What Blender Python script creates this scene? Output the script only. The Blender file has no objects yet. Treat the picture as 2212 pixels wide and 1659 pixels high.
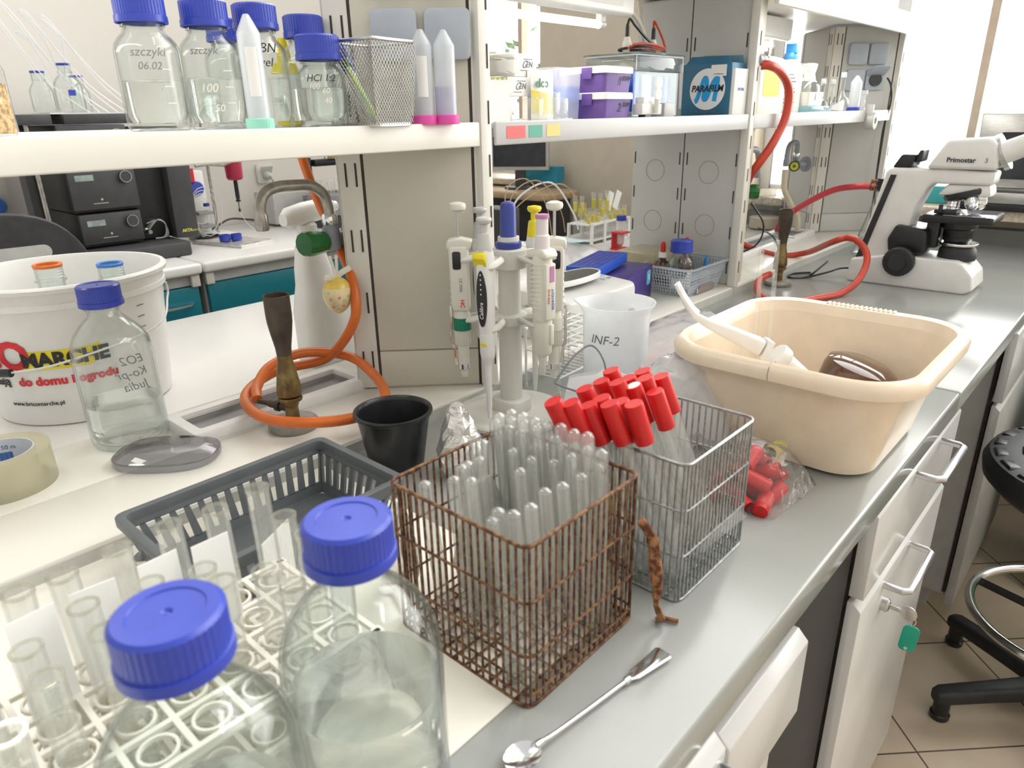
import bpy, bmesh, math, random
from mathutils import Vector, Matrix
random.seed(7)
PI = math.pi
SC = bpy.context.scene
COL = SC.collection

# ---------------------------------------------------------------- camera
F = 1523.0; CX = 1106.0; CY = 829.5
CAMP = Vector((0, 0, 1.345))
_vy = Vector((2582 - CX, 217 - CY, F)); _vz = Vector((1180 - CX, 4800 - CY, F))
_dy = _vy.normalized(); _dd = (_vz - _dy * _vz.dot(_dy)).normalized(); _dx = _dd.cross(_dy)
RW = Matrix((_dx, _dy, -_dd))          # camera (right, down, forward) -> world
cam_d = bpy.data.cameras.new('camera'); cam = bpy.data.objects.new('camera', cam_d); COL.objects.link(cam)
cam_d.sensor_width = 36.0; cam_d.lens = 36.0 * F / 2212.0; cam_d.clip_start = 0.02
_m = Matrix((RW.col[0], -RW.col[1], -RW.col[2])).transposed().to_4x4(); _m.translation = CAMP
cam.matrix_world = _m
cam_d.dof.use_dof = True; cam_d.dof.focus_distance = 1.15; cam_d.dof.aperture_fstop = 9.0
SC.camera = cam

# ---------------------------------------------------------------- sky, room lamps, exposure
W = bpy.data.worlds.new('sky'); SC.world = W; W.use_nodes = True
_wn = W.node_tree; _bg = _wn.nodes['Background']; _bg.inputs[0].default_value = (1.0, 0.985, 0.96, 1)
_tc = _wn.nodes.new('ShaderNodeTexCoord'); _sp = _wn.nodes.new('ShaderNodeSeparateXYZ'); _mr = _wn.nodes.new('ShaderNodeMapRange')   # the sky is brighter on the window side
_mr.interpolation_type = 'SMOOTHSTEP'; _mr.inputs['From Min'].default_value = 0.1; _mr.inputs['From Max'].default_value = 0.9
_mr.inputs['To Min'].default_value = 0.66; _mr.inputs['To Max'].default_value = 6.0
_wn.links.new(_tc.outputs['Generated'], _sp.inputs[0]); _wn.links.new(_sp.outputs['Y'], _mr.inputs['Value']); _wn.links.new(_mr.outputs[0], _bg.inputs[1])
def area(name, loc, size, power, target, col=(1, 1, 1)):
    l = bpy.data.lights.new(name, 'AREA'); l.shape = 'RECTANGLE'; l.size, l.size_y = size; l.energy = power; l.color = col
    o = bpy.data.objects.new(name, l); COL.objects.link(o); o.location = loc
    o.rotation_euler = (Vector(target) - Vector(loc)).to_track_quat('-Z', 'Y').to_euler()
    return o
area('ceiling_and_fill_light', (0.0, .75, 2.65), (0.07, 1.3), 2.4, (-.1, .75, 0.9), (1.0, 0.97, 0.91))
area('ceiling_and_fill_light', (1.0, 1.4, 2.65), (0.10, 1.3), 7, (.9, 1.5, 0.0), (1.0, .97, .91))  # added fill light, no known fitting: brightens the aisle and floor
area('aisle_lamp_light', (-2.0, 1.2, 2.75), (0.6, 1.3), 1.5, (-2.2, 1.2, 0.9), (1.0, 0.98, 0.94))
SC.view_settings.view_transform = 'Standard'; SC.view_settings.look = 'None'
SC.view_settings.gamma = 1.0; SC.view_settings.use_curve_mapping = False
SC.view_settings.exposure = 0.22
cy = SC.cycles
cy.transparent_max_bounces = 40; cy.max_bounces = 9; cy.diffuse_bounces = 3; cy.glossy_bounces = 4; cy.transmission_bounces = 8
cy.sample_clamp_indirect = 4.0; cy.use_denoising = True

# ---------------------------------------------------------------- points on known planes of the room
def ray(px, py): return RW @ Vector((px - CX, py - CY, F))
def at(px, py, x=None, y=None, z=None):
    r = ray(px, py)
    if z is not None: t = (z - CAMP.z) / r.z
    elif x is not None: t = x / r.x
    else: t = y / r.y
    return CAMP + r * t
def dep(px, py, d): return CAMP + RW @ Vector(((px - CX) / F * d, (py - CY) / F * d, d))

# ---------------------------------------------------------------- materials
def mk(name, col, rough=0.5, metal=0.0, spec=0.5, var=0.04, scale=30.0, bump=0.0, trans=0.0, coat=0.0, alpha=1.0, sss=0.0, col2=None, lo=0.4, hi=0.6, stretch=None):
    m = bpy.data.materials.new(name); m.use_nodes = True; nt = m.node_tree; b = nt.nodes['Principled BSDF']
    tc = nt.nodes.new('ShaderNodeTexCoord'); n = nt.nodes.new('ShaderNodeTexNoise'); n.inputs['Scale'].default_value = scale; n.inputs['Detail'].default_value = 4
    if stretch:
        mp = nt.nodes.new('ShaderNodeMapping'); mp.inputs['Scale'].default_value = stretch
        nt.links.new(tc.outputs['Object'], mp.inputs[0]); nt.links.new(mp.outputs[0], n.inputs['Vector'])
    else: nt.links.new(tc.outputs['Object'], n.inputs['Vector'])
    rp = nt.nodes.new('ShaderNodeValToRGB'); rp.color_ramp.elements[0].position = lo; rp.color_ramp.elements[1].position = hi
    c1 = tuple(max(0, c * (1 - var)) for c in col); c2 = col2 or tuple(min(1, c * (1 + var)) for c in col)
    if col2: c1 = col
    rp.color_ramp.elements[0].color = (*c1, 1); rp.color_ramp.elements[1].color = (*c2, 1)
    nt.links.new(n.outputs['Fac'], rp.inputs[0]); nt.links.new(rp.outputs[0], b.inputs['Base Color'])
    b.inputs['Roughness'].default_value = rough; b.inputs['Metallic'].default_value = metal
    b.inputs['Specular IOR Level'].default_value = spec; b.inputs['Transmission Weight'].default_value = trans
    b.inputs['Coat Weight'].default_value = coat; b.inputs['Alpha'].default_value = alpha
    if sss: b.inputs['Subsurface Weight'].default_value = sss; b.inputs['Subsurface Radius'].default_value = (0.01, 0.01, 0.01)
    if bump:
        bp = nt.nodes.new('ShaderNodeBump'); bp.inputs['Strength'].default_value = bump; bp.inputs['Distance'].default_value = 0.002
        nt.links.new(n.outputs['Fac'], bp.inputs['Height']); nt.links.new(bp.outputs[0], b.inputs['Normal'])
    return m
def glassy(name, tint=(0.97, 0.985, 0.98), refl=.75, base=0.035, edge=0.16, edgecol=(0.55, 0.6, 0.58), body=0.0, bodycol=(1, 1, 1), rough=0.03, bump=0.0, bscale=40):
    """thin clear wall: light passes straight through, the surface reflects by Fresnel, grazing walls are denser"""
    m = bpy.data.materials.new(name); m.use_nodes = True; nt = m.node_tree; nt.nodes.remove(nt.nodes['Principled BSDF']); N = nt.nodes.new; L = nt.links.new
    out = nt.nodes['Material Output']
    lw = N('ShaderNodeLayerWeight'); lw.inputs['Blend'].default_value = 0.5
    rp = N('ShaderNodeValToRGB'); e = rp.color_ramp.elements; e[0].position = 0.50; e[0].color = (*tint, 1); e[1].position = 0.99; e[1].color = tuple(t * (1 - edge) + c * edge for t, c in zip(tint, edgecol)) + (1,)
    L(lw.outputs['Facing'], rp.inputs[0])
    tr = N('ShaderNodeBsdfTransparent'); L(rp.outputs[0], tr.inputs[0])
    gl = N('ShaderNodeBsdfGlossy'); gl.inputs['Roughness'].default_value = rough
    fr = N('ShaderNodeMath'); fr.operation = 'POWER'; fr.inputs[1].default_value = 4.0; L(lw.outputs['Facing'], fr.inputs[0])
    ma = N('ShaderNodeMath'); ma.operation = 'MULTIPLY_ADD'; ma.inputs[1].default_value = refl; ma.inputs[2].default_value = base; ma.use_clamp = True
    L(fr.outputs[0], ma.inputs[0])
    first = tr
    nz = N('ShaderNodeTexNoise'); nz.inputs['Scale'].default_value = bscale; tc = N('ShaderNodeTexCoord'); L(tc.outputs['Object'], nz.inputs['Vector'])
    if bump:
        bp = N('ShaderNodeBump'); bp.inputs['Strength'].default_value = bump; bp.inputs['Distance'].default_value = 0.01
        L(nz.outputs['Fac'], bp.inputs['Height']); L(bp.outputs[0], gl.inputs['Normal']); L(bp.outputs[0], lw.inputs['Normal'])
    if body:
        df = N('ShaderNodeBsdfDiffuse'); df.inputs[0].default_value = (*bodycol, 1); tl = N('ShaderNodeBsdfTranslucent'); tl.inputs[0].default_value = (*bodycol, 1)
        md = N('ShaderNodeMixShader'); md.inputs[0].default_value = 0.45; L(df.outputs[0], md.inputs[1]); L(tl.outputs[0], md.inputs[2])
        mb = N('ShaderNodeMixShader'); mr = N('ShaderNodeMapRange'); mr.inputs['To Min'].default_value = body * 0.92; mr.inputs['To Max'].default_value = min(1, body * 1.08)
        L(nz.outputs['Fac'], mr.inputs['Value']); L(mr.outputs[0], mb.inputs[0]); L(tr.outputs[0], mb.inputs[1]); L(md.outputs[0], mb.inputs[2]); first = mb
    mx = N('ShaderNodeMixShader'); L(ma.outputs[0], mx.inputs[0]); L(first.outputs[0], mx.inputs[1]); L(gl.outputs[0], mx.inputs[2]); L(mx.outputs[0], out.inputs[0])
    return m
def watery(name, col, mixr=0.75):
    m = bpy.data.materials.new(name); m.use_nodes = True; nt = m.node_tree; nt.nodes.remove(nt.nodes['Principled BSDF']); N = nt.nodes.new; L = nt.links.new
    g = N('ShaderNodeBsdfGlass'); g.inputs['IOR'].default_value = 1.33; g.inputs['Roughness'].default_value = 0.0; g.inputs['Color'].default_value = (*col, 1)
    t = N('ShaderNodeBsdfTransparent'); t.inputs[0].default_value = (*col, 1); mx = N('ShaderNodeMixShader')
    nz = N('ShaderNodeTexNoise'); nz.inputs['Scale'].default_value = 8; mr = N('ShaderNodeMapRange'); mr.inputs['To Min'].default_value = mixr - .02; mr.inputs['To Max'].default_value = mixr + .02
    L(nz.outputs['Fac'], mr.inputs['Value']); L(mr.outputs[0], mx.inputs[0]); L(t.outputs[0], mx.inputs[1]); L(g.outputs[0], mx.inputs[2]); L(mx.outputs[0], nt.nodes['Material Output'].inputs[0])
    return m
def glow(name, col, strength):
    m = bpy.data.materials.new(name); m.use_nodes = True; nt = m.node_tree; b = nt.nodes['Principled BSDF']
    nz = nt.nodes.new('ShaderNodeTexNoise'); rp = nt.nodes.new('ShaderNodeValToRGB'); rp.color_ramp.elements[0].color = (*[c * .97 for c in col], 1); rp.color_ramp.elements[1].color = (*col, 1)
    nt.links.new(nz.outputs['Fac'], rp.inputs[0]); nt.links.new(rp.outputs[0], b.inputs['Emission Color']); b.inputs['Base Color'].default_value = (*col, 1)
    b.inputs['Emission Strength'].default_value = strength
    return m
def tiles(name):
    m = mk(name, (0.60, 0.49, 0.36), 0.32, var=0.06, scale=5, spec=.4); nt = m.node_tree; b = nt.nodes['Principled BSDF']; N = nt.nodes.new; L = nt.links.new
    src = b.inputs['Base Color'].links[0].from_socket
    tc = N('ShaderNodeTexCoord'); mp = N('ShaderNodeMapping'); mp.inputs['Rotation'].default_value = (0, 0, math.radians(45)); mp.inputs['Location'].default_value = (0.135, 0.05, 0)
    L(tc.outputs['Object'], mp.inputs[0])
    br = N('ShaderNodeTexBrick'); br.offset = 0; br.inputs['Scale'].default_value = 1.0; br.inputs['Brick Width'].default_value = 0.33; br.inputs['Row Height'].default_value = 0.33; br.inputs['Mortar Size'].default_value = 0.0022
    br.inputs['Color1'].default_value = (1, 1, 1, 1); br.inputs['Color2'].default_value = (0.93, 0.93, 0.92, 1); br.inputs['Mortar'].default_value = (0.16, 0.13, 0.11, 1)
    L(mp.outputs[0], br.inputs['Vector']); mx = N('ShaderNodeMixRGB'); mx.blend_type = 'MULTIPLY'; mx.inputs[0].default_value = 1
    L(src, mx.inputs[1]); L(br.outputs['Color'], mx.inputs[2]); L(mx.outputs[0], b.inputs['Base Color'])
    return m
M = {}
M['grey_top'] = mk('grey_laminate', (0.315, 0.325, 0.305), 0.17, var=0.03, scale=6, spec=.5)
M['white_top'] = mk('white_laminate', (0.80, 0.79, 0.75), 0.2, var=0.02, scale=5, spec=.5)
M['cream'] = mk('cream_ledge', (0.80, 0.775, 0.70), 0.22, var=0.02, scale=6)
M['cream_edge'] = mk('grey_edge', (0.50, 0.50, 0.46), 0.4, var=0.03)
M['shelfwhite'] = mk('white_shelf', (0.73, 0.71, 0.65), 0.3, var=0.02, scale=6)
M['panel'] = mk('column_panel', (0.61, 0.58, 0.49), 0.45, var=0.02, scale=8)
M['shelfdimmed'] = mk('dimmed_white_shelf', (0.54, 0.54, 0.535), 0.32, var=0.02, scale=6)  # shelf white darkened: weaker light beyond the lamp-lit shelf put into the colour
M['panelcooled'] = mk('cooled_grey_panel', (0.55, 0.55, 0.525), 0.45, var=0.02, scale=8)  # column panel greyed in colour where the warm lamp light doesn't reach
M['upright'] = mk('column_upright', (0.70, 0.68, 0.62), 0.42, var=0.03, scale=12)
M['slot'] = mk('dark_slot', (0.05, 0.04, 0.035), 0.8, var=.2)
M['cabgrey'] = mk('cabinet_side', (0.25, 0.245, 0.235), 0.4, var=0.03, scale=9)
M['cabwhite'] = mk('cabinet_front', (0.68, 0.68, 0.67), 0.22, var=0.02, scale=9)
M['wall'] = mk('wall_paint', (0.74, 0.705, 0.65), 0.8, var=0.006, scale=40)
M['wallbacklit'] = mk('wall_paint_backlit', (0.66, 0.59, 0.48), 0.85, var=0.02, scale=14, bump=.05)  # wall paint darkened to beige: its backlit shade is put into the colour
M['skirt'] = mk('grey_splash', (0.28, 0.285, 0.275), 0.5, var=0.03)
M['stone'] = mk('stone_sill', (0.62, 0.54, 0.43), 0.4, var=0.15, scale=120)
M['tiles'] = tiles('floor_tiles')
M['frame'] = mk('window_frame', (0.82, 0.82, 0.83), 0.35, var=.02)
M['tan'] = mk('tan_mullion', (0.62, 0.50, 0.40), 0.5, var=.04)
M['teal'] = mk('teal_front', (0.012, 0.185, 0.235), 0.3, var=0.03)
M['chrome'] = mk('chrome', (0.82, 0.82, 0.83), 0.14, metal=1.0, var=.03)
M['alu'] = mk('aluminium', (0.66, 0.67, 0.69), 0.28, metal=1.0, var=.03)
M['oldchrome'] = mk('worn_chrome', (0.40, 0.375, 0.34), 0.35, metal=.85, var=.15, scale=60)
M['greycoat'] = mk('grey_enamel', (0.30, 0.32, 0.36), 0.45, var=.06)
M['blue'] = mk('cap_blue', (0.03, 0.055, 0.40), 0.30, var=.05, scale=40)
M['bluedark'] = mk('cap_blue_dark', (0.03, 0.05, 0.40), 0.35, var=.05)
M['navy'] = mk('navy_plastic', (0.035, 0.055, 0.28), 0.35, var=.05)
M['rackblue'] = mk('rack_blue', (0.01, 0.09, 0.55), 0.45, var=.05)
M['glass'] = glassy('clear_glass', edge=.42, edgecol=(.42, .47, .45), refl=.9)
M['tubeglass'] = glassy('tube_glass', tint=(0.985, 0.99, 0.985), refl=1.0, base=0.085, edge=0.12, edgecol=(0.55, 0.55, 0.52), body=.08, bodycol=(.95, .95, .92))
M['rimglass'] = glassy('glass_rim', tint=(0.86, 0.86, 0.80), refl=1.0, base=0.12, edge=0.5, body=.12, bodycol=(.95, .95, .9))
M['plastic_clear'] = glassy('clear_plastic', tint=(0.97, 0.97, 0.96), refl=0.9, base=.03, body=.10)
M['plastic_milky'] = glassy('milky_plastic', tint=(0.95, 0.96, 0.97), refl=.6, body=.80, bodycol=(.93, .945, .96), rough=.2)
M['plastic_frost'] = glassy('frosted_plastic', tint=(0.95, 0.96, 0.97), refl=.5, body=.40, bodycol=(.9, .92, .94), rough=.25)
M['smoke'] = glassy('smoky_plastic', tint=(0.78, 0.78, 0.80), refl=1.0, base=.04, edge=.5, edgecol=(.3, .3, .32), body=.07, bodycol=(.5, .5, .53))
M['film'] = glassy('plastic_film', tint=(0.965, 0.96, 0.96), refl=.8, base=.05, body=.68, bodycol=(.97, .96, .96), rough=.2, bump=.22, bscale=26)
M['filmclear'] = glassy('clear_film', tint=(0.98, 0.97, 0.97), refl=.8, base=.03, body=.08, rough=.12, bump=.6, bscale=50)
M['bluetank'] = glassy('blue_acrylic', tint=(0.62, 0.72, 0.93), refl=.9, body=.12, bodycol=(.1, .25, .8))
M['cleartank'] = glassy('clear_acrylic', tint=(0.86, 0.91, 0.94), refl=1.0, base=.03, edge=.4, edgecol=(.4, .5, .6))
M['water'] = watery('water', (0.985, 0.99, 0.985))
M['amberliq'] = watery('amber_liquid', (0.93, 0.80, 0.58), .4)
M['paleyellow'] = watery('pale_broth', (0.97, 0.93, 0.70), .3)
M['violetliq'] = glassy('violet_liquid', tint=(.80, .76, .93), body=.25, bodycol=(.65, .6, .9))
M['blueliq'] = glassy('blue_liquid', tint=(.60, .72, .95), body=.35, bodycol=(.35, .5, .92))
M['paper'] = mk('white_paper', (0.86, 0.86, 0.84), 0.7, var=.02, scale=20)
M['paperwarm'] = mk('cream_paper', (0.85, 0.825, 0.74), 0.75, var=.02, scale=10)
M['white'] = mk('white_plastic', (0.78, 0.775, 0.75), 0.32, var=.02)
M['ivory'] = mk('ivory_plastic', (0.70, 0.68, 0.60), 0.35, var=.02)
M['standbeige'] = mk('stand_beige', (0.66, 0.66, 0.60), 0.4, var=.02)
M['black'] = mk('black_plastic', (0.013, 0.014, 0.016), 0.3, var=.2)
M['blackmatt'] = mk('black_rubber', (0.022, 0.023, 0.026), 0.5, var=.2, bump=.1)
M['dark'] = mk('dark_grey_case', (0.052, 0.052, 0.054), 0.5, var=.08)
M['darker'] = mk('black_case', (0.020, 0.020, 0.022), 0.5, var=.1)
M['traygrey'] = mk('tray_grey', (0.105, 0.117, 0.122), 0.42, var=.05)
M['midgrey'] = mk('mid_grey', (0.30, 0.30, 0.30), 0.5, var=.05)
M['lightgrey'] = mk('light_grey', (0.52, 0.52, 0.50), 0.45, var=.04)
M['bluegrey'] = mk('socket_bluegrey', (0.43, 0.475, 0.535), 0.5, var=.02)
M['green'] = mk('tap_green', (0.008, 0.125, 0.022), 0.28, var=.1)
M['pipgreen'] = mk('collar_green', (0.0, 0.19, 0.105), 0.35, var=.05)
M['keytag'] = mk('tag_green', (0.0, 0.33, 0.22), 0.4, var=.05)
M['orange'] = mk('hose_orange', (0.66, 0.145, 0.018), 0.36, var=.08, scale=20)
M['redhose'] = mk('hose_red', (0.55, 0.055, 0.028), 0.36, var=.08, scale=20)
M['pinkhose'] = mk('hose_crimson', (0.55, 0.045, 0.065), 0.36, var=.08, scale=20)
M['red'] = mk('cap_red', (0.58, 0.012, 0.012), 0.36, var=.06)
M['yellow'] = mk('yellow_plastic', (0.80, 0.66, 0.02), 0.4, var=.05)
M['yellowpale'] = mk('yellow_rack', (0.72, 0.62, 0.22), 0.4, var=.05)
M['lilac'] = mk('lilac_plastic', (0.50, 0.22, 0.42), 0.4, var=.05)
M['purple'] = mk('purple_box', (0.145, 0.075, 0.30), 0.4, var=.06)
M['pink'] = mk('pink_cap', (0.78, 0.09, 0.42), 0.4, var=.05)
M['mint'] = mk('mint_cap', (0.33, 0.74, 0.60), 0.4, var=.05)
M['basin'] = mk('basin_cream', (0.83, 0.70, 0.54), 0.25, var=.03, scale=25, sss=.15)
M['wirerust'] = mk('rusty_wire', (0.085, 0.030, 0.015), 0.7, metal=.25, var=.5, scale=160, col2=(0.235, 0.125, 0.055), bump=.4)
M['wirezinc'] = mk('zinc_wire', (0.30, 0.31, 0.31), 0.38, metal=.85, var=.2, scale=140, col2=(.42, .43, .42))
M['wirewhite'] = mk('white_wire', (0.74, 0.74, 0.72), 0.4, var=.03)
M['wiregrey'] = mk('mesh_wire', (0.36, 0.35, 0.32), 0.4, metal=.7, var=.1)
M['rust'] = mk('rust_flakes', (0.10, 0.030, 0.012), 0.85, var=.4, scale=120, col2=(0.36, 0.17, 0.07), bump=.6, lo=.42, hi=.58)
M['burner'] = mk('burnt_brass', (0.055, 0.042, 0.036), 0.5, metal=.5, var=.3, scale=30, col2=(0.10, 0.075, 0.055))
M['brass'] = mk('stained_brass', (0.25, 0.19, 0.07), 0.4, metal=.7, var=.3, scale=50, col2=(0.15, 0.09, 0.04))
M['burnbase'] = mk('chipped_base', (0.24, 0.25, 0.235), 0.45, metal=.3, var=.2, scale=60, col2=(0.33, 0.30, 0.25))
M['steel'] = mk('brushed_steel', (0.55, 0.55, 0.54), 0.3, metal=1.0, var=.08, scale=40, stretch=(1, 1, 12))
M['foil'] = mk('aluminium_foil', (0.86, 0.85, 0.82), 0.25, metal=.7, var=.05, scale=140, bump=1.0)
M['amber'] = mk('amber_glass', (0.075, 0.028, 0.010), 0.08, var=.2, coat=.5)
M['cardblue'] = mk('box_blue', (0.03, 0.155, 0.27), 0.42, var=.12, scale=12)
M['skyblue'] = mk('letter_blue', (0.02, 0.34, 0.72), 0.4, var=.04)
M['violetbox'] = mk('violet_carton', (0.05, 0.025, 0.19), 0.35, var=.1)
M['wood'] = mk('wood_edge', (0.52, 0.37, 0.22), 0.5, var=.12, scale=8, stretch=(1, 8, 1))
M['ink'] = mk('black_ink', (0.02, 0.02, 0.025), 0.6, var=.1)
M['inkgrey'] = mk('faded_ink', (0.20, 0.20, 0.22), 0.6, var=.1)
M['inkred'] = mk('red_ink', (0.66, 0.02, 0.03), 0.5, var=.05)
M['inkblue'] = mk('blue_ink', (0.05, 0.16, 0.50), 0.5, var=.05)
M['inkwhite'] = mk('white_ink', (0.86, 0.84, 0.76), 0.5, var=.02)
M['inkgold'] = mk('gold_ink', (0.75, 0.70, 0.12), 0.5, var=.05)
M['hosepale'] = mk('pale_hose', (0.66, 0.58, 0.42), 0.35, var=.05)
M['eggyellow'] = mk('egg_yellow', (0.78, 0.57, 0.11), 0.3, var=.08, scale=60)
M['eggpale'] = mk('egg_cream', (0.80, 0.68, 0.37), 0.35, var=.05, scale=60)
M['eggpink'] = mk('egg_pink', (0.70, 0.20, 0.30), 0.5, var=.1)
M['egggrey'] = mk('egg_greyblue', (0.40, 0.52, 0.52), 0.5, var=.1)
M['ribbon'] = mk('ribbon', (0.72, 0.68, 0.58), 0.5, var=.05)
M['tape'] = glassy('tape_film', tint=(.90, .87, .70), refl=.8, base=.03, body=.62, bodycol=(.83, .80, .63), rough=.1)
M['tapecore'] = mk('tape_core', (0.62, 0.65, 0.70), .6, var=.03)
M['bulb'] = glow('lamp_diffuser', (1.0, 0.97, 0.90), 3.0)
M['screen'] = mk('screen_black', (0.02, 0.022, 0.028), .15, var=.2)
M['lcd'] = mk('lcd_green', (0.30, 0.36, 0.33), .3, var=.15, scale=40)
M['leaf'] = mk('foliage', (0.30, 0.42, 0.26), .7, var=.4, scale=30)
M['pinkgel'] = mk('pink_granules', (0.72, 0.46, 0.42), .7, var=.15, scale=90, bump=.3)

# ---------------------------------------------------------------- mesh building
class B:
    def __init__(s): s.v = []; s.f = []; s.k = []; s.m = Matrix.Identity(4); s.c = 0
    def add(s, vs, fs):
        n = len(s.v); s.v += [s.m @ Vector(v) for v in vs]; s.f += [tuple(i + n for i in f) for f in fs]; s.k += [s.c] * len(fs); return s
    def box(s, c, d, r=0.0, top=(1, 1), sh=(0, 0)):
        x, y, z = [q / 2 for q in d]; R = Matrix.Rotation(r, 3, 'Z') if not isinstance(r, Matrix) else r; vs = []
        for sz in (-1, 1):
            tx, ty = (top if sz > 0 else (1, 1)); ox, oy = (sh if sz > 0 else (0, 0))
            for sx, sy in ((-1, -1), (1, -1), (1, 1), (-1, 1)): vs.append(Vector(c) + R @ Vector((sx * x * tx + ox, sy * y * ty + oy, sz * z)))
        return s.add(vs, [(3, 2, 1, 0), (4, 5, 6, 7), (0, 1, 5, 4), (1, 2, 6, 5), (2, 3, 7, 6), (3, 0, 4, 7)])
    def lathe(s, prof, n=32, c=(0, 0, 0), ax=None, ribs=None, arc=None):
        """prof: (r, z) list; ax: a direction the axis follows; r = 0 closes to a point"""
        R = Matrix.Identity(3) if ax is None else Vector((0, 0, 1)).rotation_difference(Vector(ax)).to_matrix(); c = Vector(c)
        vs = []; idx = []
        for i, (r, z) in enumerate(prof):
            if r <= 1e-7: idx.append([len(vs)]); vs.append(c + R @ Vector((0, 0, z)))
            else:
                row = []
                for k in range(n):
                    a = 2 * PI * k / n; rr = r
                    if ribs and ribs[0] <= i <= ribs[1] and k % 2: rr = r - ribs[2]
                    row.append(len(vs)); vs.append(c + R @ Vector((rr * math.cos(a), rr * math.sin(a), z)))
                idx.append(row)
        fs = []
        for a, b in zip(idx, idx[1:]):
            if len(a) == 1 and len(b) == 1: continue
            for k in range(n):
                k2 = (k + 1) % n
                if len(a) == 1: fs.append((a[0], b[k2], b[k]))
                elif len(b) == 1: fs.append((a[k], a[k2], b[0]))
                else: fs.append((a[k], a[k2], b[k2], b[k]))
        return s.add(vs, fs)
    def cyl(s, p, q, r, n=16, r2=None):
        p = Vector(p); q = Vector(q); h = (q - p).length; r2 = r if r2 is None else r2
        return s.lathe([(0, 0), (r, 0), (r2, h), (0, h)], n, p, q - p)
    def tube(s, pts, r, n=8, closed=False, smooth=0, flat=1.0, up=None):
        P = [Vector(p) for p in pts]
        if smooth: P = spline(P, smooth, closed)
        N = len(P); T = []
        for i in range(N):
            a = P[(i - 1) % N] if closed or i else P[0]; b = P[(i + 1) % N] if closed or i < N - 1 else P[-1]
            T.append((b - a).normalized())
        u = Vector(up) if up else T[0].orthogonal(); u = (u - T[0] * u.dot(T[0])).normalized(); vs = []
        for i in range(N):
            u = u - T[i] * u.dot(T[i]); u = u.normalized() if u.length > 1e-6 else T[i].orthogonal().normalized(); w = T[i].cross(u)
            rr = r[i * (len(r) - 1) // max(1, N - 1)] if isinstance(r, (list, tuple)) else r
            for k in range(n):
                a = 2 * PI * k / n; vs.append(P[i] + u * (math.cos(a) * rr) + w * (math.sin(a) * rr * flat))
        fs = []
        for i in range(N if closed else N - 1):
            j = (i + 1) % N
            for k in range(n): k2 = (k + 1) % n; fs.append((i * n + k, i * n + k2, j * n + k2, j * n + k))
        if not closed: fs.append(tuple(reversed(range(n)))); fs.append(tuple((N - 1) * n + k for k in range(n)))
        return s.add(vs, fs)
    def prism(s, poly, h, O=(0, 0, 0), X=(1, 0, 0), Y=(0, 1, 0)):
        """polygon in the plane X, Y at O, pushed along X x Y by h (a number or (from, to))"""
        O = Vector(O); X = Vector(X).normalized(); Y = Vector(Y).normalized(); Z = X.cross(Y); h0, h1 = h if isinstance(h, tuple) else (0, h); n = len(poly)
        vs = [O + X * a + Y * b + Z * h0 for a, b in poly] + [O + X * a + Y * b + Z * h1 for a, b in poly]
        return s.add(vs, [tuple(reversed(range(n))), tuple(range(n, 2 * n))] + [(i, (i + 1) % n, n + (i + 1) % n, n + i) for i in range(n)])
    def loft(s, rings, close=True, caps=(True, True)):
        n = len(rings[0]); vs = [v for r in rings for v in r]; fs = []
        for i in range(len(rings) - 1):
            for k in range(n if close else n - 1): k2 = (k + 1) % n; fs.append((i * n + k, i * n + k2, (i + 1) * n + k2, (i + 1) * n + k))
        if caps[0]: fs.append(tuple(reversed(range(n))))
        if caps[1]: fs.append(tuple((len(rings) - 1) * n + k for k in range(n)))
        return s.add(vs, fs)
    def grid(s, fn, nu, nv):
        vs = [fn(i / nu, j / nv) for j in range(nv + 1) for i in range(nu + 1)]
        return s.add(vs, [(j * (nu + 1) + i, j * (nu + 1) + i + 1, (j + 1) * (nu + 1) + i + 1, (j + 1) * (nu + 1) + i) for j in range(nv) for i in range(nu)])
def spline(P, k, closed=False):
    P = [Vector(p) for p in P]; N = len(P); out = []
    for i in range(N if closed else N - 1):
        g = (lambda j: P[j % N]) if closed else (lambda j: P[min(max(j, 0), N - 1)])
        a, b, c, d = g(i - 1), g(i), g(i + 1), g(i + 2)
        for q in range(k):
            t = q / k; out.append(0.5 * (2 * b + (c - a) * t + (2 * a - 5 * b + 4 * c - d) * t * t + (3 * b - a - 3 * c + d) * t ** 3))
    if not closed: out.append(P[-1])
    return out
def rrect(w, h, r, n=5, c=(0, 0)):
    out = []
    for sx, sy, a0 in ((1, 1, 0), (-1, 1, 90), (-1, -1, 180), (1, -1, 270)):
        for i in range(n + 1):
            a = math.radians(a0 + 90 * i / n); out.append((c[0] + sx * (w / 2 - r) + r * math.cos(a), c[1] + sy * (h / 2 - r) + r * math.sin(a)))
    return out
def link(o, parent=None):
    COL.objects.link(o)
    if parent is not None: o.parent = parent
    return o
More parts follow.
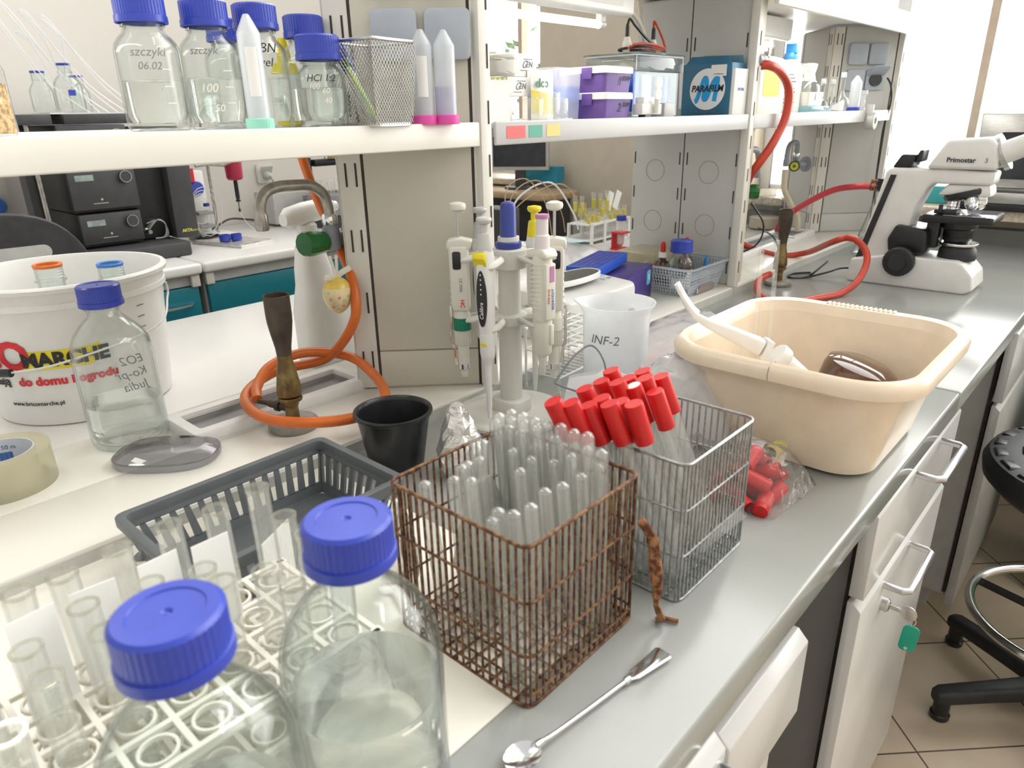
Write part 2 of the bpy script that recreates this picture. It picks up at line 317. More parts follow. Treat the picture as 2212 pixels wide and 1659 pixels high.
def obj(name, b, mats, parent=None, bevel=0.0, seg=2, ang=38, label=None, flat=False):
    me = bpy.data.meshes.new(name); me.from_pydata([tuple(v) for v in b.v], [], b.f)
    mats = mats if isinstance(mats, (list, tuple)) else [mats]
    for m in mats: me.materials.append(M[m] if isinstance(m, str) else m)
    if len(mats) > 1: me.polygons.foreach_set('material_index', b.k)
    bm = bmesh.new(); bm.from_mesh(me); bmesh.ops.remove_doubles(bm, verts=bm.verts, dist=1e-6)
    bmesh.ops.recalc_face_normals(bm, faces=bm.faces)
    if bevel:
        es = [e for e in bm.edges if len(e.link_faces) == 2 and e.calc_face_angle(0) > math.radians(30)]
        bmesh.ops.bevel(bm, geom=es, offset=bevel, segments=seg, profile=0.5, affect='EDGES', clamp_overlap=True)
    bm.to_mesh(me); bm.free()
    if not flat: me.shade_smooth(); me.set_sharp_from_angle(angle=math.radians(ang))
    o = link(bpy.data.objects.new(name, me), parent)
    if label: o['label'] = label
    return o
def tag(o, label, cat, group=None, kind=None):
    o['label'] = label; o['category'] = cat
    if group: o['group'] = group
    if kind: o['kind'] = kind
    return o
def thing(name, label, cat, loc=(0, 0, 0), rz=0.0, group=None, rot=None):
    o = bpy.data.objects.new(name, None); COL.objects.link(o); o.empty_display_size = .02; o.location = loc
    o.rotation_euler = rot.to_euler() if rot is not None else (0, 0, rz)
    return tag(o, label, cat, group)
def solo(name, b, mats, label, cat, loc=(0, 0, 0), rz=0.0, group=None, rot=None, kind=None, **k):
    o = obj(name, b, mats, **k); o.location = loc; o.rotation_euler = rot.to_euler() if rot is not None else (0, 0, rz)
    return tag(o, label, cat, group, kind)
def struct(name, b, mats, **k):
    o = obj(name, b, mats, **k); o['kind'] = 'structure'; return o
def clone(root, loc=None, rz=None, label=None, group=None, rot=None):
    r = root.copy(); COL.objects.link(r)
    if loc is not None: r.location = loc
    if rz is not None: r.rotation_euler = (0, 0, rz)
    if rot is not None: r.rotation_euler = rot.to_euler()
    if label: r['label'] = label
    if group: r['group'] = group
    for ch in list(root.children):
        c = ch.copy(); COL.objects.link(c); c.parent = r
        for g in list(ch.children): d = g.copy(); COL.objects.link(d); d.parent = c
    return r
def text_mesh(s, size, shear=0.0, bold=0.0, ext=0.0002, align='CENTER'):
    cu = bpy.data.curves.new('lettering', 'FONT'); cu.body = s; cu.size = size; cu.shear = shear; cu.offset = bold; cu.extrude = ext; cu.align_x = align; cu.align_y = 'CENTER'; cu.resolution_u = 3
    o = bpy.data.objects.new('lettering', cu); COL.objects.link(o); dg = bpy.context.evaluated_depsgraph_get(); me = bpy.data.meshes.new_from_object(o.evaluated_get(dg))
    bpy.data.objects.remove(o); bpy.data.curves.remove(cu); return me
def text(s, size, mat, parent, O, X, Y, shear=0.0, bold=0.0, name='lettering', wrap=None, mirror=False, ext=.0002, align='CENTER', sx=1.0):
    """letters in the plane X, Y at O; wrap = (axis xy, radius): bent round an upright cylinder, O = (angle, z)"""
    me = text_mesh(s, size, shear, bold, ext, align); me.materials.clear(); me.materials.append(M[mat])
    for v in me.vertices:
        a, b, c = v.co; a *= -sx if mirror else sx
        if wrap:
            (wx, wy), r = wrap[:2]; th = O[0] + a / r; rr = r + c + ext + .0004 + (wrap[2] * b if len(wrap) > 2 else 0); v.co = (wx + rr * math.cos(th), wy + rr * math.sin(th), O[1] + b)
        else:
            X_ = Vector(X).normalized(); Y_ = Vector(Y).normalized(); v.co = Vector(O) + X_ * a + Y_ * b + X_.cross(Y_) * (c + ext)
    return link(bpy.data.objects.new(name, me), parent)
def frame(x, z):  # rotation whose local Z points along z and X towards x
    z = Vector(z).normalized(); x = Vector(x); x = (x - z * x.dot(z)).normalized(); return Matrix((x, z.cross(x), z)).transposed()
# ================================================================ the room
FLX, BXC = -0.178, -0.92          # front edge of the near worktop, centre line of the double bench
LF, LB = -0.772, -1.072           # the two edges of the raised service ledge
ZB, ZL = 0.90, 0.92               # worktop and ledge height
b = B(); b.box((-0.9, 1.3, -.02), (7.5, 9, .04)); struct('floor', b, 'tiles')
b = B(); b.box((-3.17, .6, 1.35), (.14, 5.3, 2.7)); struct('wall_left', b, 'wall')
b = B(); b.box((1.87, .6, 1.35), (.14, 5.3, 2.7)); struct('wall_right', b, 'wall')
# window wall: piers and the strips under and over the glass
YW = 3.02
b = B()
for x0, x1, z0, z1 in ((-3.3, -3.05, 0, 2.7), (-2.52, -1.36, 0, 2.7), (-3.05, -2.52, 0, 1.0), (-1.36, 1.6, 0, .985), (-3.05, -2.52, 2.35, 2.7), (-1.36, 1.6, 2.35, 2.7)):
    b.box(((x0 + x1) / 2, YW + .12, (z0 + z1) / 2), (x1 - x0, .24, z1 - z0))
struct('wall_back', b, 'wallbacklit')
b = B(); b.box((-.12, 2.985, .47), (2.4, .07, .94)); struct('trim_1', b, 'skirt')     # grey splash boarding under the sill
b = B(); b.box((.08, 3.06, 1.0), (2.88, .46, .035)); struct('trim_2', b, 'stone', bevel=.006)
b = B(); b.box((-2.785, 3.04, 1.01), (.55, .42, .03)); struct('trim_3', b, 'stone', bevel=.006)
def window(n, x0, x1, z0, z1, mull, tanm=()):
    y = YW + .16; b = B(); w = .05
    for a, c in ((x0, x0 + w), (x1 - w, x1)): b.box(((a + c) / 2, y, (z0 + z1) / 2), (c - a, .06, z1 - z0))
    for a, c in ((z0, z0 + w), (z1 - w, z1)): b.box(((x0 + x1) / 2, y, (a + c) / 2), (x1 - x0 - 2 * w, .06, c - a))
    for x in mull: b.box((x, y, (z0 + z1) / 2), (.05, .07, z1 - z0 - 2 * w))
    f = struct('window_%d' % n, b, 'frame', bevel=.006)
    for x in tanm:
        c = B(); c.box((x, y - .01, (z0 + z1) / 2), (.028, .06, z1 - z0 - 2 * w)); obj('window_mullion', c, 'tan', f)
    g = B(); g.box(((x0 + x1) / 2, y, (z0 + z1) / 2), (x1 - x0 - 2 * w, .004, z1 - z0 - 2 * w)); obj('window_pane', g, glassy('window_glass_%d' % n, tint=(.98, .99, .985), refl=.5), f)
window(1, -1.36, 1.6, .985, 2.35, (-.875,), (-.58,))
window(2, -3.05, -2.52, 1.02, 2.35, (), (-2.76,))
# greenery outside the far window
b = B(); random.seed(3)
for i in range(420):
    c = Vector((random.uniform(-5.4, -3.2), random.uniform(5.6, 6.4), random.uniform(.9, 3.2))); u = Vector((random.uniform(-1, 1), random.uniform(-1, 1), random.uniform(-1, 1))).normalized(); w = u.orthogonal().normalized()
    s_ = random.uniform(.04, .09); b.add([c - u * s_, c + w * s_ * .4, c + u * s_, c - w * s_ * .4], [(0, 1, 2, 3)])
solo('tree_foliage', b, 'leaf', 'pale green leaves of a tree outside the far left window', 'tree', kind='stuff')

# ================================================================ the double bench
def slab(name, x0, x1, y0, y1, z0, z1, mats, label, cat, group=None, edge=None):
    b = B(); b.box(((x0 + x1) / 2, (y0 + y1) / 2, (z0 + z1) / 2), (x1 - x0, y1 - y0, z1 - z0)); return solo(name, b, mats, label, cat, bevel=.005, seg=3, group=group)
slab('worktop', LF - .02, FLX, -.75, 1.2985, .860, ZB, 'grey_top', 'near length of the grey laminate worktop, under the wire baskets', 'worktop')
slab('worktop', LF - .02, FLX, 1.3, 2.87, .860, ZB, 'grey_top', 'far length of the grey laminate worktop, under the microscope', 'worktop')
slab('worktop', -1.69, LB, -.75, 2.87, .862, ZB, 'white_top', 'white laminate worktop on the other side of the bench, under the bucket', 'worktop')
for (y0, y1, wh) in ((-.75, .79, 'tape roll end'), (.792, 1.69, 'white thermal device'), (1.692, 2.86, 'window end')):
    t = thing('service_ledge', 'cream raised ledge along the bench centre, length by the ' + wh, 'ledge', (0, 0, 0))
    b = B(); b.box(((LF - .919) / 2, (y0 + y1) / 2, (ZB + ZL) / 2), (.919 + LF, y1 - y0, ZL - ZB)); obj('ledge_board', b, 'cream', t, bevel=.002)
    b = B(); b.box(((LB - .9205) / 2, (y0 + y1) / 2, (ZB + ZL) / 2), (-LB - .9205, y1 - y0, ZL - ZB)); obj('ledge_board', b, 'cream', t, bevel=.002)
    b = B(); b.box((LF + .002, (y0 + y1) / 2, .9085), (.004, y1 - y0, .017)); obj('ledge_edging', b, 'cream_edge', t)
# under-bench carcass
def drawer_front(t, name, y0, y1, z0, z1, x=-.182, handle=None, mat='cabwhite'):
    # front board with a sloping upper edge
    b = B(); d = .02; b.prism([(x - d, z0), (x, z0), (x, z1 - .012), (x - .012, z1), (x - d, z1)], (-y1, -y0), (0, 0, 0), (1, 0, 0), (0, 0, 1)); f = obj(name, b, mat, t, bevel=.0015)
    if handle:
        ya, yb, zh = handle; b = B(); b.tube([(x - .002, ya, zh), (x + .026, ya, zh), (x + .034, ya + .008, zh), (x + .034, yb - .008, zh), (x + .026, yb, zh), (x - .002, yb, zh)], .0055, 10); obj('handle', b, 'alu', f)
    return f
t = thing('drawer_cabinet', 'white drawer cabinet under the nearest stretch of grey worktop', 'cabinet', (0, 0, 0))
b = B(); b.box((-.48, .03, .45), (.54, 1.14, .78)); obj('carcass', b, 'cabgrey', t)
drawer_front(t, 'drawer', -.54, .478, .70, .818, handle=(.28, .465, .795))
drawer_front(t, 'drawer', .482, .672, .70, .812, x=-.180)
drawer_front(t, 'door', -.54, .615, .10, .695, x=-.186)
t = thing('drawer_cabinet', 'white cabinet with keys hanging in its lock, under the wire basket of red caps', 'cabinet', (0, 0, 0))
b = B(); b.box((-.49, 1.15, .46), (.56, .44, .78)); obj('carcass', b, 'cabgrey', t)
b = B(); b.box((-.207, .931, .46), (.01, .003, .77)); obj('edge_seam', b, 'slot', t)
drawer_front(t, 'drawer', .905, 1.375, .712, .855, handle=(1.085, 1.235, .835))
d = drawer_front(t, 'door', .905, 1.375, .09, .703, handle=(1.015, 1.155, .69 - .012))
b = B(); b.lathe([(0, 0), (.011, 0), (.011, .008), (.008, .011), (0, .011)], 20, (-.182, 1.03, .635), (1, 0, 0)); obj('lock', b, 'steel', d)
t = thing('key', 'steel key with a green plastic tag hanging in the cabinet lock', 'key', (-.17, 1.03, .635))
b = B(); b.box((.008, 0, 0), (.018, .0022, .007)); b.prism([(.0165 + .0125 * math.cos(a) * .95, .0125 * math.sin(a)) for a in [i * PI / 8 for i in range(16)]], (-.001, .001), (.009, 0, 0), (1, 0, 0), (0, 0, 1)); obj('key_blade', b, 'steel', t, bevel=.0004)
b = B(); b.tube([(.033, .0, -.004), (.0375, .001, -.011), (.034, .0015, -.020), (.029, .0, -.012)], .0008, 6, closed=True, smooth=4); obj('key_ring', b, 'steel', t)
b = B(); b.prism([(x, y) for x, y in rrect(.023, .046, .008)], (-.0015, .0015), (.033, 0, -.042), (1, .15, 0), (.06, 0, 1)); tg = obj('tag', b, 'keytag', t, bevel=.0008, label='green plastic tag')
b = B(); b.lathe([(0, 0), (.0026, 0), (.0026, .0045), (0, .0045)], 14, (.0315, -.0025, -.0595), (-.15, 1, 0)); obj('tag_hole', b, 'lightgrey', tg)
t = thing('drawer_cabinet', 'grey and white cabinet at the far end of the bench behind the stool', 'cabinet', (0, 0, 0))
b = B(); b.box((-.485, 2.27, .475), (.56, .60, .77)); b.box((-.52, 2.29, .05), (.54, .56, .10)); obj('carcass', b, 'lightgrey', t)  # carcass colour lightened to stand in for brighter aisle light by the window
b = B(); b.box((-.208, 1.968, .48), (.008, .004, .76)); obj('edge_seam', b, 'slot', t)
drawer_front(t, 'door', 1.95, 2.56, .075, .66, x=-.18, mat='lightgrey'); drawer_front(t, 'drawer', 1.95, 2.56, .67, .855, x=-.18, handle=(2.1, 2.4, .80))
b = B(); b.prism([(-.42, 0), (.05, 0), (.05, .72), (-.42, .72)], .02, (-.16, 1.90, 0), (1, 0, 0), (0, 0, 1))
# green bin with a grey lid by the far cabinet
t = thing('waste_bin', 'dark green bin with grey rim standing by the far cabinet', 'bin', (.10, 2.45, 0))
b = B(); b.box((0, 0, .30), (.30, .34, .60), top=(1.08, 1.08)); obj('bin_body', b, 'green', t, bevel=.02, seg=3)
b = B(); b.box((0, 0, .63), (.35, .39, .05)); obj('bin_lid', b, 'lightgrey', t, bevel=.012, seg=3)
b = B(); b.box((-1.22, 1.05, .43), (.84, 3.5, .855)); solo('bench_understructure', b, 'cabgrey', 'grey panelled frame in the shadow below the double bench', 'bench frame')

# ================================================================ service columns and shelves
def column(label, y, side, zt, tiles_, seam, slots, knock=(), covers=(), pm='panel'):
    """upright service column: a square turned by 45 degrees, front corner at (LF, y)"""
    t = thing('service_column', label, 'column', (0, 0, 0)); k = side / math.sqrt(2)
    P = [(LF, y), (LF - k, y - k), (LF - 2 * k, y), (LF - k, y + k)]; A = Vector((LF - k, y - k, 0)); Bv = Vector((LF, y, 0)); Cv = Vector((LF - 2 * k, y, 0))
    cxm, cym = LF - k, y; q = [((x - cxm) * .985 + cxm, (yy - cym) * .985 + cym) for x, yy in P]
    b = B(); b.prism(q, (ZL, zt)); obj('core', b, pm, t)
    dR = (Bv - A).normalized(); dL = (Cv - A).normalized(); nR = Vector((1, -1, 0)).normalized(); nL = Vector((-1, -1, 0)).normalized()
    def plate(name, O, d, n, a0, a1, z0, z1, th, mat):
        b = B(); vs = []
        Xn = d; c = O + d * ((a0 + a1) / 2) + n * (th / 2) + Vector((0, 0, (z0 + z1) / 2)); R = Matrix((d, n, Vector((0, 0, 1)))).transposed(); b.box(c, (a1 - a0, th, z1 - z0), R); return obj(name, b, mat, t, bevel=.0012)
    w = .034; z0, z1 = ZL + .002, zt - .004
    for O, d, n in ((A, dR, nR), (A, dL, nL)):
        plate('upright', O, d, n, 0, w, z0, z1, .003, 'upright'); plate('upright', O, d, n, side - w * .5, side - .001, z0, z1, .003, 'upright')
    for O, d, n in ((A, dR, nR), (A, dL, nL)):
        e = w + .004; g = side - w * .5 - .004
        cuts = [z0] + list(tiles_) + [z1]
        for c0, c1 in zip(cuts, cuts[1:]):
            if seam: plate('panel', O, d, n, e, seam - .001, c0 + .0012, c1 - .0012, .002, pm); plate('panel', O, d, n, seam + .001, g, c0 + .0012, c1 - .0012, .002, pm)
            else: plate('panel', O, d, n, e, g, c0 + .0012, c1 - .0012, .002, pm)
        b = B()
        for a in slots:
            zz = z0 + .03
            while zz < z1 - .05: b.box(O + d * a + n * .003 + Vector((0, 0, zz + .017)), (.0028, .0016, .034), Matrix((d, n, Vector((0, 0, 1)))).transposed()); zz += .098
        b.box(O + d * (w + .002) + n * .0008 + Vector((0, 0, (z0 + z1) / 2)), (.004, .0016, z1 - z0), Matrix((d, n, Vector((0, 0, 1)))).transposed())
        b.box(O + d * (side - w * .5 - .002) + n * .0008 + Vector((0, 0, (z0 + z1) / 2)), (.004, .0016, z1 - z0), Matrix((d, n, Vector((0, 0, 1)))).transposed())
        if seam: b.box(O + d * seam + n * .0008 + Vector((0, 0, (z0 + z1) / 2)), (.003, .0016, z1 - z0), Matrix((d, n, Vector((0, 0, 1)))).transposed())
        obj('slot', b, 'slot', t)
    # front post that carries the shelf ends, with its own row of slots
    b = B(); b.box((LF - .006, y - .001, (z0 + z1) / 2), (.022, .022, z1 - z0)); obj('shelf_post', b, 'upright', t, bevel=.001)
    b = B(); zz = z0 + .05
    while zz < z1 - .05: b.box((LF + .0055, y + .004, zz), (.001, .0022, .032)); zz += .075
    obj('slot', b, 'slot', t)
    for a, z in knock:
        c = A + dR * a + nR * .003 + Vector((0, 0, z)); b = B(); X = dR; pts = [c + X * (.024 * math.cos(i * PI / 18)) + Vector((0, 0, .024 * math.sin(i * PI / 18))) for i in range(36)]; b.tube(pts, .0006, 5, closed=True); obj('knockout', b, 'midgrey', t)
    for a, z, opn in covers:
        c = A + dR * a + nR * .003 + Vector((0, 0, z)); R = Matrix((dR, Vector((0, 0, 1)), nR)).transposed(); b = B()
        if not opn: b.prism(rrect(.064, .066, .009), (-.012, 0), c, -dR, (0, 0, 1)); obj('socket_cover', b, 'bluegrey', t, bevel=.002)
        else:
            b.prism(rrect(.064, .066, .009), (-.008, 0), c, -dR, (0, 0, 1)); s_ = obj('socket', b, 'bluegrey', t, bevel=.002)
            b = B(); b.lathe([(0, .0), (.021, 0), (.021, .010), (0, .010)], 24, c + nR * .004, nR); obj('socket_well', b, 'dark', s_)
            b = B(); b.prism(rrect(.060, .052, .007), (-.004, 0), c + nR * .026 + Vector((0, 0, .028)), -dR, (nR * .8 + Vector((0, 0, .55)))); obj('socket_lid', b, 'bluegrey', s_, bevel=.0015)
    return A, dR, nR, dL, nL
zt = 1.598
cs1 = [(.098, z, 0) for z in (1.450, 1.535)] + [(.172, z, 0) for z in (1.450, 1.535)]
A1 = column('nearest service column, with blue-grey socket covers, behind the mesh pen holder', .797, .22, zt, (.985,), None, (.011, .026), covers=cs1)
t = thing('service_column', 'middle service column, a flat grey divider with round knockouts, behind the blue film carton', 'column', (0, 0, 0))
b = B(); b.box((-.938, 1.734, (ZL + zt) / 2), (.306, .060, zt - ZL)); obj('core', b, 'panel', t)
for x0, x1 in ((-1.092, -.9425), (-.9395, -.790)):
    b = B(); b.box(((x0 + x1) / 2, 1.702, (ZL + zt) / 2), (x1 - x0, .004, zt - ZL - .006)); obj('panel', b, 'panelcooled', t, bevel=.001)
b = B(); b.box((-.941, 1.7035, (ZL + zt) / 2), (.003, .002, zt - ZL - .01))
for x in (-1.085, -.951, -.930, -.797):
    zz = ZL + .03
    while zz < zt - .05: b.box((x, 1.6998, zz + .015), (.0028, .0016, .03)); zz += .088
obj('slot', b, 'slot', t)
for x in (-1.022, -.868):
    for z in (1.067, 1.198):
        b = B(); b.tube([(x + .027 * math.cos(i * PI / 18), 1.6995, z + .027 * math.sin(i * PI / 18)) for i in range(36)], .0006, 5, closed=True); obj('knockout', b, 'midgrey', t)
b = B(); b.box((LF - .006, 1.702, (ZL + zt) / 2), (.020, .022, zt - ZL)); obj('shelf_post', b, 'upright', t, bevel=.001)
b = B(); zz = ZL + .05
while zz < zt - .05: b.box((LF + .0045, 1.706, zz), (.001, .0022, .03)); zz += .075
obj('slot', b, 'slot', t)
A3 = column('farthest service column, next to the window, with an open socket lid', 2.83, .24, zt, (.985,), None, (.011, .026), covers=[(.085, 1.51, 0), (.155, 1.51, 0), (.085, 1.43, 0), (.155, 1.43, 1)], pm='panelcooled')
SHZ = 1.332
def shelf(label, y0, y1, stickers=(), mat='shelfdimmed'):
    t = thing('shelf', label, 'shelf', (0, 0, 0)); b = B(); b.box((-.92, (y0 + y1) / 2, SHZ - .004), (.298, y1 - y0, .008)); obj('shelf_board', b, mat, t, bevel=.0015)
    for x in (LF, -1.068):
        b = B(); b.box((x, (y0 + y1) / 2, SHZ - .015), (.006, y1 - y0, .034)); obj('shelf_lip', b, mat, t, bevel=.0022, seg=3)
    for ya, yb, mat, nm in stickers:
        b = B(); b.box((LF + .0034, (ya + yb) / 2, SHZ - .014), (.0006, yb - ya, .018)); obj('sticker', b, mat, t, label=nm)
    return t
shelf('cream shelf holding the blue-capped bottles and the mesh pen holder', -.75, .785, mat='shelfwhite')
mkst = lambda n, c: M.setdefault(n, mk(n, c, .6, var=.02))
mkst('st_red', (.75, .16, .17)); mkst('st_green', (.13, .42, .33)); mkst('st_yellow', (.78, .62, .24))
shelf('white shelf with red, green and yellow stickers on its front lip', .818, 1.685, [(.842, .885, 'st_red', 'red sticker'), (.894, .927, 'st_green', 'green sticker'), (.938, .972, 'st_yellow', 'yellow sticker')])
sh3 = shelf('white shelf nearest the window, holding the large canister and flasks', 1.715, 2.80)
b = B(); b.lathe([(.010, -.012), (.026, -.012), (.026, .012), (.010, .012), (.010, -.012)], 24, (LF + .016, 2.56, SHZ - .030), (1, 0, 0)); b.box((LF + .012, 2.545, SHZ - .006), (.02, .012, .05)); obj('shelf_hook', b, 'lightgrey', sh3, bevel=.001)
# upper shelf (only its underside shows) and the lamps under it
t = thing('upper_shelf', 'white upper shelf above the window end of the bench', 'shelf', (0, 0, 0))
b = B(); b.box((-.92, 2.33, 1.613), (.36, 1.27, .022)); obj('shelf_board', b, 'shelfwhite', t, bevel=.002)
b = B(); b.box((-.735, 2.33, 1.590), (.012, 1.27, .060)); obj('shelf_lip', b, 'shelfwhite', t, bevel=.002)
t = thing('upper_shelf', 'white upper shelf above the purple boxes', 'shelf', (0, 0, 0))
b = B(); b.box((-.92, 1.25, 1.613), (.36, .87, .022)); obj('shelf_board', b, 'shelfwhite', t, bevel=.002)
def lamp(label, y0, y1, lit, x=-.93, z=1.53, w=.085):
    t = thing('bench_lamp', label, 'lamp', (0, 0, 0)); yc = (y0 + y1) / 2
    b = B(); b.prism([(x - w / 2, z + .05), (x - w / 2 - .004, z + .012), (x + w / 2 - .012, z - .010), (x + w / 2, z - .004), (x + w / 2, z + .05)], (-y1, -y0), (0, 0, 0), (1, 0, 0), (0, 0, 1)); obj('lamp_housing', b, 'white', t, bevel=.003)
    b = B(); b.tube([(x - .02, y0 + .03, z - .018), (x - .02, y1 - .03, z - .018)], .0075, 12); obj('lamp_tube', b, 'bulb', t)
    for y in (y0 + .025, y1 - .025):
        b = B(); b.cyl((x - .02, y - .008, z - .018), (x - .02, y + .008, z - .018), .009, 14); b.box((x - .02, y, z - .004), (.014, .014, .024)); obj('tube_holder', b, 'white', t)
    for y in (y0 + .12, y1 - .12):
        b = B(); b.box((x, y, z + .059), (.03, .05, .018)); obj('lamp_bracket', b, 'midgrey', t)
    return t
l2 = lamp('white lamp housing under the upper shelf above the purple boxes, with a printed rating label', .84, 1.325, 1, x=-.905, z=1.527)
b = B(); b.box((-.8617, 1.225, 1.553), (.0006, .12, .038)); rl = obj('rating_label', b, 'paper', l2)
for s_, y, z, sz in (('CE', 1.20, 1.562, .014), ('~ 230V', 1.215, 1.547, .010), ('14', 1.268, 1.553, .020)): text(s_, sz, 'ink', rl, (-.8612, y, z), (0, 1, 0), (0, 0, 1))
b = B(); b.tube([(-.90, 1.325, 1.54), (-.90, 1.37, 1.535), (-.90, 1.41, 1.51), (-.905, 1.44, 1.47), (-.93, 1.47, 1.50), (-.96, 1.50, 1.56), (-.98, 1.52, 1.60)], .005, 8, smooth=6); obj('lamp_cable', b, 'ivory', l2)
lamp('white bench lamp shining under the upper shelf beside the window', 1.80, 2.35, 1, x=-.99, z=1.545, w=.06)
lamp('white bench lamp over the shelf of blue-capped bottles', -.35, .55, 1, x=-.93, z=1.63)
area('bench_lamp_light', (-.92, .10, 1.60), (.05, .8), 1.6, (-.70, .10, .9), (1.0, .95, .84))
area('shelf_lamp_light', (-.82, 2.2, 1.52), (.03, .6), 1.2, (-.82, 2.2, .9), (1.0, .96, .88))
area('shelf_lamp_light', (-.925, 1.08, 1.495), (.02, .4), .5, (-.95, 1.08, .9), (1.0, .96, .88))
# ================================================================ laboratory bottles
def cap_mesh(rc=.0265, h=.0285):
    b = B(); b.lathe([(0, h - .0012), (.0015, h - .0022), (.003, h - .0008), (rc * .66, h - .0008), (rc * .68, h), (rc - .0025, h), (rc, h - .002), (rc, .0075), (rc + .0010, .0072), (rc + .0012, .0008), (rc + .0006, 0), (rc - .002, 0), (rc - .002, .004), (0, .004)], 96, ribs=(6, 7, .00055)); return b
def bottle_profile(R, zs, hs, rn, zt):
    return [(0, .004), (R * .6, .003), (R * .86, .0004), (R * .94, .0016), (R * .985, .006), (R, .013), (R, zs), (R * .985, zs + hs * .18), (R * .93, zs + hs * .38), (R * .82, zs + hs * .58), (R * .66, zs + hs * .76), (max(rn * 1.10, R * .50 if R > .045 else rn * 1.08), zs + hs * .91), (rn, zs + hs), (rn, zt)]
def media_bottle(label, loc, R=.0505, zs=.128, hs=.055, zc=.190, level=.10, capm='blue', notes=(), rz=0, group=None, name='laboratory_bottle', cap=True, scale_marks=True, ring=None):
    t = thing(name, label, 'bottle', loc, rz, group); rn = .0195; top = zc + (.024 if cap else .022)
    P = bottle_profile(R, zs, hs, rn, top); b = B(); b.lathe(P, 56)
    b.lathe([(0, .0075), (R * .85, .0065), (R - .006, .010), (R - .0022, .018), (R - .0022, zs)] + [(r - .0022, z) for r, z in P[7:]], 56)
    b.lathe([(rn + .0004, zc - .004), (rn + .0035, zc - .0035), (rn + .0035, zc - .0015), (rn + .0004, zc - .001)], 40)
    if not cap:
        for q in range(4): b.lathe([(rn, zc + .002 + q * .0045), (rn + .0016, zc + .0035 + q * .0045), (rn, zc + .005 + q * .0045)], 40)
    obj('bottle_body', b, 'glass', t, ang=50)
    if level:
        zl = level; rr = R - .0027 if zl < zs else R * .9
        b = B(); b.lathe([(0, .0085), (R * .8, .0082), (R - .007, .011), (rr, .019), (rr, zl), (rr - .0015, zl - .0008), (0, zl - .001)], 56); obj('water', b, 'water', t)
    if ring:
        b = B(); b.lathe([(rn - .003, top - .003), (rn + .0015, top - .003), (rn + .0022, top + .001), (rn + .001, top + .003), (rn - .003, top + .002), (rn - .003, top - .003)], 40); obj('pour_ring', b, ring, t)
    if cap:
        c = obj('cap', cap_mesh(), capm, t); c.location = (0, 0, zc)
    if scale_marks:
        a0 = math.atan2(-loc[1], -loc[0]) - rz
        for k in range(3):
            z = .03 + k * (zs - .04) / 2.4; b = B(); pts = [((R + .0003) * math.cos(a0 + .35 + q * .07), (R + .0003) * math.sin(a0 + .35 + q * .07), z) for q in range(5)]; b.tube(pts, .0006, 4); obj('scale_mark', b, 'inkwhite', t)
    for s_, size, ang, z, mat, mir in notes:
        a0 = math.atan2(-loc[1], -loc[0]) - rz; text(s_, size, mat, t, (a0 + ang, z), None, None, name='handwriting', wrap=((0, 0), R), shear=.25, mirror=mir)
    return t
media_bottle('tall blue-capped laboratory bottle in the near corner, cut by the lower edge of the photo', (-.307, .091, ZB), level=.085, zc=.200)
media_bottle('blue-capped laboratory bottle of water directly beside the rusty wire basket', (-.312, .197, ZB), level=.105, zc=.199)
media_bottle('blue-capped bottle a third full of water with mirrored handwriting, in front of the white bucket', (-1.022, .312, ZL), zc=.196, level=.062, scale_marks=False,
             notes=[('EO2', .017, .42, .128, 'inkgrey', True), ('Ko-pr', .017, .36, .110, 'inkgrey', True), ('Judia', .017, .40, .092, 'inkgrey', True)])
ZS = SHZ + .0005
def onshelf(px, d, x=None):
    p = dep(px, 250, d); return (p.x, p.y, ZS)
media_bottle('blue-capped bottle at the left end of the row on the cream shelf', onshelf(343, .82), R=.0345, zs=.082, hs=.028, zc=.113, level=.054, notes=[('szczyki', .013, .0, .082, 'inkgrey', False), ('06.02', .011, .0, .068, 'inkgrey', False)])
media_bottle('second blue-capped bottle from the left in the row on the cream shelf', onshelf(474, .865), R=.0345, zs=.082, hs=.028, zc=.113, level=.058, notes=[('szczyk', .012, -.2, .086, 'inkgrey', False), ('100', .013, -.2, .046, 'inkwhite', False), ('50', .011, .05, .024, 'inkwhite', False)])
media_bottle('small blue-capped bottle standing behind the others on the cream shelf', onshelf(515, 1.02), R=.0345, zs=.085, hs=.028, zc=.112, level=.05, scale_marks=False)
media_bottle('blue-capped bottle with a handwritten grey label, behind the upturned tube on the cream shelf', onshelf(578, .915), R=.0345, zs=.082, hs=.028, zc=.115, level=.060, notes=[('ODBN', .015, -.05, .092, 'ink', False), ('Kugel', .014, -.05, .076, 'ink', False)])
media_bottle('blue-capped bottle at the back of the cream shelf beside the mesh pen holder', onshelf(676, 1.005), R=.0345, zs=.085, hs=.026, zc=.113, level=.05, scale_marks=False)
media_bottle('shortest blue-capped bottle in front of the mesh pen holder on the cream shelf', onshelf(701, .89), R=.0295, zs=.055, hs=.022, zc=.077, level=.046, notes=[('HCl 1:2', .011, 0, .056, 'ink', False), ('100', .009, -.3, .047, 'inkwhite', False), ('60', .009, .15, .042, 'inkwhite', False), ('40', .009, .2, .031, 'inkwhite', False)], scale_marks=False)
# grey paper label on the fourth bottle, yellow squeeze bottle behind
t = thing('marker_bottle', 'yellow plastic squeeze bottle between the blue-capped bottles on the shelf', 'bottle', onshelf(628, 1.04))
b = B(); b.lathe([(0, 0), (.019, 0), (.020, .003), (.020, .075), (.016, .085), (.010, .088), (.010, .095), (.0085, .105), (.006, .118), (0, .118)], 28); obj('bottle_body', b, 'yellow', t)
b = B(); b.lathe([(.0205, .02), (.0205, .07)], 28); obj('paper_label', b, 'paper', t)
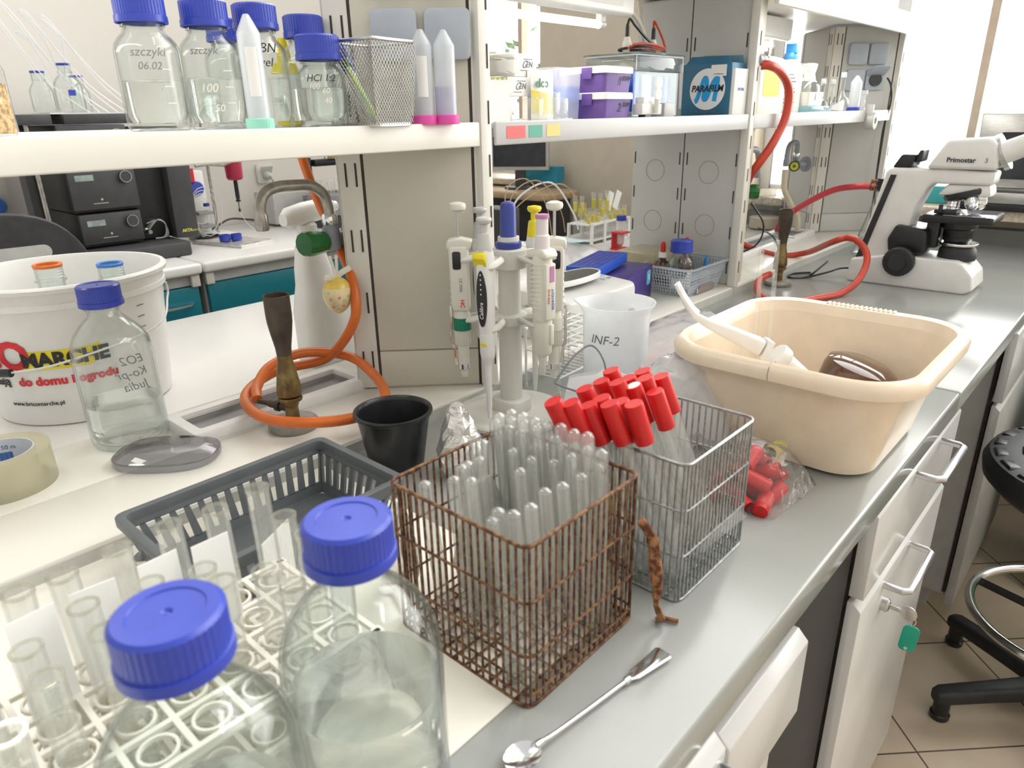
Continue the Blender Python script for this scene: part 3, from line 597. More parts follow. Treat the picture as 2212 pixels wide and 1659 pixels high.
# centrifuge tubes standing on their caps
def falcon(label, loc, capm, fill, lvl, L=.118, r=.0142, rz=0, lab=True, group=None):
    t = thing('centrifuge_tube', label, 'tube', loc, rz, group)
    b = B(); b.lathe([(r, .003), (r, L - .020), (r * .93, L - .017), (r * .28, L - .001), (r * .2, L), (0, L)], 32); b.lathe([(r - .001, .003), (r - .001, L - .021), (r * .2, L - .002), (0, L - .002)], 32); obj('tube_body', b, 'plastic_frost', t)
    b = B(); b.lathe([(0, 0), (r + .0025, 0), (r + .003, .001), (r + .003, .0115), (r + .0015, .0122), (r * .9, .0122)], 60, ribs=(2, 3, .0005)); obj('cap', b, capm, t)
    if fill: b = B(); b.lathe([(0, .0125), (r - .0015, .0125), (r - .0015, lvl), (0, lvl)], 28); obj('liquid', b, fill, t)
    if lab:
        a0 = math.atan2(-loc[1], -loc[0]) - rz; b = B(); b.grid(lambda u, v: ((r + .0004) * math.cos(a0 + (u - .5) * 1.0), (r + .0004) * math.sin(a0 + (u - .5) * 1.0), .035 + v * .05), 8, 1); obj('paper_label', b, 'paper', t)
    return t
falcon('upturned clear centrifuge tube on a mint cap, in front of the shelf bottles', onshelf(560, .80), 'mint', None, 0, L=.118, r=.0125)
falcon('upturned centrifuge tube on a pink cap, touching the mesh pen holder', onshelf(917, .965), 'pink', 'plastic_frost', .030, L=.118, r=.0145)
falcon('upturned centrifuge tube on a pink cap with violet liquid, nearest the shelf post', onshelf(965, .975), 'pink', 'violetliq', .048, L=.118, r=.0145, lab=False)
# jar cut by the left edge of the photo
t = thing('glass_jar', 'glass jar of brown granules at the cut left end of the cream shelf', 'jar', onshelf(-20, .72))
b = B(); b.lathe([(0, 0), (.019, 0), (.021, .003), (.021, .062), (.017, .072), (.017, .085)], 32); obj('jar_body', b, 'glass', t)
b = B(); b.lathe([(0, .002), (.0195, .002), (.0195, .05), (0, .05)], 28); obj('granules', b, mk('granules', (.55, .36, .18), .8, var=.4, scale=220), t)
# ---------------------------------------------------------------- mesh pen holder with pens
pc = onshelf(812, .925); t = thing('pen_holder', 'square silver mesh pen holder on the cream shelf', 'pen holder', pc, math.radians(8))
b = B(); h = .098; w0, w1 = .034, .041
def side_pt(s, u, v, k):
    w = w0 + (w1 - w0) * v; x = -w + 2 * w * u
    return [(x, -w, .002 + h * v), (w, x, .002 + h * v), (-x, w, .002 + h * v), (-w, -x, .002 + h * v)][k]
for k in range(4):
    for i in range(-15, 16):   # expanded-metal diamonds
        for sgn in (1, -1):
            pts = []
            for q in range(2):
                v0 = 0.0 if q == 0 else 1.0; pts.append(i / 15 + sgn * (v0 - .5) * .9 + .5)
            u0, u1 = pts; lo_, hi_ = 0.0, 1.0
            if u0 == u1: continue
            ta = (0 - u0) / (u1 - u0); tb = (1 - u0) / (u1 - u0); ta, tb = min(ta, tb), max(ta, tb); ta = max(0, ta); tb = min(1, tb)
            if tb - ta < .03: continue
            b.tube([side_pt(0, u0 + (u1 - u0) * ta, ta, k), side_pt(0, u0 + (u1 - u0) * tb, tb, k)], .00042, 4)
obj('mesh_wall', b, 'wiregrey', t)
b = B(); b.tube([(x, y, h + .002) for x, y in rrect(2 * w1, 2 * w1, .010, 5)], .0022, 8, closed=True); obj('rim', b, 'steel', t)
b = B(); b.prism(rrect(2 * w0, 2 * w0, .006, 3), (0, .004)); obj('bottom_plate', b, 'steel', t)
def pen(label, a, c, r, capm, bodym, capf):
    a = Vector(a); c = Vector(c); L = (c - a).length; R = frame((1, .1, 0), c - a); p = Vector(pc) + a
    t = thing('pen', label, 'pen', p, rot=R); b = B(); b.lathe([(0, 0), (r * .3, .001), (r, .012), (r, L * capf), (0, L * capf)], 16); obj('barrel', b, bodym, t)
    b = B(); b.lathe([(0, L * capf), (r * 1.15, L * capf), (r * 1.15, L - .003), (r * .8, L), (0, L)], 16); b.box((r * 1.5, 0, L * (capf + 1) / 2), (.0015, .004, L * (1 - capf) * .7)); obj('cap', b, capm, t)
pen('blue-capped marker leaning in the mesh pen holder', (.024, -.024, .006), (-.034, -.027, .098), .0066, 'navy', 'lightgrey', .62)
pen('green striped pen leaning in the mesh pen holder', (.029, -.022, .006), (-.018, -.030, .080), .0040, 'green', mk('pen_green', (.20, .55, .35), .4, var=.5, scale=300, col2=(.7, .7, .1)), .86)
pen('pale cream pencil leaning in the mesh pen holder', (.010, -.028, .006), (-.024, -.024, .084), .0042, 'paperwarm', 'paperwarm', .9)

# ================================================================ glass test tubes and their wire baskets
def tube_parts(t, L, r, up, mat='tubeglass', lip=True):
    """test tube along local +z from z = 0; up: closed end on top"""
    s_ = (lambda z: L - z) if up else (lambda z: z); dome = [(r * math.sin(i * PI / 12), s_(r - r * math.cos(i * PI / 12))) for i in range(7)]
    b = B(); b.lathe(dome + [(r, s_(L))], 20); b.lathe([(rr * .86, s_(abs(z - s_(0)) + r * .14)) for rr, z in dome] + [(r * .86, s_(L))], 20); obj('tube_body', b, mat, t)
    b = B(); zz = s_(L); b.lathe([(r * .86, zz - .001), (r * 1.08, zz - .001), (r * 1.08, zz + .001), (r * .86, zz + .001), (r * .86, zz - .001)], 20); obj('tube_rim', b, 'rimglass', t)
def wire_basket(name, label, x0, x1, y0, y1, z0, z1, mat, pitch, rows, r=.0011, rim=.0017, group=None):
    t = thing(name, label, 'basket', ((x0 + x1) / 2, (y0 + y1) / 2, z0)); W_, D_ = x1 - x0, y1 - y0; H = z1 - z0
    ring = lambda z, rr: [(x, y, z) for x, y in rrect(W_, D_, rr, 4)]
    b = B(); b.tube(ring(H - rim, .010), rim, 8, closed=True); obj('top_rim', b, mat, t)
    b = B(); b.tube(ring(rim, .010), rim, 8, closed=True)
    for q in rows: b.tube(ring(H * q, .010), r * 1.1, 6, closed=True)
    obj('hoop', b, mat, t)
    nx = max(4, round(W_ / pitch)); ny = max(4, round(D_ / pitch))
    for s_ in (-1, 1):
        b = B()
        for i in range(nx): x = -W_ / 2 + W_ * (i + .5) / nx; b.tube([(x, s_ * (D_ / 2 - r), rim), (x, s_ * (D_ / 2 - r), H - rim)], r, 6)
        obj('side_wires', b, mat, t); b = B()
        for i in range(ny): y = -D_ / 2 + D_ * (i + .5) / ny; b.tube([(s_ * (W_ / 2 - r), y, rim), (s_ * (W_ / 2 - r), y, H - rim)], r, 6)
        obj('side_wires', b, mat, t)
    b = B(); mx, my = max(4, round(W_ / (pitch * 1.9))), max(4, round(D_ / (pitch * 1.9)))
    for i in range(1, mx): x = -W_ / 2 + W_ * i / mx; b.tube([(x, -D_ / 2, .004), (x, D_ / 2, .004)], r, 6)
    for i in range(1, my): y = -D_ / 2 + D_ * i / my; b.tube([(-W_ / 2, y, .0058), (W_ / 2, y, .0058)], r, 6)
    obj('bottom_grid', b, mat, t); return t
wire_basket('wire_basket', 'rusty brown wire basket full of upturned test tubes', -.442, -.284, .324, .474, ZB, 1.053, 'wirerust', .0078, (.33, .66, .08))
wire_basket('wire_basket', 'grey zinc wire basket holding red-capped test tubes', -.356, -.261, .517, .657, ZB, 1.05, 'wirezinc', .0072, (.34, .67))
tops = [(800, 560), (900, 585), (700, 590), (670, 640), (800, 620), (1005, 630), (920, 650), (1030, 680), (1110, 660), (1230, 680), (780, 690), (880, 730), (1340, 730), (1455, 755), (1175, 770), (990, 850), (820, 890), (1250, 840), (1450, 870), (1575, 900), (980, 960), (1170, 980), (1540, 1020), (530, 960), (380, 1030), (310, 1130), (460, 1140), (690, 1400), (820, 1420), (970, 1360), (490, 760), (60, 1170), (640, 1480), (430, 1000), (560, 820), (1090, 860), (1320, 930), (880, 1060), (720, 780), (1400, 1100), (1240, 1180), (1090, 1230)]
basket_tube = None
for px, py in tops:
    X, Y = 900 + px / 3.95, 740 + py / 3.95; best = None
    for q in range(12):
        z = 1.066 + (q // 2 + 1) * .006 * (1 if q % 2 else -1) - .003; p = at(X, Y, z=z); bad = max(0, -.428 - p.x) + max(0, p.x + .300) + max(0, .338 - p.y) + max(0, p.y - .460)
        if best is None or bad < best[0] - 1e-5: best = (bad, p)
    p = best[1]; p.x = min(max(p.x, -.430), -.298); p.y = min(max(p.y, .336), .462)
    base = Vector((min(p.x + .026, -.296), min(max(p.y - .012, .335), .462), ZB + .010)); d = p - base
    if basket_tube is None:
        basket_tube = thing('test_tube', 'clear upturned test tube standing among the others in the rusty wire basket', 'test tube', base, rot=frame((1, 0, 0), d), group='upturned test tubes in the rusty basket'); tube_parts(basket_tube, .158, .0065, True); bt_len = .158; o = basket_tube
    else: o = clone(basket_tube, loc=base, rot=frame((1, 0, 0), d))
    s_ = d.length / .158; o.scale = (1, 1, s_)
def red_tube(label, base, d, L=.165, r=.0068, worn=False):
    t = thing('capped_tube', label, 'test tube', base, rot=frame((1, 0, 0), d), group='red-capped tubes in the zinc basket')
    tube_parts(t, L - .006, r, False); b = B(); h = .034; rc = .0088
    b.lathe([(rc * .85, L - h), (rc, L - h), (rc, L - .002), (rc * .95, L), (0, L)], 24); c = obj('cap', b, 'red', t)
    if worn: b = B(); b.lathe([(0, L + .0003), (rc * .78, L + .0003), (rc * .78, L - .001)], 24); obj('cap_insert', b, 'paperwarm', c, label='cream insert in the cap')
    return t
reds = [(1655, 235), (1925, 240), (2080, 285), (1800, 300), (1570, 325), (1945, 300), (1710, 335), (1430, 390), (1850, 365), (2030, 415), (1160, 500), (1310, 510), (1575, 470), (1735, 500), (1460, 530), (1850, 520), (1640, 520)]
rt = None
for i, (px, py) in enumerate(reds):
    p = at(900 + px / 3.95, 740 + py / 3.95, z=1.100 - .0004 * (i % 5) * 4)
    base = Vector((min(max(p.x + .055, -.345), -.272), min(max(p.y + .045, .53), .645), ZB + .010)); d = p - base; L = d.length
    if rt is None: rt = red_tube('glass test tube with a bright red cap leaning in the zinc wire basket', base, d); o = rt
    elif i == 8: o = red_tube('red-capped test tube with a cream worn cap top in the zinc wire basket', base, d, worn=True); del o['group']
    else: o = clone(rt, loc=base, rot=frame((1, 0, 0), d))
    o.scale = (1, 1, L / .165)
# small loose clear tubes lying at the bottom of the zinc basket
b = B(); b.lathe([(.0, 0), (.004, .001), (.0055, .006), (.0055, .07), (.0045, .07)], 14)
lt = tag(obj('sample_vial', b, 'tubeglass'), 'small clear vial lying at the bottom of the zinc wire basket', 'vial', 'loose vials at the bottom of the zinc basket')
for i in range(9):
    o = lt if i == 0 else lt.copy()
    if i: COL.objects.link(o)
    o.location = (-.342 + .009 * i, .535 + .009 * (i % 3), .914 + .010 * (i % 3)); o.rotation_euler = (math.radians(-78 + 8 * (i % 3)), 0, math.radians(-25 + 18 * (i % 4)))
# rusty strip hanging between the two baskets
b = B(); pts = [(-.276, .466, 1.012), (-.268, .474, .992), (-.266, .478, .965), (-.262, .478, .94), (-.262, .478, .922), (-.256, .480, .908), (-.262, .486, .9035), (-.246, .492, .9035)]
b.tube(pts, [.004, .0055, .0060, .0045, .0028, .0032, .0040, .0028, .0028], 8, smooth=5, flat=.6); solo('rusty_strip', b, 'rust', 'flaking rusty tie strip hanging at the corner of the rusty basket', 'strip')
# ---------------------------------------------------------------- test tubes in the white rack, lower left
t = thing('tube_rack', 'white plastic test tube rack in the near left corner', 'rack', (0, 0, 0)); x0, x1, y0, y1 = -.498, -.364, .005, .245
def rack_plate(z, nm, hole=.0105):
    b = B(); nx, ny = 4, 7; dx, dy = (x1 - x0) / nx, (y1 - y0) / ny; w = .004
    for i in range(nx + 1): b.box((x0 + dx * i, (y0 + y1) / 2, z), (w, y1 - y0 + w, .004))
    for j in range(ny + 1): b.box(((x0 + x1) / 2, y0 + dy * j, z), (x1 - x0, w, .0039))
    for i in range(nx):
        for j in range(ny): c = (x0 + dx * (i + .5), y0 + dy * (j + .5)); b.lathe([(hole, z - .0015), (hole + .002, z - .0015), (hole + .002, z + .0015), (hole, z + .0015), (hole, z - .0015)], 16, (c[0], c[1], 0))
    obj(nm, b, 'paperwarm', t)
rack_plate(.985, 'upper_plate'); rack_plate(.945, 'middle_plate')
b = B(); b.box(((x0 + x1) / 2, (y0 + y1) / 2, .904), (x1 - x0, y1 - y0, .006)); obj('base_plate', b, 'paperwarm', t, bevel=.002)
for x in (x0, x1):
    for y in (y0, y1): b = B(); b.box((x, y, .945), (.008, .008, .084)); obj('rack_post', b, 'paperwarm', t)
tt = None; k = 0
for i in range(4):
    for j in range(7):
        x, y = x0 + (x1 - x0) * (i + .5) / 4, y0 + (y1 - y0) * (j + .5) / 7
        if (i, j) in ((2, 3), (1, 5)) or (i == 3 and 1 <= j <= 4): continue
        if tt is None: tt = thing('test_tube', 'open glass test tube in the white rack in the near left corner', 'test tube', (x, y, .908), rz=random.random(), group='open test tubes in the white rack'); tube_parts(tt, .162, .0090, False); o = tt
        else: o = clone(tt, loc=(x, y, .908), rot=Matrix.Rotation(random.uniform(-.03, .03), 3, 'X') @ Matrix.Rotation(random.uniform(-.03, .03), 3, 'Y'))
        o.scale = (1, 1, 1.0 if i < 1 else .93 - .03 * (k % 3)); k += 1
        if i < 2 and k % 2 == 0:
            b = B(); b.lathe([(0, .012), (.0072, .018), (.0072, .075), (0, .075)], 16); lq = solo('tube_broth', b, 'paleyellow', 'pale yellow broth inside a test tube of the white rack', 'broth', (x, y, .908), group='broth in the rack tubes')
for i, (x, y, a) in enumerate([(-.478, .062, .1), (-.478, .098, -.1), (-.478, .140, .05), (-.472, .175, .0)]):   # white paper slips between the tubes
    b = B(); b.box((0, 0, .055), (.0006, .030, .11), top=(1, .92)); solo('paper_slip', b, 'paper', ['blank white paper slip between the rack tubes, nearest the left edge', 'blank white paper slip between the second and third rack tubes', 'blank white paper slip behind the third rack tube', 'blank white paper slip beside the corner of the grey tray'][i], 'paper', (x + .012, y, .95), rz=a)
b = B(); b.box((0, 0, .05), (.0012, .045, .075)); solo('index_card', b, 'paper', 'white card standing in the grey tray behind the blue cap', 'card', (-.535, .262, .905), rz=.5)
b = B(); b.box((-.54, .02, ZB + .0012), (.48, .88, .002)); solo('bench_paper', b, 'paperwarm', 'cream protective sheet spread over the near part of the worktop', 'sheet', bevel=.0004)
# ================================================================ tray, pot, tape, lid, spoon
t = thing('plastic_tray', 'dark grey plastic tray with slotted sides, behind the rack of test tubes', 'tray', (-.645, .312, ZB)); b = B(); W0, D0, W1, D1, H = .128, .212, .170, .252, .067
def rr3(w, d, r, z): return [Vector((x, y, z)) for x, y in rrect(w, d, r, 4)]
b.loft([rr3(W0, D0, .012, .002), rr3(W0 - .006, D0 - .006, .010, .0045)]); obj('tray_bottom', b, 'traygrey', t)
def twall(nm, p0, p1, q0, q1, n):
    """slotted wall between bottom edge p0-p1 and top edge q0-q1: tapered bars, a band below and one above"""
    p0, p1, q0, q1 = map(Vector, (p0, p1, q0, q1)); d = (p1 - p0).normalized(); nn = d.cross((q0 - p0).normalized()).normalized() * .0016; b = B()
    def pt(u, v): return p0.lerp(p1, u).lerp(q0.lerp(q1, u), v)
    def quad(u0, u1, u2, u3, v0, v1):
        c = [pt(u0, v0), pt(u1, v0), pt(u2, v1), pt(u3, v1)]; b.add([x - nn for x in c] + [x + nn for x in c], [(3, 2, 1, 0), (4, 5, 6, 7), (0, 1, 5, 4), (1, 2, 6, 5), (2, 3, 7, 6), (3, 0, 4, 7)])
    quad(0, 1, 1, 0, 0, .22); quad(0, 1, 1, 0, .80, 1)
    for i in range(n + 1): u = i / n; w = .30 / n; quad(max(0, u - w), min(1, u + w), min(1, u + w * .62), max(0, u - w * .62), .2, .82)
    obj(nm, b, 'traygrey', t)
c0 = [(-W0 / 2, -D0 / 2, .003), (W0 / 2, -D0 / 2, .003), (W0 / 2, D0 / 2, .003), (-W0 / 2, D0 / 2, .003)]; c1 = [(-W1 / 2 + .006, -D1 / 2 + .006, H - .006), (W1 / 2 - .006, -D1 / 2 + .006, H - .006), (W1 / 2 - .006, D1 / 2 - .006, H - .006), (-W1 / 2 + .006, D1 / 2 - .006, H - .006)]
for i in range(4): j = (i + 1) % 4; twall('slotted_wall', c0[i], c0[j], c1[i], c1[j], 9 if i % 2 == 0 else 15)
b = B(); o_, i_ = rr3(W1, D1, .012, H), rr3(W1 - .018, D1 - .018, .008, H); b.loft([rr3(W1, D1, .012, H - .009), o_, i_, rr3(W1 - .018, D1 - .018, .008, H - .012)], caps=(False, False)); obj('tray_rim', b, 'traygrey', t, bevel=.0008)
b = B(); b.prism([(.016 * math.cos(a), .008 * math.sin(a)) for a in [i * PI / 12 for i in range(24)]], .0005, (-W1 / 2 + .019, -.105, .020), (0, 1, 0), (.12, 0, 1)); obj('moulded_badge', b, 'midgrey', t)
t = thing('plastic_pot', 'glossy black round plastic pot beside the grey tray', 'pot', (-.698, .530, ZB))
b = B(); b.lathe([(0, 0), (.034, 0), (.0365, .002), (.0478, .072), (.0478, .076), (.0520, .0765), (.0528, .079), (.0520, .0815), (.0485, .082), (.0465, .080), (.0455, .0765), (.035, .004), (0, .003)], 56); obj('pot_body', b, 'black', t)
t = thing('tape_roll', 'roll of clear packing tape lying flat at the left edge of the ledge', 'tape', (-1.000, .152, ZL)); RT = .056
b = B(); b.lathe([(.0395, 0), (RT, 0), (RT, .048), (.0395, .048), (.0395, 0)], 72); obj('tape_winding', b, 'tape', t)
b = B(); b.lathe([(.0375, .0005), (.0392, .0005), (.0392, .0475), (.0375, .0475), (.0375, .0005)], 60); c = obj('cardboard_core', b, 'tapecore', t, label='grey cardboard core with blue print')
def incore(s_, size, a, z, mat): 
    me = text_mesh(s_, size, 0, 0, .0001); me.materials.clear(); me.materials.append(M[mat])
    for v in me.vertices: th = a - v.co.x / .0373; v.co = (.0372 * math.cos(th), .0372 * math.sin(th), z + v.co.y)
    link(bpy.data.objects.new('core_print', me), c)
a0 = math.atan2(-.12, 1.0) + PI
incore('mm x 50 m', .008, a0 - .1, .036, 'inkblue'); incore('48 mm', .006, a0 - 1.1, .024, 'inkblue')
b = B()
for i in range(13): th = a0 + .1 - i * .045; b.box((.0371 * math.cos(th), .0371 * math.sin(th), .024), (.0005, .0007 + .0007 * (i % 3), .011), th)
obj('core_print', b, 'inkblue', c)
t = thing('dish_lid', 'smoky clear plastic lid lying in front of the water bottle on the ledge', 'lid', (-.918, .318, ZL), math.radians(-46)); b = B()
def oval(w, d, z, n=40): return [Vector((math.copysign(abs(math.cos(a)) ** .72, math.cos(a)) * w, math.copysign(abs(math.sin(a)) ** .72, math.sin(a)) * d, z)) for a in [2 * PI * i / n for i in range(n)]]
b.loft([oval(.044, .066, .0), oval(.0455, .0675, .004), oval(.044, .066, .011), oval(.040, .062, .013), oval(.031, .052, .019), oval(.028, .048, .020)], caps=(False, True)); b.loft([oval(.0425, .0645, 0), oval(.0425, .0645, .010), oval(.029, .05, .018)], caps=(False, True)); obj('lid_shell', b, 'smoke', t)
b = B(); b.tube(oval(.0440, .0660, .0105), .0012, 6, closed=True); obj('lid_rim', b, 'smoke', t)
d = Vector((.022, .166, 0)).normalized(); t = thing('lab_spoon', 'steel spoon spatula lying on the worktop in front of the rusty basket', 'spoon', (-.256, .288, ZB), rot=frame(d, (0, 0, 1))); b = B()
def bowl(z0, sgn): return [[Vector((-.003 + .0135 * k * math.cos(a) * 1.12, .0122 * k * math.sin(a), z0 - .0052 * (1 - k * k) + .0062)) for a in [2 * PI * i / 28 for i in range(28)]] for k in (.02, .3, .55, .8, .95, 1.0)]
r1 = bowl(0, 1); r2 = [[v + Vector((0, 0, .0009)) for v in r] for r in reversed(r1)]; b.loft(r1 + r2); obj('spoon_bowl', b, 'chrome', t)
b = B(); b.tube([(.010, 0, .0068), (.018, 0, .0066), (.03, 0, .0052), (.07, 0, .0042), (.112, 0, .0040)], [.0030, .0021, .0019, .0020, .0023], 10, smooth=4); b.lathe([(0, -.004), (.003, -.003), (.0034, 0), (.003, .003), (0, .004)], 12, (.112, 0, .0042), (1, 0, 0)); obj('spoon_handle', b, 'chrome', t)
b = B(); b.prism([(.114, -.002), (.122, -.0055), (.160, -.0085), (.1625, -.006), (.1625, .006), (.160, .0085), (.122, .0055), (.114, .002)], (.003, .0048)); obj('spatula_blade', b, 'chrome', t, bevel=.0005)
# foil pieces
def foil(label, loc, rx, ry, h, seed, n=16):
    random.seed(seed); rings = []
    for k in range(9):
        f = k / 8; w = math.sin(PI * (.18 + .75 * f)) ** .6 * (1 - .35 * f); rings.append([Vector((rx * w * math.cos(a) * random.uniform(.75, 1.15), ry * w * math.sin(a) * random.uniform(.75, 1.15), h * f + random.uniform(-.003, .003) * (0 < k < 8))) for a in [2 * PI * i / n for i in range(n)]])
    for v in rings[0]: v.z = 0
    b = B(); b.loft(rings); return solo('foil_bundle', b, 'foil', label, 'foil', loc, flat=True)
foil('crumpled aluminium foil bundle standing behind the rusty basket', (-.612, .566, ZB), .034, .030, .100, 4)
foil('long foil wrap standing in the back left corner of the rusty basket', (-.420, .415, ZB + .008), .013, .046, .115, 9)
foil('small crumpled foil ball behind the blue cap, left of the rusty basket', (-.482, .362, ZB), .020, .018, .100, 12)
# ================================================================ drip cup, burners, taps and hoses
def drip_cup(label, x0, x1, y0, y1, z=ZL):
    t = thing('drip_cup', label, 'sink', ((x0 + x1) / 2, (y0 + y1) / 2, z)); w, d = x1 - x0, y1 - y0; b = B()
    b.loft([[Vector((x, y, zz)) for x, y in rrect(w - k, d - k, .004, 2)] for k, zz in ((0, 0), (0, .014), (.004, .017), (.034, .017), (.038, .010))], caps=(False, False)); obj('cup_frame', b, 'white', t)
    b = B(); b.loft([[Vector((x, y, zz)) for x, y in rrect(w - k, d - k, .004, 2)] for k, zz in ((.037, .012), (.040, .0015))], caps=(False, True)); obj('cup_basin', b, 'midgrey', t)
drip_cup('long white drip sink with grey basin set in the ledge behind the first burner', -1.022, -.922, .358, .660)
drip_cup('white drip sink with grey basin set in the ledge behind the second burner', -1.02, -.905, 1.98, 2.62)
def burner(label, loc, ang, hgt=1.0, group=None):
    t = thing('gas_burner', label, 'burner', loc, ang)
    b = B(); b.lathe([(0, 0), (.034, 0), (.036, .003), (.036, .009), (.034, .012), (.012, .013), (0, .013)], 40); obj('burner_foot', b, 'burnbase', t)
    b = B(); b.lathe([(0, .012), (.010, .013), (.0095, .034), (.011, .036), (.011, .042), (.0165, .043), (.0175, .046), (.0165, .049), (.008, .048), (0, .048)], 28); obj('burner_collar', b, 'brass', t)
    b = B(); b.cyl((-.008, 0, .030), (-.036, 0, .034), .0058, 14); b.cyl((-.036, 0, .034), (-.055, 0, .036), .0042, 12); b.lathe([(.0058, -.003), (.0085, -.003), (.0085, .003), (.0058, .003)], 14, (-.022, 0, .032), (1, 0, -.1)); obj('gas_inlet', b, 'burner', t)
    b = B(); b.lathe([(.0075, .049), (.0165, .052), (.0178, .056), (.0170, .066), (.0135, .088), (.0108, .102), (.0104, .112)], 32); obj('burner_throat', b, 'brass', t)
    b = B(); b.lathe([(.0104, .112), (.0110, .122), (.0150, .145), (.0172, .160), (.0178, .170), (.0178, .198), (.0170, .199), (.0158, .198), (.0158, .165), (.009, .12)], 32); obj('burner_head', b, 'burner', t)
    return t
burner('brass gas burner with a blackened head inside the loop of orange hose', (-.876, .484, ZL), math.radians(25))
burner('rusty gas burner with red hose beside the microscope', (-.725, 1.868, ZB), math.radians(-60))
def hose(name, label, pts, r, mat, cat='hose', n=12, **k):
    b = B(); b.tube(pts, r, n, smooth=8); return solo(name, b, mat, label, cat, **k)
hose('rubber_hose', 'orange rubber hose hanging past the tap and looped round the first burner', [at(645, 312, x=-1.086), at(654, 345, x=-1.083), at(672, 395, x=-1.06), at(690, 440, x=-1.03), at(717, 495, x=-.998), at(738, 545, x=-.962), at(756, 592, x=-.925), at(768, 640, x=-.900), at(766, 690, x=-.895), at(738, 742, x=-.93), (-.985, .612, .966), (-1.012, .548, .960), (-.986, .486, .958), (-.940, .447, .956), (-.877, .437, .952), (-.825, .460, .950), (-.782, .507, .950), (-.772, .556, .952), (-.800, .596, .956), (-.872, .630, .962), (-.945, .636, .975), (-.99, .585, .985), (-.985, .52, .982), (-.958, .478, .966), (-.930, .461, .957)], .0078, 'orange')
def tap(label, loc, d, spout, knobm='green', spm='oldchrome', knobdir=None, egg=False):
    """bench tap on a wall flange: d points away from the column, spout = list of local points"""
    t = thing('bench_tap', label, 'tap', loc); d = Vector(d).normalized()
    b = B(); b.lathe([(0, -.055), (.026, -.055), (.026, -.050), (.012, -.046), (.012, .0), (0, .0)], 28, (0, 0, 0), d); b.lathe([(0, -.014), (.0135, -.013), (.0145, 0), (.0135, .018), (.0105, .026), (0, .026)], 24); obj('tap_body', b, 'greycoat', t)
    b = B(); kd = Vector(knobdir or d).normalized(); b.lathe([(0, .014), (.0125, .014), (.0165, .020), (.0195, .046), (.0190, .056), (.0175, .060), (0, .061)], 12, (0, 0, 0), kd, ); obj('tap_knob', b, knobm, t, ang=20)
    b = B(); b.lathe([(0, .026), (.0115, .026), (.0125, .030), (.0125, .038), (.0100, .042), (0, .042)], 24); obj('tap_nut', b, 'chrome', t)
    b = B(); b.tube(spout, .0082, 16, smooth=7); obj('tap_spout', b, spm, t)
    e = Vector(spout[-1]); b = B(); b.lathe([(0, -.020), (.0085, -.020), (.0098, -.018), (.0098, 0), (.0085, .004), (0, .004)], 24, e, ribs=(2, 3, .0012)); obj('tap_outlet', b, spm, t); return t
tap('chrome swan-neck tap with a green knob on the nearest column', (-.965, .642, 1.162), (.25, -1, 0), [(0, 0, .038), (0, -.001, .055), (0, -.008, .074), (0, -.028, .0865), (0, -.055, .089), (0, -.082, .089), (0, -.102, .083), (0, -.113, .068), (0, -.115, .05)], knobdir=(.22, -1, .06))
# Easter egg on a ribbon
t = thing('egg_ornament', 'yellow painted Easter egg hanging on a ribbon from the green tap knob', 'ornament', (-.925, .615, 1.085)); prof = [(.0225 * math.sin(a) * (1 - .16 * math.cos(a)), -.0285 * math.cos(a)) for a in [i * PI / 18 for i in range(19)]]
b = B(); b.lathe([(max(r, 0) if 0 < i < 18 else 0, z) for i, (r, z) in enumerate(prof)], 32); obj('egg_shell', b, 'eggpale', t)
b = B(); b.lathe([(r * 1.012, z * 1.012) for r, z in prof[12:18]] + [(0, .0289)], 32); obj('glaze_top', b, 'eggyellow', t)
va = math.atan2(-.615, .925)
for i, (da, z, m) in enumerate([(-.5, -.002, 'eggpink'), (.1, .001, 'eggpink'), (-.2, -.006, 'egggrey'), (.45, -.004, 'egggrey'), (-.65, .008, 'egggrey'), (-.4, -.014, 'eggpink'), (.0, -.015, 'egggrey'), (.4, -.013, 'eggpink'), (.8, .002, 'egggrey'), (-.05, -.022, 'eggyellow')]):
    a = va + da; r = .0225 * math.sqrt(max(0, 1 - (z / .0287) ** 2)) * 1.035; n = Vector((math.cos(a), math.sin(a), z * 20)).normalized(); b = B(); b.lathe([(.0034 if 0 else .0026, 0), (.002, .0007), (0, .0008)], 5, Vector((math.cos(a) * r, math.sin(a) * r, z)) * .985, n); obj('painted_flower', b, m, t)
b = B()
for s_ in (-1, 1): b.tube([(.0, s_ * .002, .028), (.001, s_ * .003, .042), (-.002, s_ * .006, .062)], .0028, 6, smooth=5, flat=.25, up=(0, 1, 0))
for s_, h_ in ((-1, .006), (1, .014)): b.tube([(0, 0, .028), (.006, s_ * .010, .028 + h_ * .6), (.008, s_ * .020, .026 + h_), (.006, s_ * .024, .028 + h_)], .0045, 6, smooth=5, flat=.2, up=(0, 0, 1))
obj('ribbon', b, 'ribbon', t)
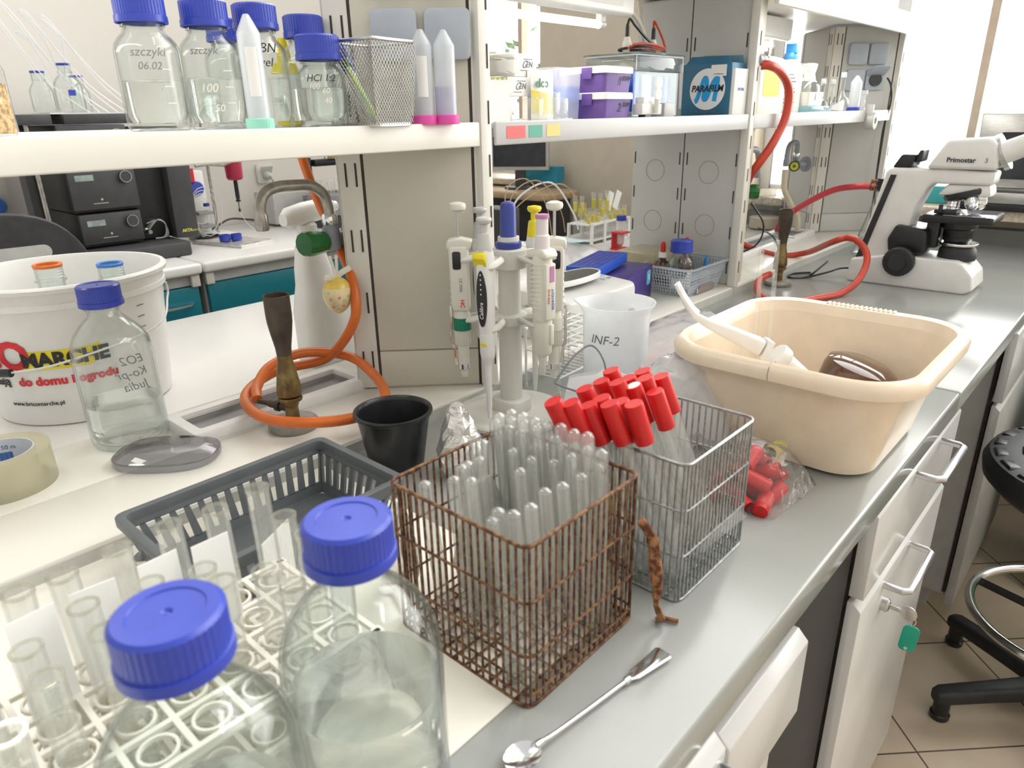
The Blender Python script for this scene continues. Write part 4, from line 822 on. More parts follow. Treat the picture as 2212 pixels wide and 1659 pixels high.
# tap behind the divider, and the far tap
tap('grey swan-neck tap with a green knob behind the middle divider', (-.850, 1.822, 1.142), (.1, 1, 0), [(0, -.02, .038), (0, -.02, .085), (0, 0, .1), (0, .05, .103), (0, .11, .098), (0, .128, .075), (0, .13, .045)], spm='greycoat', knobdir=(.75, .5, -.02))
ft = tap('grey tap with a yellow button and pale hose on the farthest column', (-.985, 2.565, 1.160), (-.35, -1, 0), [(0, 0, .038), (0, .0, .062), (0, -.012, .074), (0, -.055, .074), (0, -.075, .062), (0, -.082, .04), (0, -.083, .02)], spm='greycoat', knobdir=(.35, -1, 0))
b = B(); b.lathe([(0, .061), (.013, .061), (.013, .064), (0, .064)], 20, (0, 0, 0), (.35, -1, 0)); k_ = obj('knob_cap', b, 'yellow', ft); b = B(); b.lathe([(0, .0642), (.005, .0642), (.005, .0655), (0, .0655)], 16, (0, 0, 0), (.35, -1, 0)); obj('cap_dot', b, 'inkblue', k_)
hose('rubber_hose', 'pale cream hose hanging from the farthest tap into the drip sink', [(-.985, 2.482, 1.150), (-.985, 2.482, 1.12), (-.982, 2.490, 1.08), (-.97, 2.53, 1.03), (-.955, 2.565, .985), (-.95, 2.57, .935)], .0095, 'hosepale')
hose('rubber_hose', 'thick red hose arching from a blue-grey gas outlet down past the white canister', [at(1645, 141, x=-.770), at(1662, 141, x=-.756), at(1683, 152, x=-.750), at(1700, 178, x=-.748), at(1704, 212, x=-.748), at(1694, 262, x=-.750), at(1668, 312, x=-.757), at(1640, 352, x=-.775), at(1620, 380, x=-.80), at(1612, 400, x=-.835)], .0105, 'redhose')
t = thing('gas_outlet', 'blue-grey gas outlet with a hose clamp on the middle divider post', 'gas outlet', (-.776, 1.722, 1.452)); b = B(); b.cyl((0, -.012, 0), (0, .018, .0), .0125, 20); obj('outlet_body', b, 'greycoat', t); b = B(); b.lathe([(.0108, -.004), (.0128, -.004), (.0128, .004), (.0108, .004), (.0108, -.004)], 24, (.001, .035, -.002), (0, 1, -.05)); b.box((.004, .035, .014), (.012, .008, .008)); b.box((.010, .033, .020), (.004, .012, .012)); obj('hose_clamp', b, 'steel', t)
hose('rubber_hose', 'red hose looping over the worktop in front of the microscope', [(-1.04, 2.26, .936), at(1640, 541, x=-.92), at(1690, 552, x=-.83), at(1745, 545, x=-.76), at(1795, 524, y=1.985), at(1828, 514, y=1.975), at(1852, 520, y=1.965), at(1871, 545, y=1.955), at(1870, 575, y=1.93), at(1850, 610, y=1.885), at(1815, 634, z=.9085), at(1760, 645, z=.9085), (-.621, 1.645, .9085), (-.690, 1.68, .910), (-.735, 1.755, .922), (-.738, 1.80, .932), (-.735, 1.83, .934)], .0085, 'redhose')
hose('rubber_hose', 'crimson hose bowing from the flask behind the microscope to the drip sink', [(-.655, 2.35, 1.121), (-.70, 2.34, 1.120), (-.774, 2.35, 1.104), (-.854, 2.35, 1.058), (-.909, 2.35, 1.014), (-.934, 2.352, .978), (-.937, 2.36, .952)], .0095, 'pinkhose')
b = B(); b.lathe([(.0095, -.006), (.012, -.006), (.012, .006), (.0095, .006), (.0095, -.006)], 24, (0, 0, 0), (1, .1, 0)); b.box((0, 0, .015), (.010, .008, .010)); b.box((.004, .008, .017), (.012, .012, .005)); solo('hose_clamp', b, 'rust', 'rusty clamp on the end of the crimson hose behind the microscope', 'clamp', (-.662, 2.349, 1.121))
b = B(); b.lathe([(.0095, -.008), (.013, -.008), (.013, .008), (.0095, .008), (.0095, -.008)], 20, (0, 0, .0)); b.box((.012, 0, 0), (.03, .012, .012)); b.tube([(.0, -.01, -.004), (.02, -.03, -.008), (.03, -.05, -.012)], .005, 8); b.tube([(.0, .01, -.004), (.025, .02, -.008), (.04, .035, -.012)], .005, 8); solo('pipe_clamp', b, 'steel', 'worn steel clamp holding the crimson hose at the drip sink', 'clamp', (-.93, 2.35, .955))
# ================================================================ pipette stand
SX, SY = -.690, .755
t = thing('pipette_stand', 'beige carousel stand with a blue top knob carrying the pipettes', 'pipette stand', (SX, SY, ZB))
b = B(); b.lathe([(0, 0), (.083, 0), (.086, .003), (.086, .008), (.083, .011), (.03, .0125), (0, .0125)], 64); obj('stand_foot', b, 'standbeige', t)
b = B(); b.prism(rrect(.058, .050, .018), (.011, .032)); obj('foot_collar', b, 'standbeige', t, bevel=.003)
b = B(); b.lathe([(0, .03), (.0175, .03), (.0170, .12), (.0155, .28), (0, .28)], 32); obj('stand_pole', b, 'standbeige', t)
b = B(); b.lathe([(0, .262), (.018, .262), (.019, .266), (.019, .272), (.0125, .275), (.0118, .278), (.0112, .322), (.0095, .327), (.005, .329), (0, .329)], 32); obj('top_knob', b, 'navy', t)
b = B(); b.lathe([(.0165, .15), (.025, .152), (.027, .165), (.0165, .168)], 28); obj('carousel_hub', b, 'standbeige', t); b = B(); b.lathe([(.0165, .235), (.026, .236), (.027, .262), (.0165, .264)], 28); obj('carousel_hub', b, 'standbeige', t)
view = math.atan2(-SY, -SX)          # direction from the pole to the camera
slots_ = {'left': view - 1.62, 'front': view - .52, 'lilac': view + .78, 'right': view + 1.50, 'back_left': view - 2.45, 'back_right': view + 2.5}
for k_, a in slots_.items():
    d = Vector((math.cos(a), math.sin(a), 0)); s_ = Vector((-d.y, d.x, 0)); b = B()
    for z, L_ in ((.250, .056), (.160, .050)):
        for sg in (-1, 1): b.tube([d * .020 + Vector((0, 0, z)), d * .040 + s_ * sg * .010 + Vector((0, 0, z + .003)), d * (L_ + .006) + s_ * sg * .0115 + Vector((0, 0, z)), d * (L_ + .016) + s_ * sg * .007 + Vector((0, 0, z - .001))], .0034, 8, smooth=4, flat=1.6)
    obj('pipette_arm', b, 'standbeige', t)
def pip_root(label, a, dist=.066, z=0.0, face=0.0):
    d = Vector((math.cos(a), math.sin(a), 0)); p = Vector((SX, SY, ZB)) + d * dist; p.z += z; return thing('pipette', label, 'pipette', p, a + face)
def finn(label, a, collar, ce=True, word='HC', side=1):
    """slab-sided pipette: local +x is outwards, z measured from the worktop"""
    t = pip_root(label, a, dist=.072 if side > 0 else .066); b = B(); b.prism([(-.013, .172), (.011, .172), (.0135, .18), (.0145, .262), (.012, .268), (-.013, .268)], (-.0125, .0125), (0, 0, 0), (1, 0, 0), (0, 0, 1)); b.prism([(-.016, .262), (.016, .262), (.0185, .268), (.016, .277), (-.002, .280), (-.020, .276)], (-.011, .011), (0, 0, 0), (1, 0, 0), (0, 0, 1)); h = obj('pipette_handle', b, 'ivory', t, bevel=.003, seg=3)
    b = B()
    for i in range(7): b.box((.0142 - .0006 * i / 3, 0, .184 + i * .0095), (.0022, .021, .0028))
    obj('grip_ridges', b, 'ivory', h, bevel=.0006)
    b = B(); b.cyl((0, 0, .276), (0, 0, .318), .0022, 12); obj('plunger_rod', b, 'steel', t)
    b = B(); b.lathe([(0, .316), (.006, .316), (.0115, .319), (.0125, .323), (.0115, .327), (.006, .329), (0, .329)], 28); obj('plunger_button', b, 'ivory', t)
    b = B(); b.prism(rrect(.012, .026, .003, 3, (0, 0)), (0, .0012), (.003, side * .0125, .248), (side * -1, 0, 0), (0, 0, 1)); w_ = obj('display_window', b, 'black', t, bevel=.0004)
    text('CE 2009', .0060, 'inkgrey', t, (-.002, side * .0128, .212), (0, 0, side * -1 if side > 0 else 1), (side, 0, 0) if side > 0 else (-1, 0, 0)); text(word, .0085, 'inkred', t, (-.0035, side * .0128, .184), (0, 0, side * -1 if side > 0 else 1), (side, 0, 0) if side > 0 else (-1, 0, 0), bold=.0002)
    b = B(); b.lathe([(0, .174), (.009, .174), (.0125, .166), (.0130, .160), (0, .160)], 28); obj('neck', b, 'ivory', t)
    b = B(); b.lathe([(0, .161), (.0136, .161), (.0136, .142), (0, .142)], 32); obj('collar', b, collar, t)
    b = B(); b.lathe([(0, .142), (.0128, .142), (.0125, .120), (.009, .116), (0, .116)], 36, ribs=(1, 2, .0014)); obj('ribbed_nut', b, 'ivory', t)
    b = B(); b.lathe([(0, .117), (.0088, .117), (.0082, .088), (0, .088)], 24); b.lathe([(0, .080), (.0052, .080), (.0058, .072), (.0045, .066), (0, .066)], 20); obj('tip_cone', b, 'ivory', t)
    b = B(); b.lathe([(0, .088), (.0092, .088), (.0092, .080), (0, .080)], 24); b.tube([(.0165, 0, .178), (.017, 0, .125), (.0135, 0, .112), (.0125, 0, .092), (.0095, 0, .085)], .0013, 6, smooth=4, flat=2.5); obj('tip_ejector', b, 'chrome', t)
    return t
finn('white pipette with a green collar on the left of the stand', slots_['left'], 'pipgreen', side=1)
finn('white slab-sided pipette with a black window at the right of the stand', slots_['right'], 'ivory', word='', side=-1)
def slim(label, a, button, accent, face=True, back=False):
    t = pip_root(label, a); b = B(); b.loft([[Vector((x * w, y * d_, z)) for x, y in rrect(1, 1, .35, 4)] for w, d_, z in ((.018, .019, .150), (.021, .021, .165), (.024, .021, .20), (.025, .0215, .24), (.026, .022, .262), (.021, .020, .272))]); obj('pipette_handle', b, 'white', t)
    b = B(); b.lathe([(0, .270), (.0115, .271), (.0095, .290), (.0085, .294), (.0055, .295), (.0055, .306), (.0095, .308), (.0110, .312), (.0100, .315), (0, .317)], 24); obj('plunger_button', b, button, t)
    b = B(); b.prism([(.012, .270), (.0165, .268), (.019, .262), (.0135, .256), (.012, .250)], (-.0095, .0095), (0, 0, 0), (1, 0, 0), (0, 0, 1)); obj('ejector_lever', b, accent, t, bevel=.0015)
    b = B(); b.loft([[Vector((.0128 + k, w * math.cos(a_), .205 + h * math.sin(a_))) for a_ in [2 * PI * i / 32 for i in range(32)]] for k, w, h in ((-.006, .0078, .040), (.0, .0078, .040), (.0006, .0068, .038))]); ov = obj('label_oval', b, 'blackmatt', t, label='dark oval label with white lettering')
    text('Calibra', .0085, 'inkwhite', ov, (.0136, .0005, .188), (0, 0, 1), (0, -1, 0), shear=.3)
    b = B()
    for i in range(5): b.lathe([(0, 0), (.0011, 0), (.0011, .0004), (0, .0004)], 10, (.0133, 0, .212 + i * .0068), (1, 0, 0))
    obj('label_dots', b, 'inkwhite', ov)
    b = B(); b.lathe([(0, .152), (.0112, .152), (.0112, .125), (.0100, .116), (.0060, .110), (.0052, .100), (.0042, .042), (.0024, .020), (0, .020)], 28); obj('lower_cone', b, 'white', t)
    b = B(); b.loft([[Vector((.0108 + k, w * math.cos(a_), .138 + h * math.sin(a_))) for a_ in [2 * PI * i / 16 for i in range(16)]] for k, w, h in ((-.004, .0055, .0026), (.0006, .0055, .0026))]); obj('cone_mark', b, accent, t)
    return t
slim('slim pipette with a dark oval label and yellow lever at the stand front', slots_['front'], 'lightgrey', 'yellow')
slim('slim white pipette with a yellow button behind the blue knob of the stand', slots_['back_right'], 'yellow', 'black')
slim('slim white pipette with a pale grey button at the back left of the stand', slots_['back_left'], 'lightgrey', 'lightgrey')
t = pip_root('cream pipette with a lilac-topped button and ridged grip, right of the blue knob', slots_['lilac'])
b = B(); b.lathe([(0, .165), (.0125, .165), (.0145, .172), (.0148, .20), (.0145, .250), (.0135, .262), (0, .262)], 36); b.prism([(.006, .172), (.0165, .172), (.0165, .250), (.006, .252)], (-.0095, .0095), (0, 0, 0), (1, 0, 0), (0, 0, 1)); h = obj('pipette_handle', b, 'ivory', t, bevel=.0008)
b = B()
for i in range(11): b.lathe([(.0142, -.0015), (.0158, -.0008), (.0158, .0008), (.0142, .0015)], 28, (-.0015, 0, .188 + i * .0062))
obj('grip_ridges', b, 'ivory', h)
b = B(); b.prism([(-.017, .258), (.018, .258), (.0185, .264), (.012, .271), (-.020, .268)], (-.013, .013), (0, 0, 0), (1, 0, 0), (0, 0, 1)); obj('finger_hook', b, 'ivory', t, bevel=.003)
b = B(); b.lathe([(0, .268), (.0105, .268), (.0102, .288), (.0085, .290), (.0085, .312), (0, .312)], 28); pb = obj('plunger_button', b, mk('pale_lilac', (.72, .66, .66), .4), t); b = B(); b.lathe([(0, .311), (.0092, .311), (.0096, .313), (.0092, .3165), (0, .317)], 28); obj('button_cap', b, 'lilac', pb, label='lilac button cap')
b = B(); b.box((.0168, .002, .236), (.0008, .009, .022)); obj('colour_mark', b, 'lilac', t, label='lilac colour mark')
text('eppendorf', .0072, 'inkblue', t, (.0172, .003, .200), (0, 0, 1), (0, -1, 0)); text('Reference', .0052, 'orange', t, (.0172, -.005, .205), (0, 0, 1), (0, -1, 0), shear=.3); text('5000', .0045, 'inkgrey', t, (.0128, 0, .170), (0, 1, 0), (0, 0, 1))
b = B(); b.lathe([(0, .166), (.0140, .166), (.0136, .120), (.0105, .116), (0, .116)], 32); b.lathe([(0, .117), (.0070, .116), (.0068, .108), (.0052, .105), (.0050, .088), (.0036, .086), (0, .086)], 24); obj('lower_cone', b, 'ivory', t)
b = B(); b.box((.0135, .004, .148), (.006, .007, .030)); obj('tip_ejector', b, 'ivory', t, bevel=.0015)
# ================================================================ things round the basin
def basin_ring(w, d, r, z, cx_=0, cy_=0, n=8): return [Vector((cx_ + x, cy_ + y, z)) for x, y in rrect(w, d, r, n)]
t = thing('wash_basin', 'cream rectangular plastic wash basin on the worktop', 'basin', (-.318, 1.0, ZB), math.radians(0)); H = .150; b = B()
b.loft([basin_ring(.215, .245, .045, .0), basin_ring(.235, .265, .05, .006), basin_ring(.268, .297, .06, .085), basin_ring(.288, .318, .065, H - .018)], caps=(True, False))
b.loft([basin_ring(.284, .314, .063, H - .018), basin_ring(.264, .293, .058, .085), basin_ring(.231, .261, .048, .009), basin_ring(.215, .245, .045, .0045)], caps=(False, True)); obj('basin_body', b, 'basin', t)
b = B(); b.loft([basin_ring(.286, .316, .065, H - .020), basin_ring(.318, .348, .078, H - .026), basin_ring(.328, .358, .08, H - .022), basin_ring(.330, .360, .08, H - .012), basin_ring(.322, .352, .078, H - .003), basin_ring(.312, .342, .074, H), basin_ring(.296, .326, .068, H - .003), basin_ring(.284, .314, .063, H - .018)], caps=(False, False)); rim = obj('basin_rim', b, 'basin', t)
b = B()
for i in range(15): b.box((-.05 + .007 * i, .1725, H - .0015), (.0045, .013, .004))
obj('grip_ridges', b, 'basin', rim, bevel=.001)
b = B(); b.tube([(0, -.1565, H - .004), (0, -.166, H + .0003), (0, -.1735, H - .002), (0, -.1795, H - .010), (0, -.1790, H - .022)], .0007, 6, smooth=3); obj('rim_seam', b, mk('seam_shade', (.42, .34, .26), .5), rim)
b = B(); b.lathe([(0, 0), (.0022, 0), (.0018, .0006), (0, .0006)], 8, (-.105, -.150, .070), (0, -1, .3)); b.lathe([(0, 0), (.0018, 0), (.0014, .0006), (0, .0006)], 8, (-.097, -.150, .076), (0, -1, .3)); obj('dirt_speck', b, 'rust', t)
d = Vector((.25, .1, 1)).normalized(); t = thing('brown_bottle', 'dark brown glossy bottle standing low inside the wash basin', 'bottle', (-.290, 1.060, ZB + .026), rot=frame((0, 0, 1), d)); b = B(); b.lathe([(0, -.02), (.045, -.02), (.052, -.012), (.052, .055), (.049, .066), (.036, .072), (0, .074)], 40); obj('bottle_body', b, 'amber', t)
a, c = at(1514, 690, z=1.064), at(1640, 742, z=1.026); d = (c - a).normalized()
t = thing('pump_dispenser', 'white plastic trigger handle lying across the left rim of the wash basin', 'handle', a, rot=frame((0, 0, 1), d)); L_ = (c - a).length
b = B(); b.loft([[Vector((x * w + ox, y * h_, z)) for x, y in rrect(1, 1, .3, 3)] for w, h_, z, ox in ((.006, .008, -.050, .030), (.008, .010, -.034, .014), (.010, .012, -.012, .002), (.013, .015, .010, -.001), (.020, .019, .045, -.002), (.026, .022, L_ * .98, -.004), (.024, .022, L_ + .004, -.004))]); obj('trigger_lever', b, 'white', t)
b = B(); b.tube([(.034, 0, -.056), (.022, 0, -.040), (.010, 0, -.020), (.006, 0, -.008)], .0035, 8, smooth=4, flat=2.0); obj('lever_tip', b, 'white', t)
b = B(); b.box((-.004, 0, L_ + .012), (.030, .026, .010)); obj('lever_joint', b, 'white', t, bevel=.002)
b = B(); b.lathe([(0, .0), (.019, .0), (.0205, .003), (.0205, .014), (.018, .017), (.016, .018), (.0165, .055), (0, .055)], 60, (-.006, 0, L_ + .030), Vector((-.35, .05, 1)), ribs=(2, 3, .0010)); obj('screw_collar', b, 'white', t)
for i, (p, q, lab) in enumerate((((-.418, 1.020, .930), (-.440, 1.055, 1.145), 'left of the two clear glass rods standing in the wash basin'), ((-.400, 1.030, .930), (-.420, 1.062, 1.160), 'right of the two clear glass rods standing in the wash basin'))):
    p, q = Vector(p), Vector(q); b = B(); L_ = (q - p).length; b.lathe([(0, 0), (.0036, 0), (.0036, L_), (0, L_)], 14); solo('glass_rod', b, 'plastic_clear', lab, 'rod', p, rot=frame((1, 0, 0), q - p))
# clear beaker
t = thing('measuring_beaker', 'milky plastic beaker marked INF-2 in front of the white device', 'beaker', (-.600, .905, ZB)); b = B()
P = [(0, 0), (.046, 0), (.049, .003), (.0525, .150), (.0545, .158), (.060, .166), (.0605, .168), (.058, .168)]; b.lathe(P, 56); b.lathe([(0, .002), (.047, .003), (.0505, .150), (.053, .160), (.058, .168)], 56); o = obj('beaker_body', b, 'plastic_milky', t)
for v in o.data.vertices:      # pouring lip and handle side
    if v.co.z > .150: a = math.atan2(v.co.y, v.co.x) - math.radians(200); k = max(0, math.cos(a)) ** 24; v.co.x *= 1 + .18 * k * (v.co.z - .150) / .018; v.co.y *= 1 + .18 * k * (v.co.z - .150) / .018
va = math.atan2(-.905, .600); text('INF-2', .020, 'inkgrey', t, (va - .35, .118), None, None, name='handwriting', wrap=((0, 0), .0513), shear=.2)
b = B(); b.tube([(.050, 0, .14), (.068, 0, .142), (.080, 0, .125), (.080, 0, .075), (.070, 0, .050), (.050, 0, .048)], .0055, 10, smooth=5, flat=1.4); h = obj('beaker_handle', b, 'plastic_milky', t); h.rotation_euler = (0, 0, va + PI - .5)
# wire test tube racks (white) behind the beaker
t = thing('wire_rack', 'white coated wire test tube rack beside the milky beaker', 'rack', (-.722, .930, ZB), math.radians(3)); b = B(); w, d_, h = .070, .13, .105
for z, n1, n2 in ((.105, 4, 7), (.070, 4, 7)):
    for i in range(n1): x = -w / 2 + w * i / (n1 - 1); b.tube([(x, -d_ / 2, z), (x, d_ / 2, z)], .0015, 6)
    for j in range(n2): y = -d_ / 2 + d_ * j / (n2 - 1); b.tube([(-w / 2, y, z - .002), (w / 2, y, z - .002)], .0015, 6)
for j in range(10): y = -d_ / 2 + d_ * j / 9; b.tube([(-w / 2, y, .030), (w / 2, y, .030)], .0015, 6)
for s_ in (-1, 1): b.tube([(s_ * w / 2, -d_ / 2, .03), (s_ * w / 2, d_ / 2, .03)], .0018, 6)
obj('wire_grid', b, 'wirewhite', t)
for sx in (-1, 1):
    for sy in (-1, 1): b = B(); b.tube([(sx * w / 2, sy * d_ / 2, .107), (sx * w / 2, sy * d_ / 2, .002)], .0022, 8); b.lathe([(0, 0), (.0032, 0), (.0032, .006), (0, .006)], 10, (sx * w / 2, sy * d_ / 2, 0)); obj('leg', b, 'wirewhite', t)
# white device with an oval well
t = thing('thermal_device', 'white bench device with a dark oval well in its sloping top, behind the beaker', 'device', (-.888, 1.150, ZL)); b = B()
b.loft([[Vector((x, y, z)) for x, y in rrect(.19, .24, .010, 3)] for z in (0, .006, .075)] + [[Vector((x + .006, y, .082 + .030 * (1 - ((x + .02) / .115) ** 2) * (1 - (y / .22) ** 2))) for x, y in rrect(.182, .232, .016, 3)]]); 
obj('device_body', b, 'white', t, bevel=.003)
ov = lambda k, z: [Vector((.012 + .036 * k * math.copysign(abs(math.cos(a)) ** .8, math.cos(a)), .092 * k * math.sin(a) - .006, z)) for a in [2 * PI * i / 40 for i in range(40)]]
b = B(); b.loft([ov(1.0, .109), ov(.96, .1115), ov(.92, .110)], caps=(False, False)); b.loft([ov(1.0, .100), ov(1.0, .109)], caps=(False, False)); obj('well_rim', b, 'white', t)
b = B(); b.loft([ov(.94, .1105), ov(.90, .1095)]); obj('well', b, mk('well_green', (.02, .045, .045), .25, var=.1), t)
text('TR 100', .012, 'inkgrey', t, (.055, .062, .098), (0, 1, 0), (-1, 0, .3))
t = thing('gel_comb', 'white toothed gel comb with a grey bar leaning at the white device', 'comb', (-.985, 1.0, ZL)); b = B(); b.box((.03, 0, .018), (.09, .006, .016)); obj('comb_bar', b, 'midgrey', t, bevel=.001); b = B()
for i in range(9): b.box((-.008 + .0095 * i, 0, .005), (.006, .003, .010))
obj('comb_teeth', b, 'white', t)
# foil-like plastic bags
def bag(name, label, cat, fn, nu, nv, mat, seed, amp=.006, thick=.0):
    random.seed(seed); W_ = [[random.uniform(-1, 1) for _ in range(nu + 1)] for _ in range(nv + 1)]
    def f(u, v, sgn): 
        i, j = round(u * nu), round(v * nv); p, n, th = fn(u, v); return Vector(p) + Vector(n) * (W_[j][i] * amp + sgn * th)
    b = B(); b.grid(lambda u, v: f(u, v, 1), nu, nv); b.grid(lambda u, v: f(u, v, -1), nu, nv); return solo(name, b, mat, label, cat, ang=60)
def bump_(u, v): return (4 * u * (1 - u)) ** .5 * (4 * v * (1 - v)) ** .5
zb = bag('plastic_bag', 'large clear zip bag of pink granules lying between the beaker and the basin', 'bag', lambda u, v: ((-.735 + .235 * v + .03 * u, 1.04 + .315 * u - .085 * v, ZB + .012 + .050 * bump_(u, v) * (.5 + .5 * v) + .030 * (1 - v) * u), (0, 0, 1), .006 + .008 * bump_(u, v)), 14, 14, 'film', 5, .005)
b = B(); b.grid(lambda u, v: (-.66 + .14 * v, 1.02 + .16 * u - .05 * v, ZB + .004 + .032 * bump_(u, v)), 10, 10); o = obj('granule_content', b, 'pinkgel', zb)
b = B(); b.tube([(-.715, 1.06, ZB + .028), (-.70, 1.2, ZB + .045), (-.69, 1.34, ZB + .055)], .0016, 6, smooth=4); obj('zip_strip', b, mk('zip_pink', (.75, .3, .36), .5), zb)
bag('plastic_bag', 'crumpled clear bag bunched behind the red-capped tubes', 'bag', lambda u, v: ((-.560 + .190 * u, .790 + .10 * v + .045 * u, ZB + .008 + .085 * bump_(u, v) + .010 * math.sin(9 * u + 5 * v)), (0, -.3, 1), .010 + .012 * bump_(u, v)), 16, 12, 'film', 8, .009)
t = bag('drawstring_bag', 'white drawstring bag with a dark cord in front of the milky beaker', 'bag', lambda u, v: ((-.585 + .070 * u, .735 + .075 * u + .03 * v, ZB + .010 + .085 * v * (1 - .3 * abs(u - .5))), (-.6, .8, .2), .014 * bump_(u, v) + .004), 10, 10, 'film', 21, .006)
b = B(); b.tube([(-.588, .735, .985), (-.578, .765, 1.018), (-.568, .795, 1.030), (-.552, .805, 1.005), (-.545, .80, .97), (-.548, .79, .945)], .0014, 6, smooth=6); b.tube([(-.588, .735, .985), (-.575, .75, .975), (-.562, .77, .965)], .0016, 6, smooth=4); obj('drawstring', b, 'inkgrey', t)
# small zip bag of red caps in front of the basin
BX, BY = -.292, .768
b = B(); b.grid(lambda u, v: (BX - .056 + .096 * u + .01 * v, BY - .066 + .02 * u + .135 * v - .03 * u * v, ZB + .004 + .072 * bump_(u, v) * (1.1 - .35 * v) + random.uniform(-.003, .003)), 14, 14)
b.grid(lambda u, v: (BX - .056 + .096 * u + .01 * v, BY - .066 + .02 * u + .135 * v - .03 * u * v, ZB + .0012), 6, 6); solo('zip_bag', b, 'filmclear', 'small clear zip bag of loose red caps beside the wash basin', 'bag', ang=70)
random.seed(17); rc = None
capspots = [(-.030, -.040, .010), (-.004, -.044, .010), (.022, -.036, .010), (-.034, -.012, .010), (-.006, -.014, .010), (.022, -.008, .010), (-.032, .016, .010), (-.004, .016, .010), (-.020, -.026, .029), (.006, -.024, .030), (-.022, .002, .029), (.006, .004, .031), (-.010, -.008, .048), (-.016, .026, .034), (-.030, .044, .012), (.000, .044, .014)]
for i, (dx, dy, dz, m) in enumerate([(p[0], p[1], p[2], 'red') for p in capspots] + [(-.004, .052, .040, 'yellowpale'), (-.026, .028, .050, 'lightgrey'), (-.006, .066, .020, 'paperwarm')]):
    if rc is None or m != 'red':
        b = B(); b.lathe([(.0078, -.017), (.0092, -.017), (.0092, .015), (.0085, .0165), (0, .0165)], 22); b.lathe([(.0078, -.017), (.0078, .012), (0, .012)], 18); o = obj('stopper_cap', b, m)
        if m == 'red': rc = tag(o, 'loose red tube cap inside the small zip bag', 'cap', 'red caps in the zip bag')
        else: tag(o, 'pale yellow tube cap at the top of the small zip bag' if m == 'yellowpale' else 'pale grey tube cap in the small zip bag' if m == 'lightgrey' else 'cream tube cap lying at the back of the small zip bag', 'cap')
    else: o = rc.copy(); COL.objects.link(o)
    o.location = (BX + dx, BY + dy, ZB + dz); o.rotation_euler = (math.radians(90 + random.uniform(-25, 25)), random.uniform(-.3, .3), random.uniform(0, 6))
# ================================================================ things on the stickered shelf
def bxb(x0, x1, y0, y1, z0, z1, top=(1, 1)): b = B(); b.box(((x0 + x1) / 2, (y0 + y1) / 2, (z0 + z1) / 2), (x1 - x0, y1 - y0, z1 - z0), top=top); return b
UX, UY, UZ = Vector((1, 0, 0)), Vector((0, 1, 0)), Vector((0, 0, 1))
def mark_ce(t, y, z, s_, x):
    text('G', s_, 'inkgrey', t, (x, y - s_ * .35, z), UY, UZ, shear=.5, name='printed_mark'); text('EN', s_ * .75, 'inkgrey', t, (x, y + s_ * .45, z), UY, UZ, shear=.2, name='printed_mark')
    for dy, dz, w in ((.25, .5, 1.3), (-.3, -.52, 1.2)): b = B(); b.box((x, y + s_ * dy, z + s_ * dz), (.0003, s_ * w, .0010)); obj('printed_mark', b, 'inkgrey', t)
t = thing('sample_carton', 'white carton with a grey printed mark, lower of the two beside the shelf post', 'box', (0, 0, 0)); b = bxb(-.905, -.850, .935, .995, 1.372, 1.402); obj('carton_body', b, 'paper', t, bevel=.001); mark_ce(t, .965, 1.387, .017, -.8496)
t = thing('sample_carton', 'white carton with a grey printed mark, stacked on top of the other', 'box', (0, 0, 0)); b = bxb(-.91, -.852, .955, 1.012, 1.4025, 1.438); obj('carton_body', b, 'paper', t, bevel=.001); mark_ce(t, .985, 1.421, .017, -.8515)
t = thing('clear_box', 'clear plastic lidded box on the pile beside the shelf post', 'box', (0, 0, 0)); b = bxb(-.91, -.845, .875, .950, 1.4025, 1.428); obj('box_body', b, 'plastic_clear', t, bevel=.002); b = bxb(-.913, -.842, .872, .953, 1.428, 1.437); obj('box_lid', b, 'plastic_clear', t, bevel=.002)
b = bxb(-.905, -.835, .850, .930, SHZ, 1.371); solo('white_block', b, 'paper', 'plain white box at the bottom of the pile beside the shelf post', 'box', bevel=.001)
t = thing('vial_rack', 'row of yellow vials standing on the white box beside the shelf post', 'vials', (0, 0, 0))
for i in range(5): b = B(); b.cyl((-.845, .872 + i * .0115, 1.3715), (-.845, .872 + i * .0115, 1.3985), .0052, 14); obj('vial', b, 'yellowpale', t)
b = B(); b.box((-.815, .865, SHZ + .031), (.002, .060, .062), -.15); b.box((-.8138, .895, SHZ + .031), (.0022, .0012, .062), -.15); solo('white_card', b, 'paper', 'blank white card standing on the shelf above the red sticker', 'card')
t = thing('candy_packet', 'yellow and white packet printed with green letters behind the clear cuvette holder', 'packet', (0, 0, 0)); b = B()
b.grid(lambda u, v: (-.842 + .006 * math.sin(PI * u), .985 + .060 * u, SHZ + .080 * v), 6, 8); b.grid(lambda u, v: (-.850 - .006 * math.sin(PI * u), .985 + .060 * u, SHZ + .080 * v), 6, 8); obj('packet_body', b, 'paper', t)
b = B(); b.grid(lambda u, v: (-.8413 + .006 * math.sin(PI * u), .986 + .058 * u, SHZ + .012 + .038 * v - .01 * u * v), 6, 3); obj('yellow_band', b, 'yellow', t, label='yellow band'); text('elco', .020, 'green', t, (-.8365, 1.008, SHZ + .060), UY, UZ, bold=.0004)
t = thing('cuvette_holder', 'clear ribbed cuvette holder standing at the front of the stickered shelf', 'holder', (0, 0, 0))
for i in range(4): b = bxb(-.822, -.790, .938 + i * .022, .957 + i * .022, SHZ, SHZ + .036 + .009 * (i in (1, 2))); obj('cuvette', b, 'plastic_clear', t, bevel=.0025)
b = bxb(-.826, -.786, .930, 1.03, SHZ, SHZ + .004); obj('holder_tray', b, 'plastic_clear', t, bevel=.001)
t = thing('translucent_tub', 'tall translucent tub of pale blue liquid on the stickered shelf', 'tub', (0, 0, 0)); b = B()
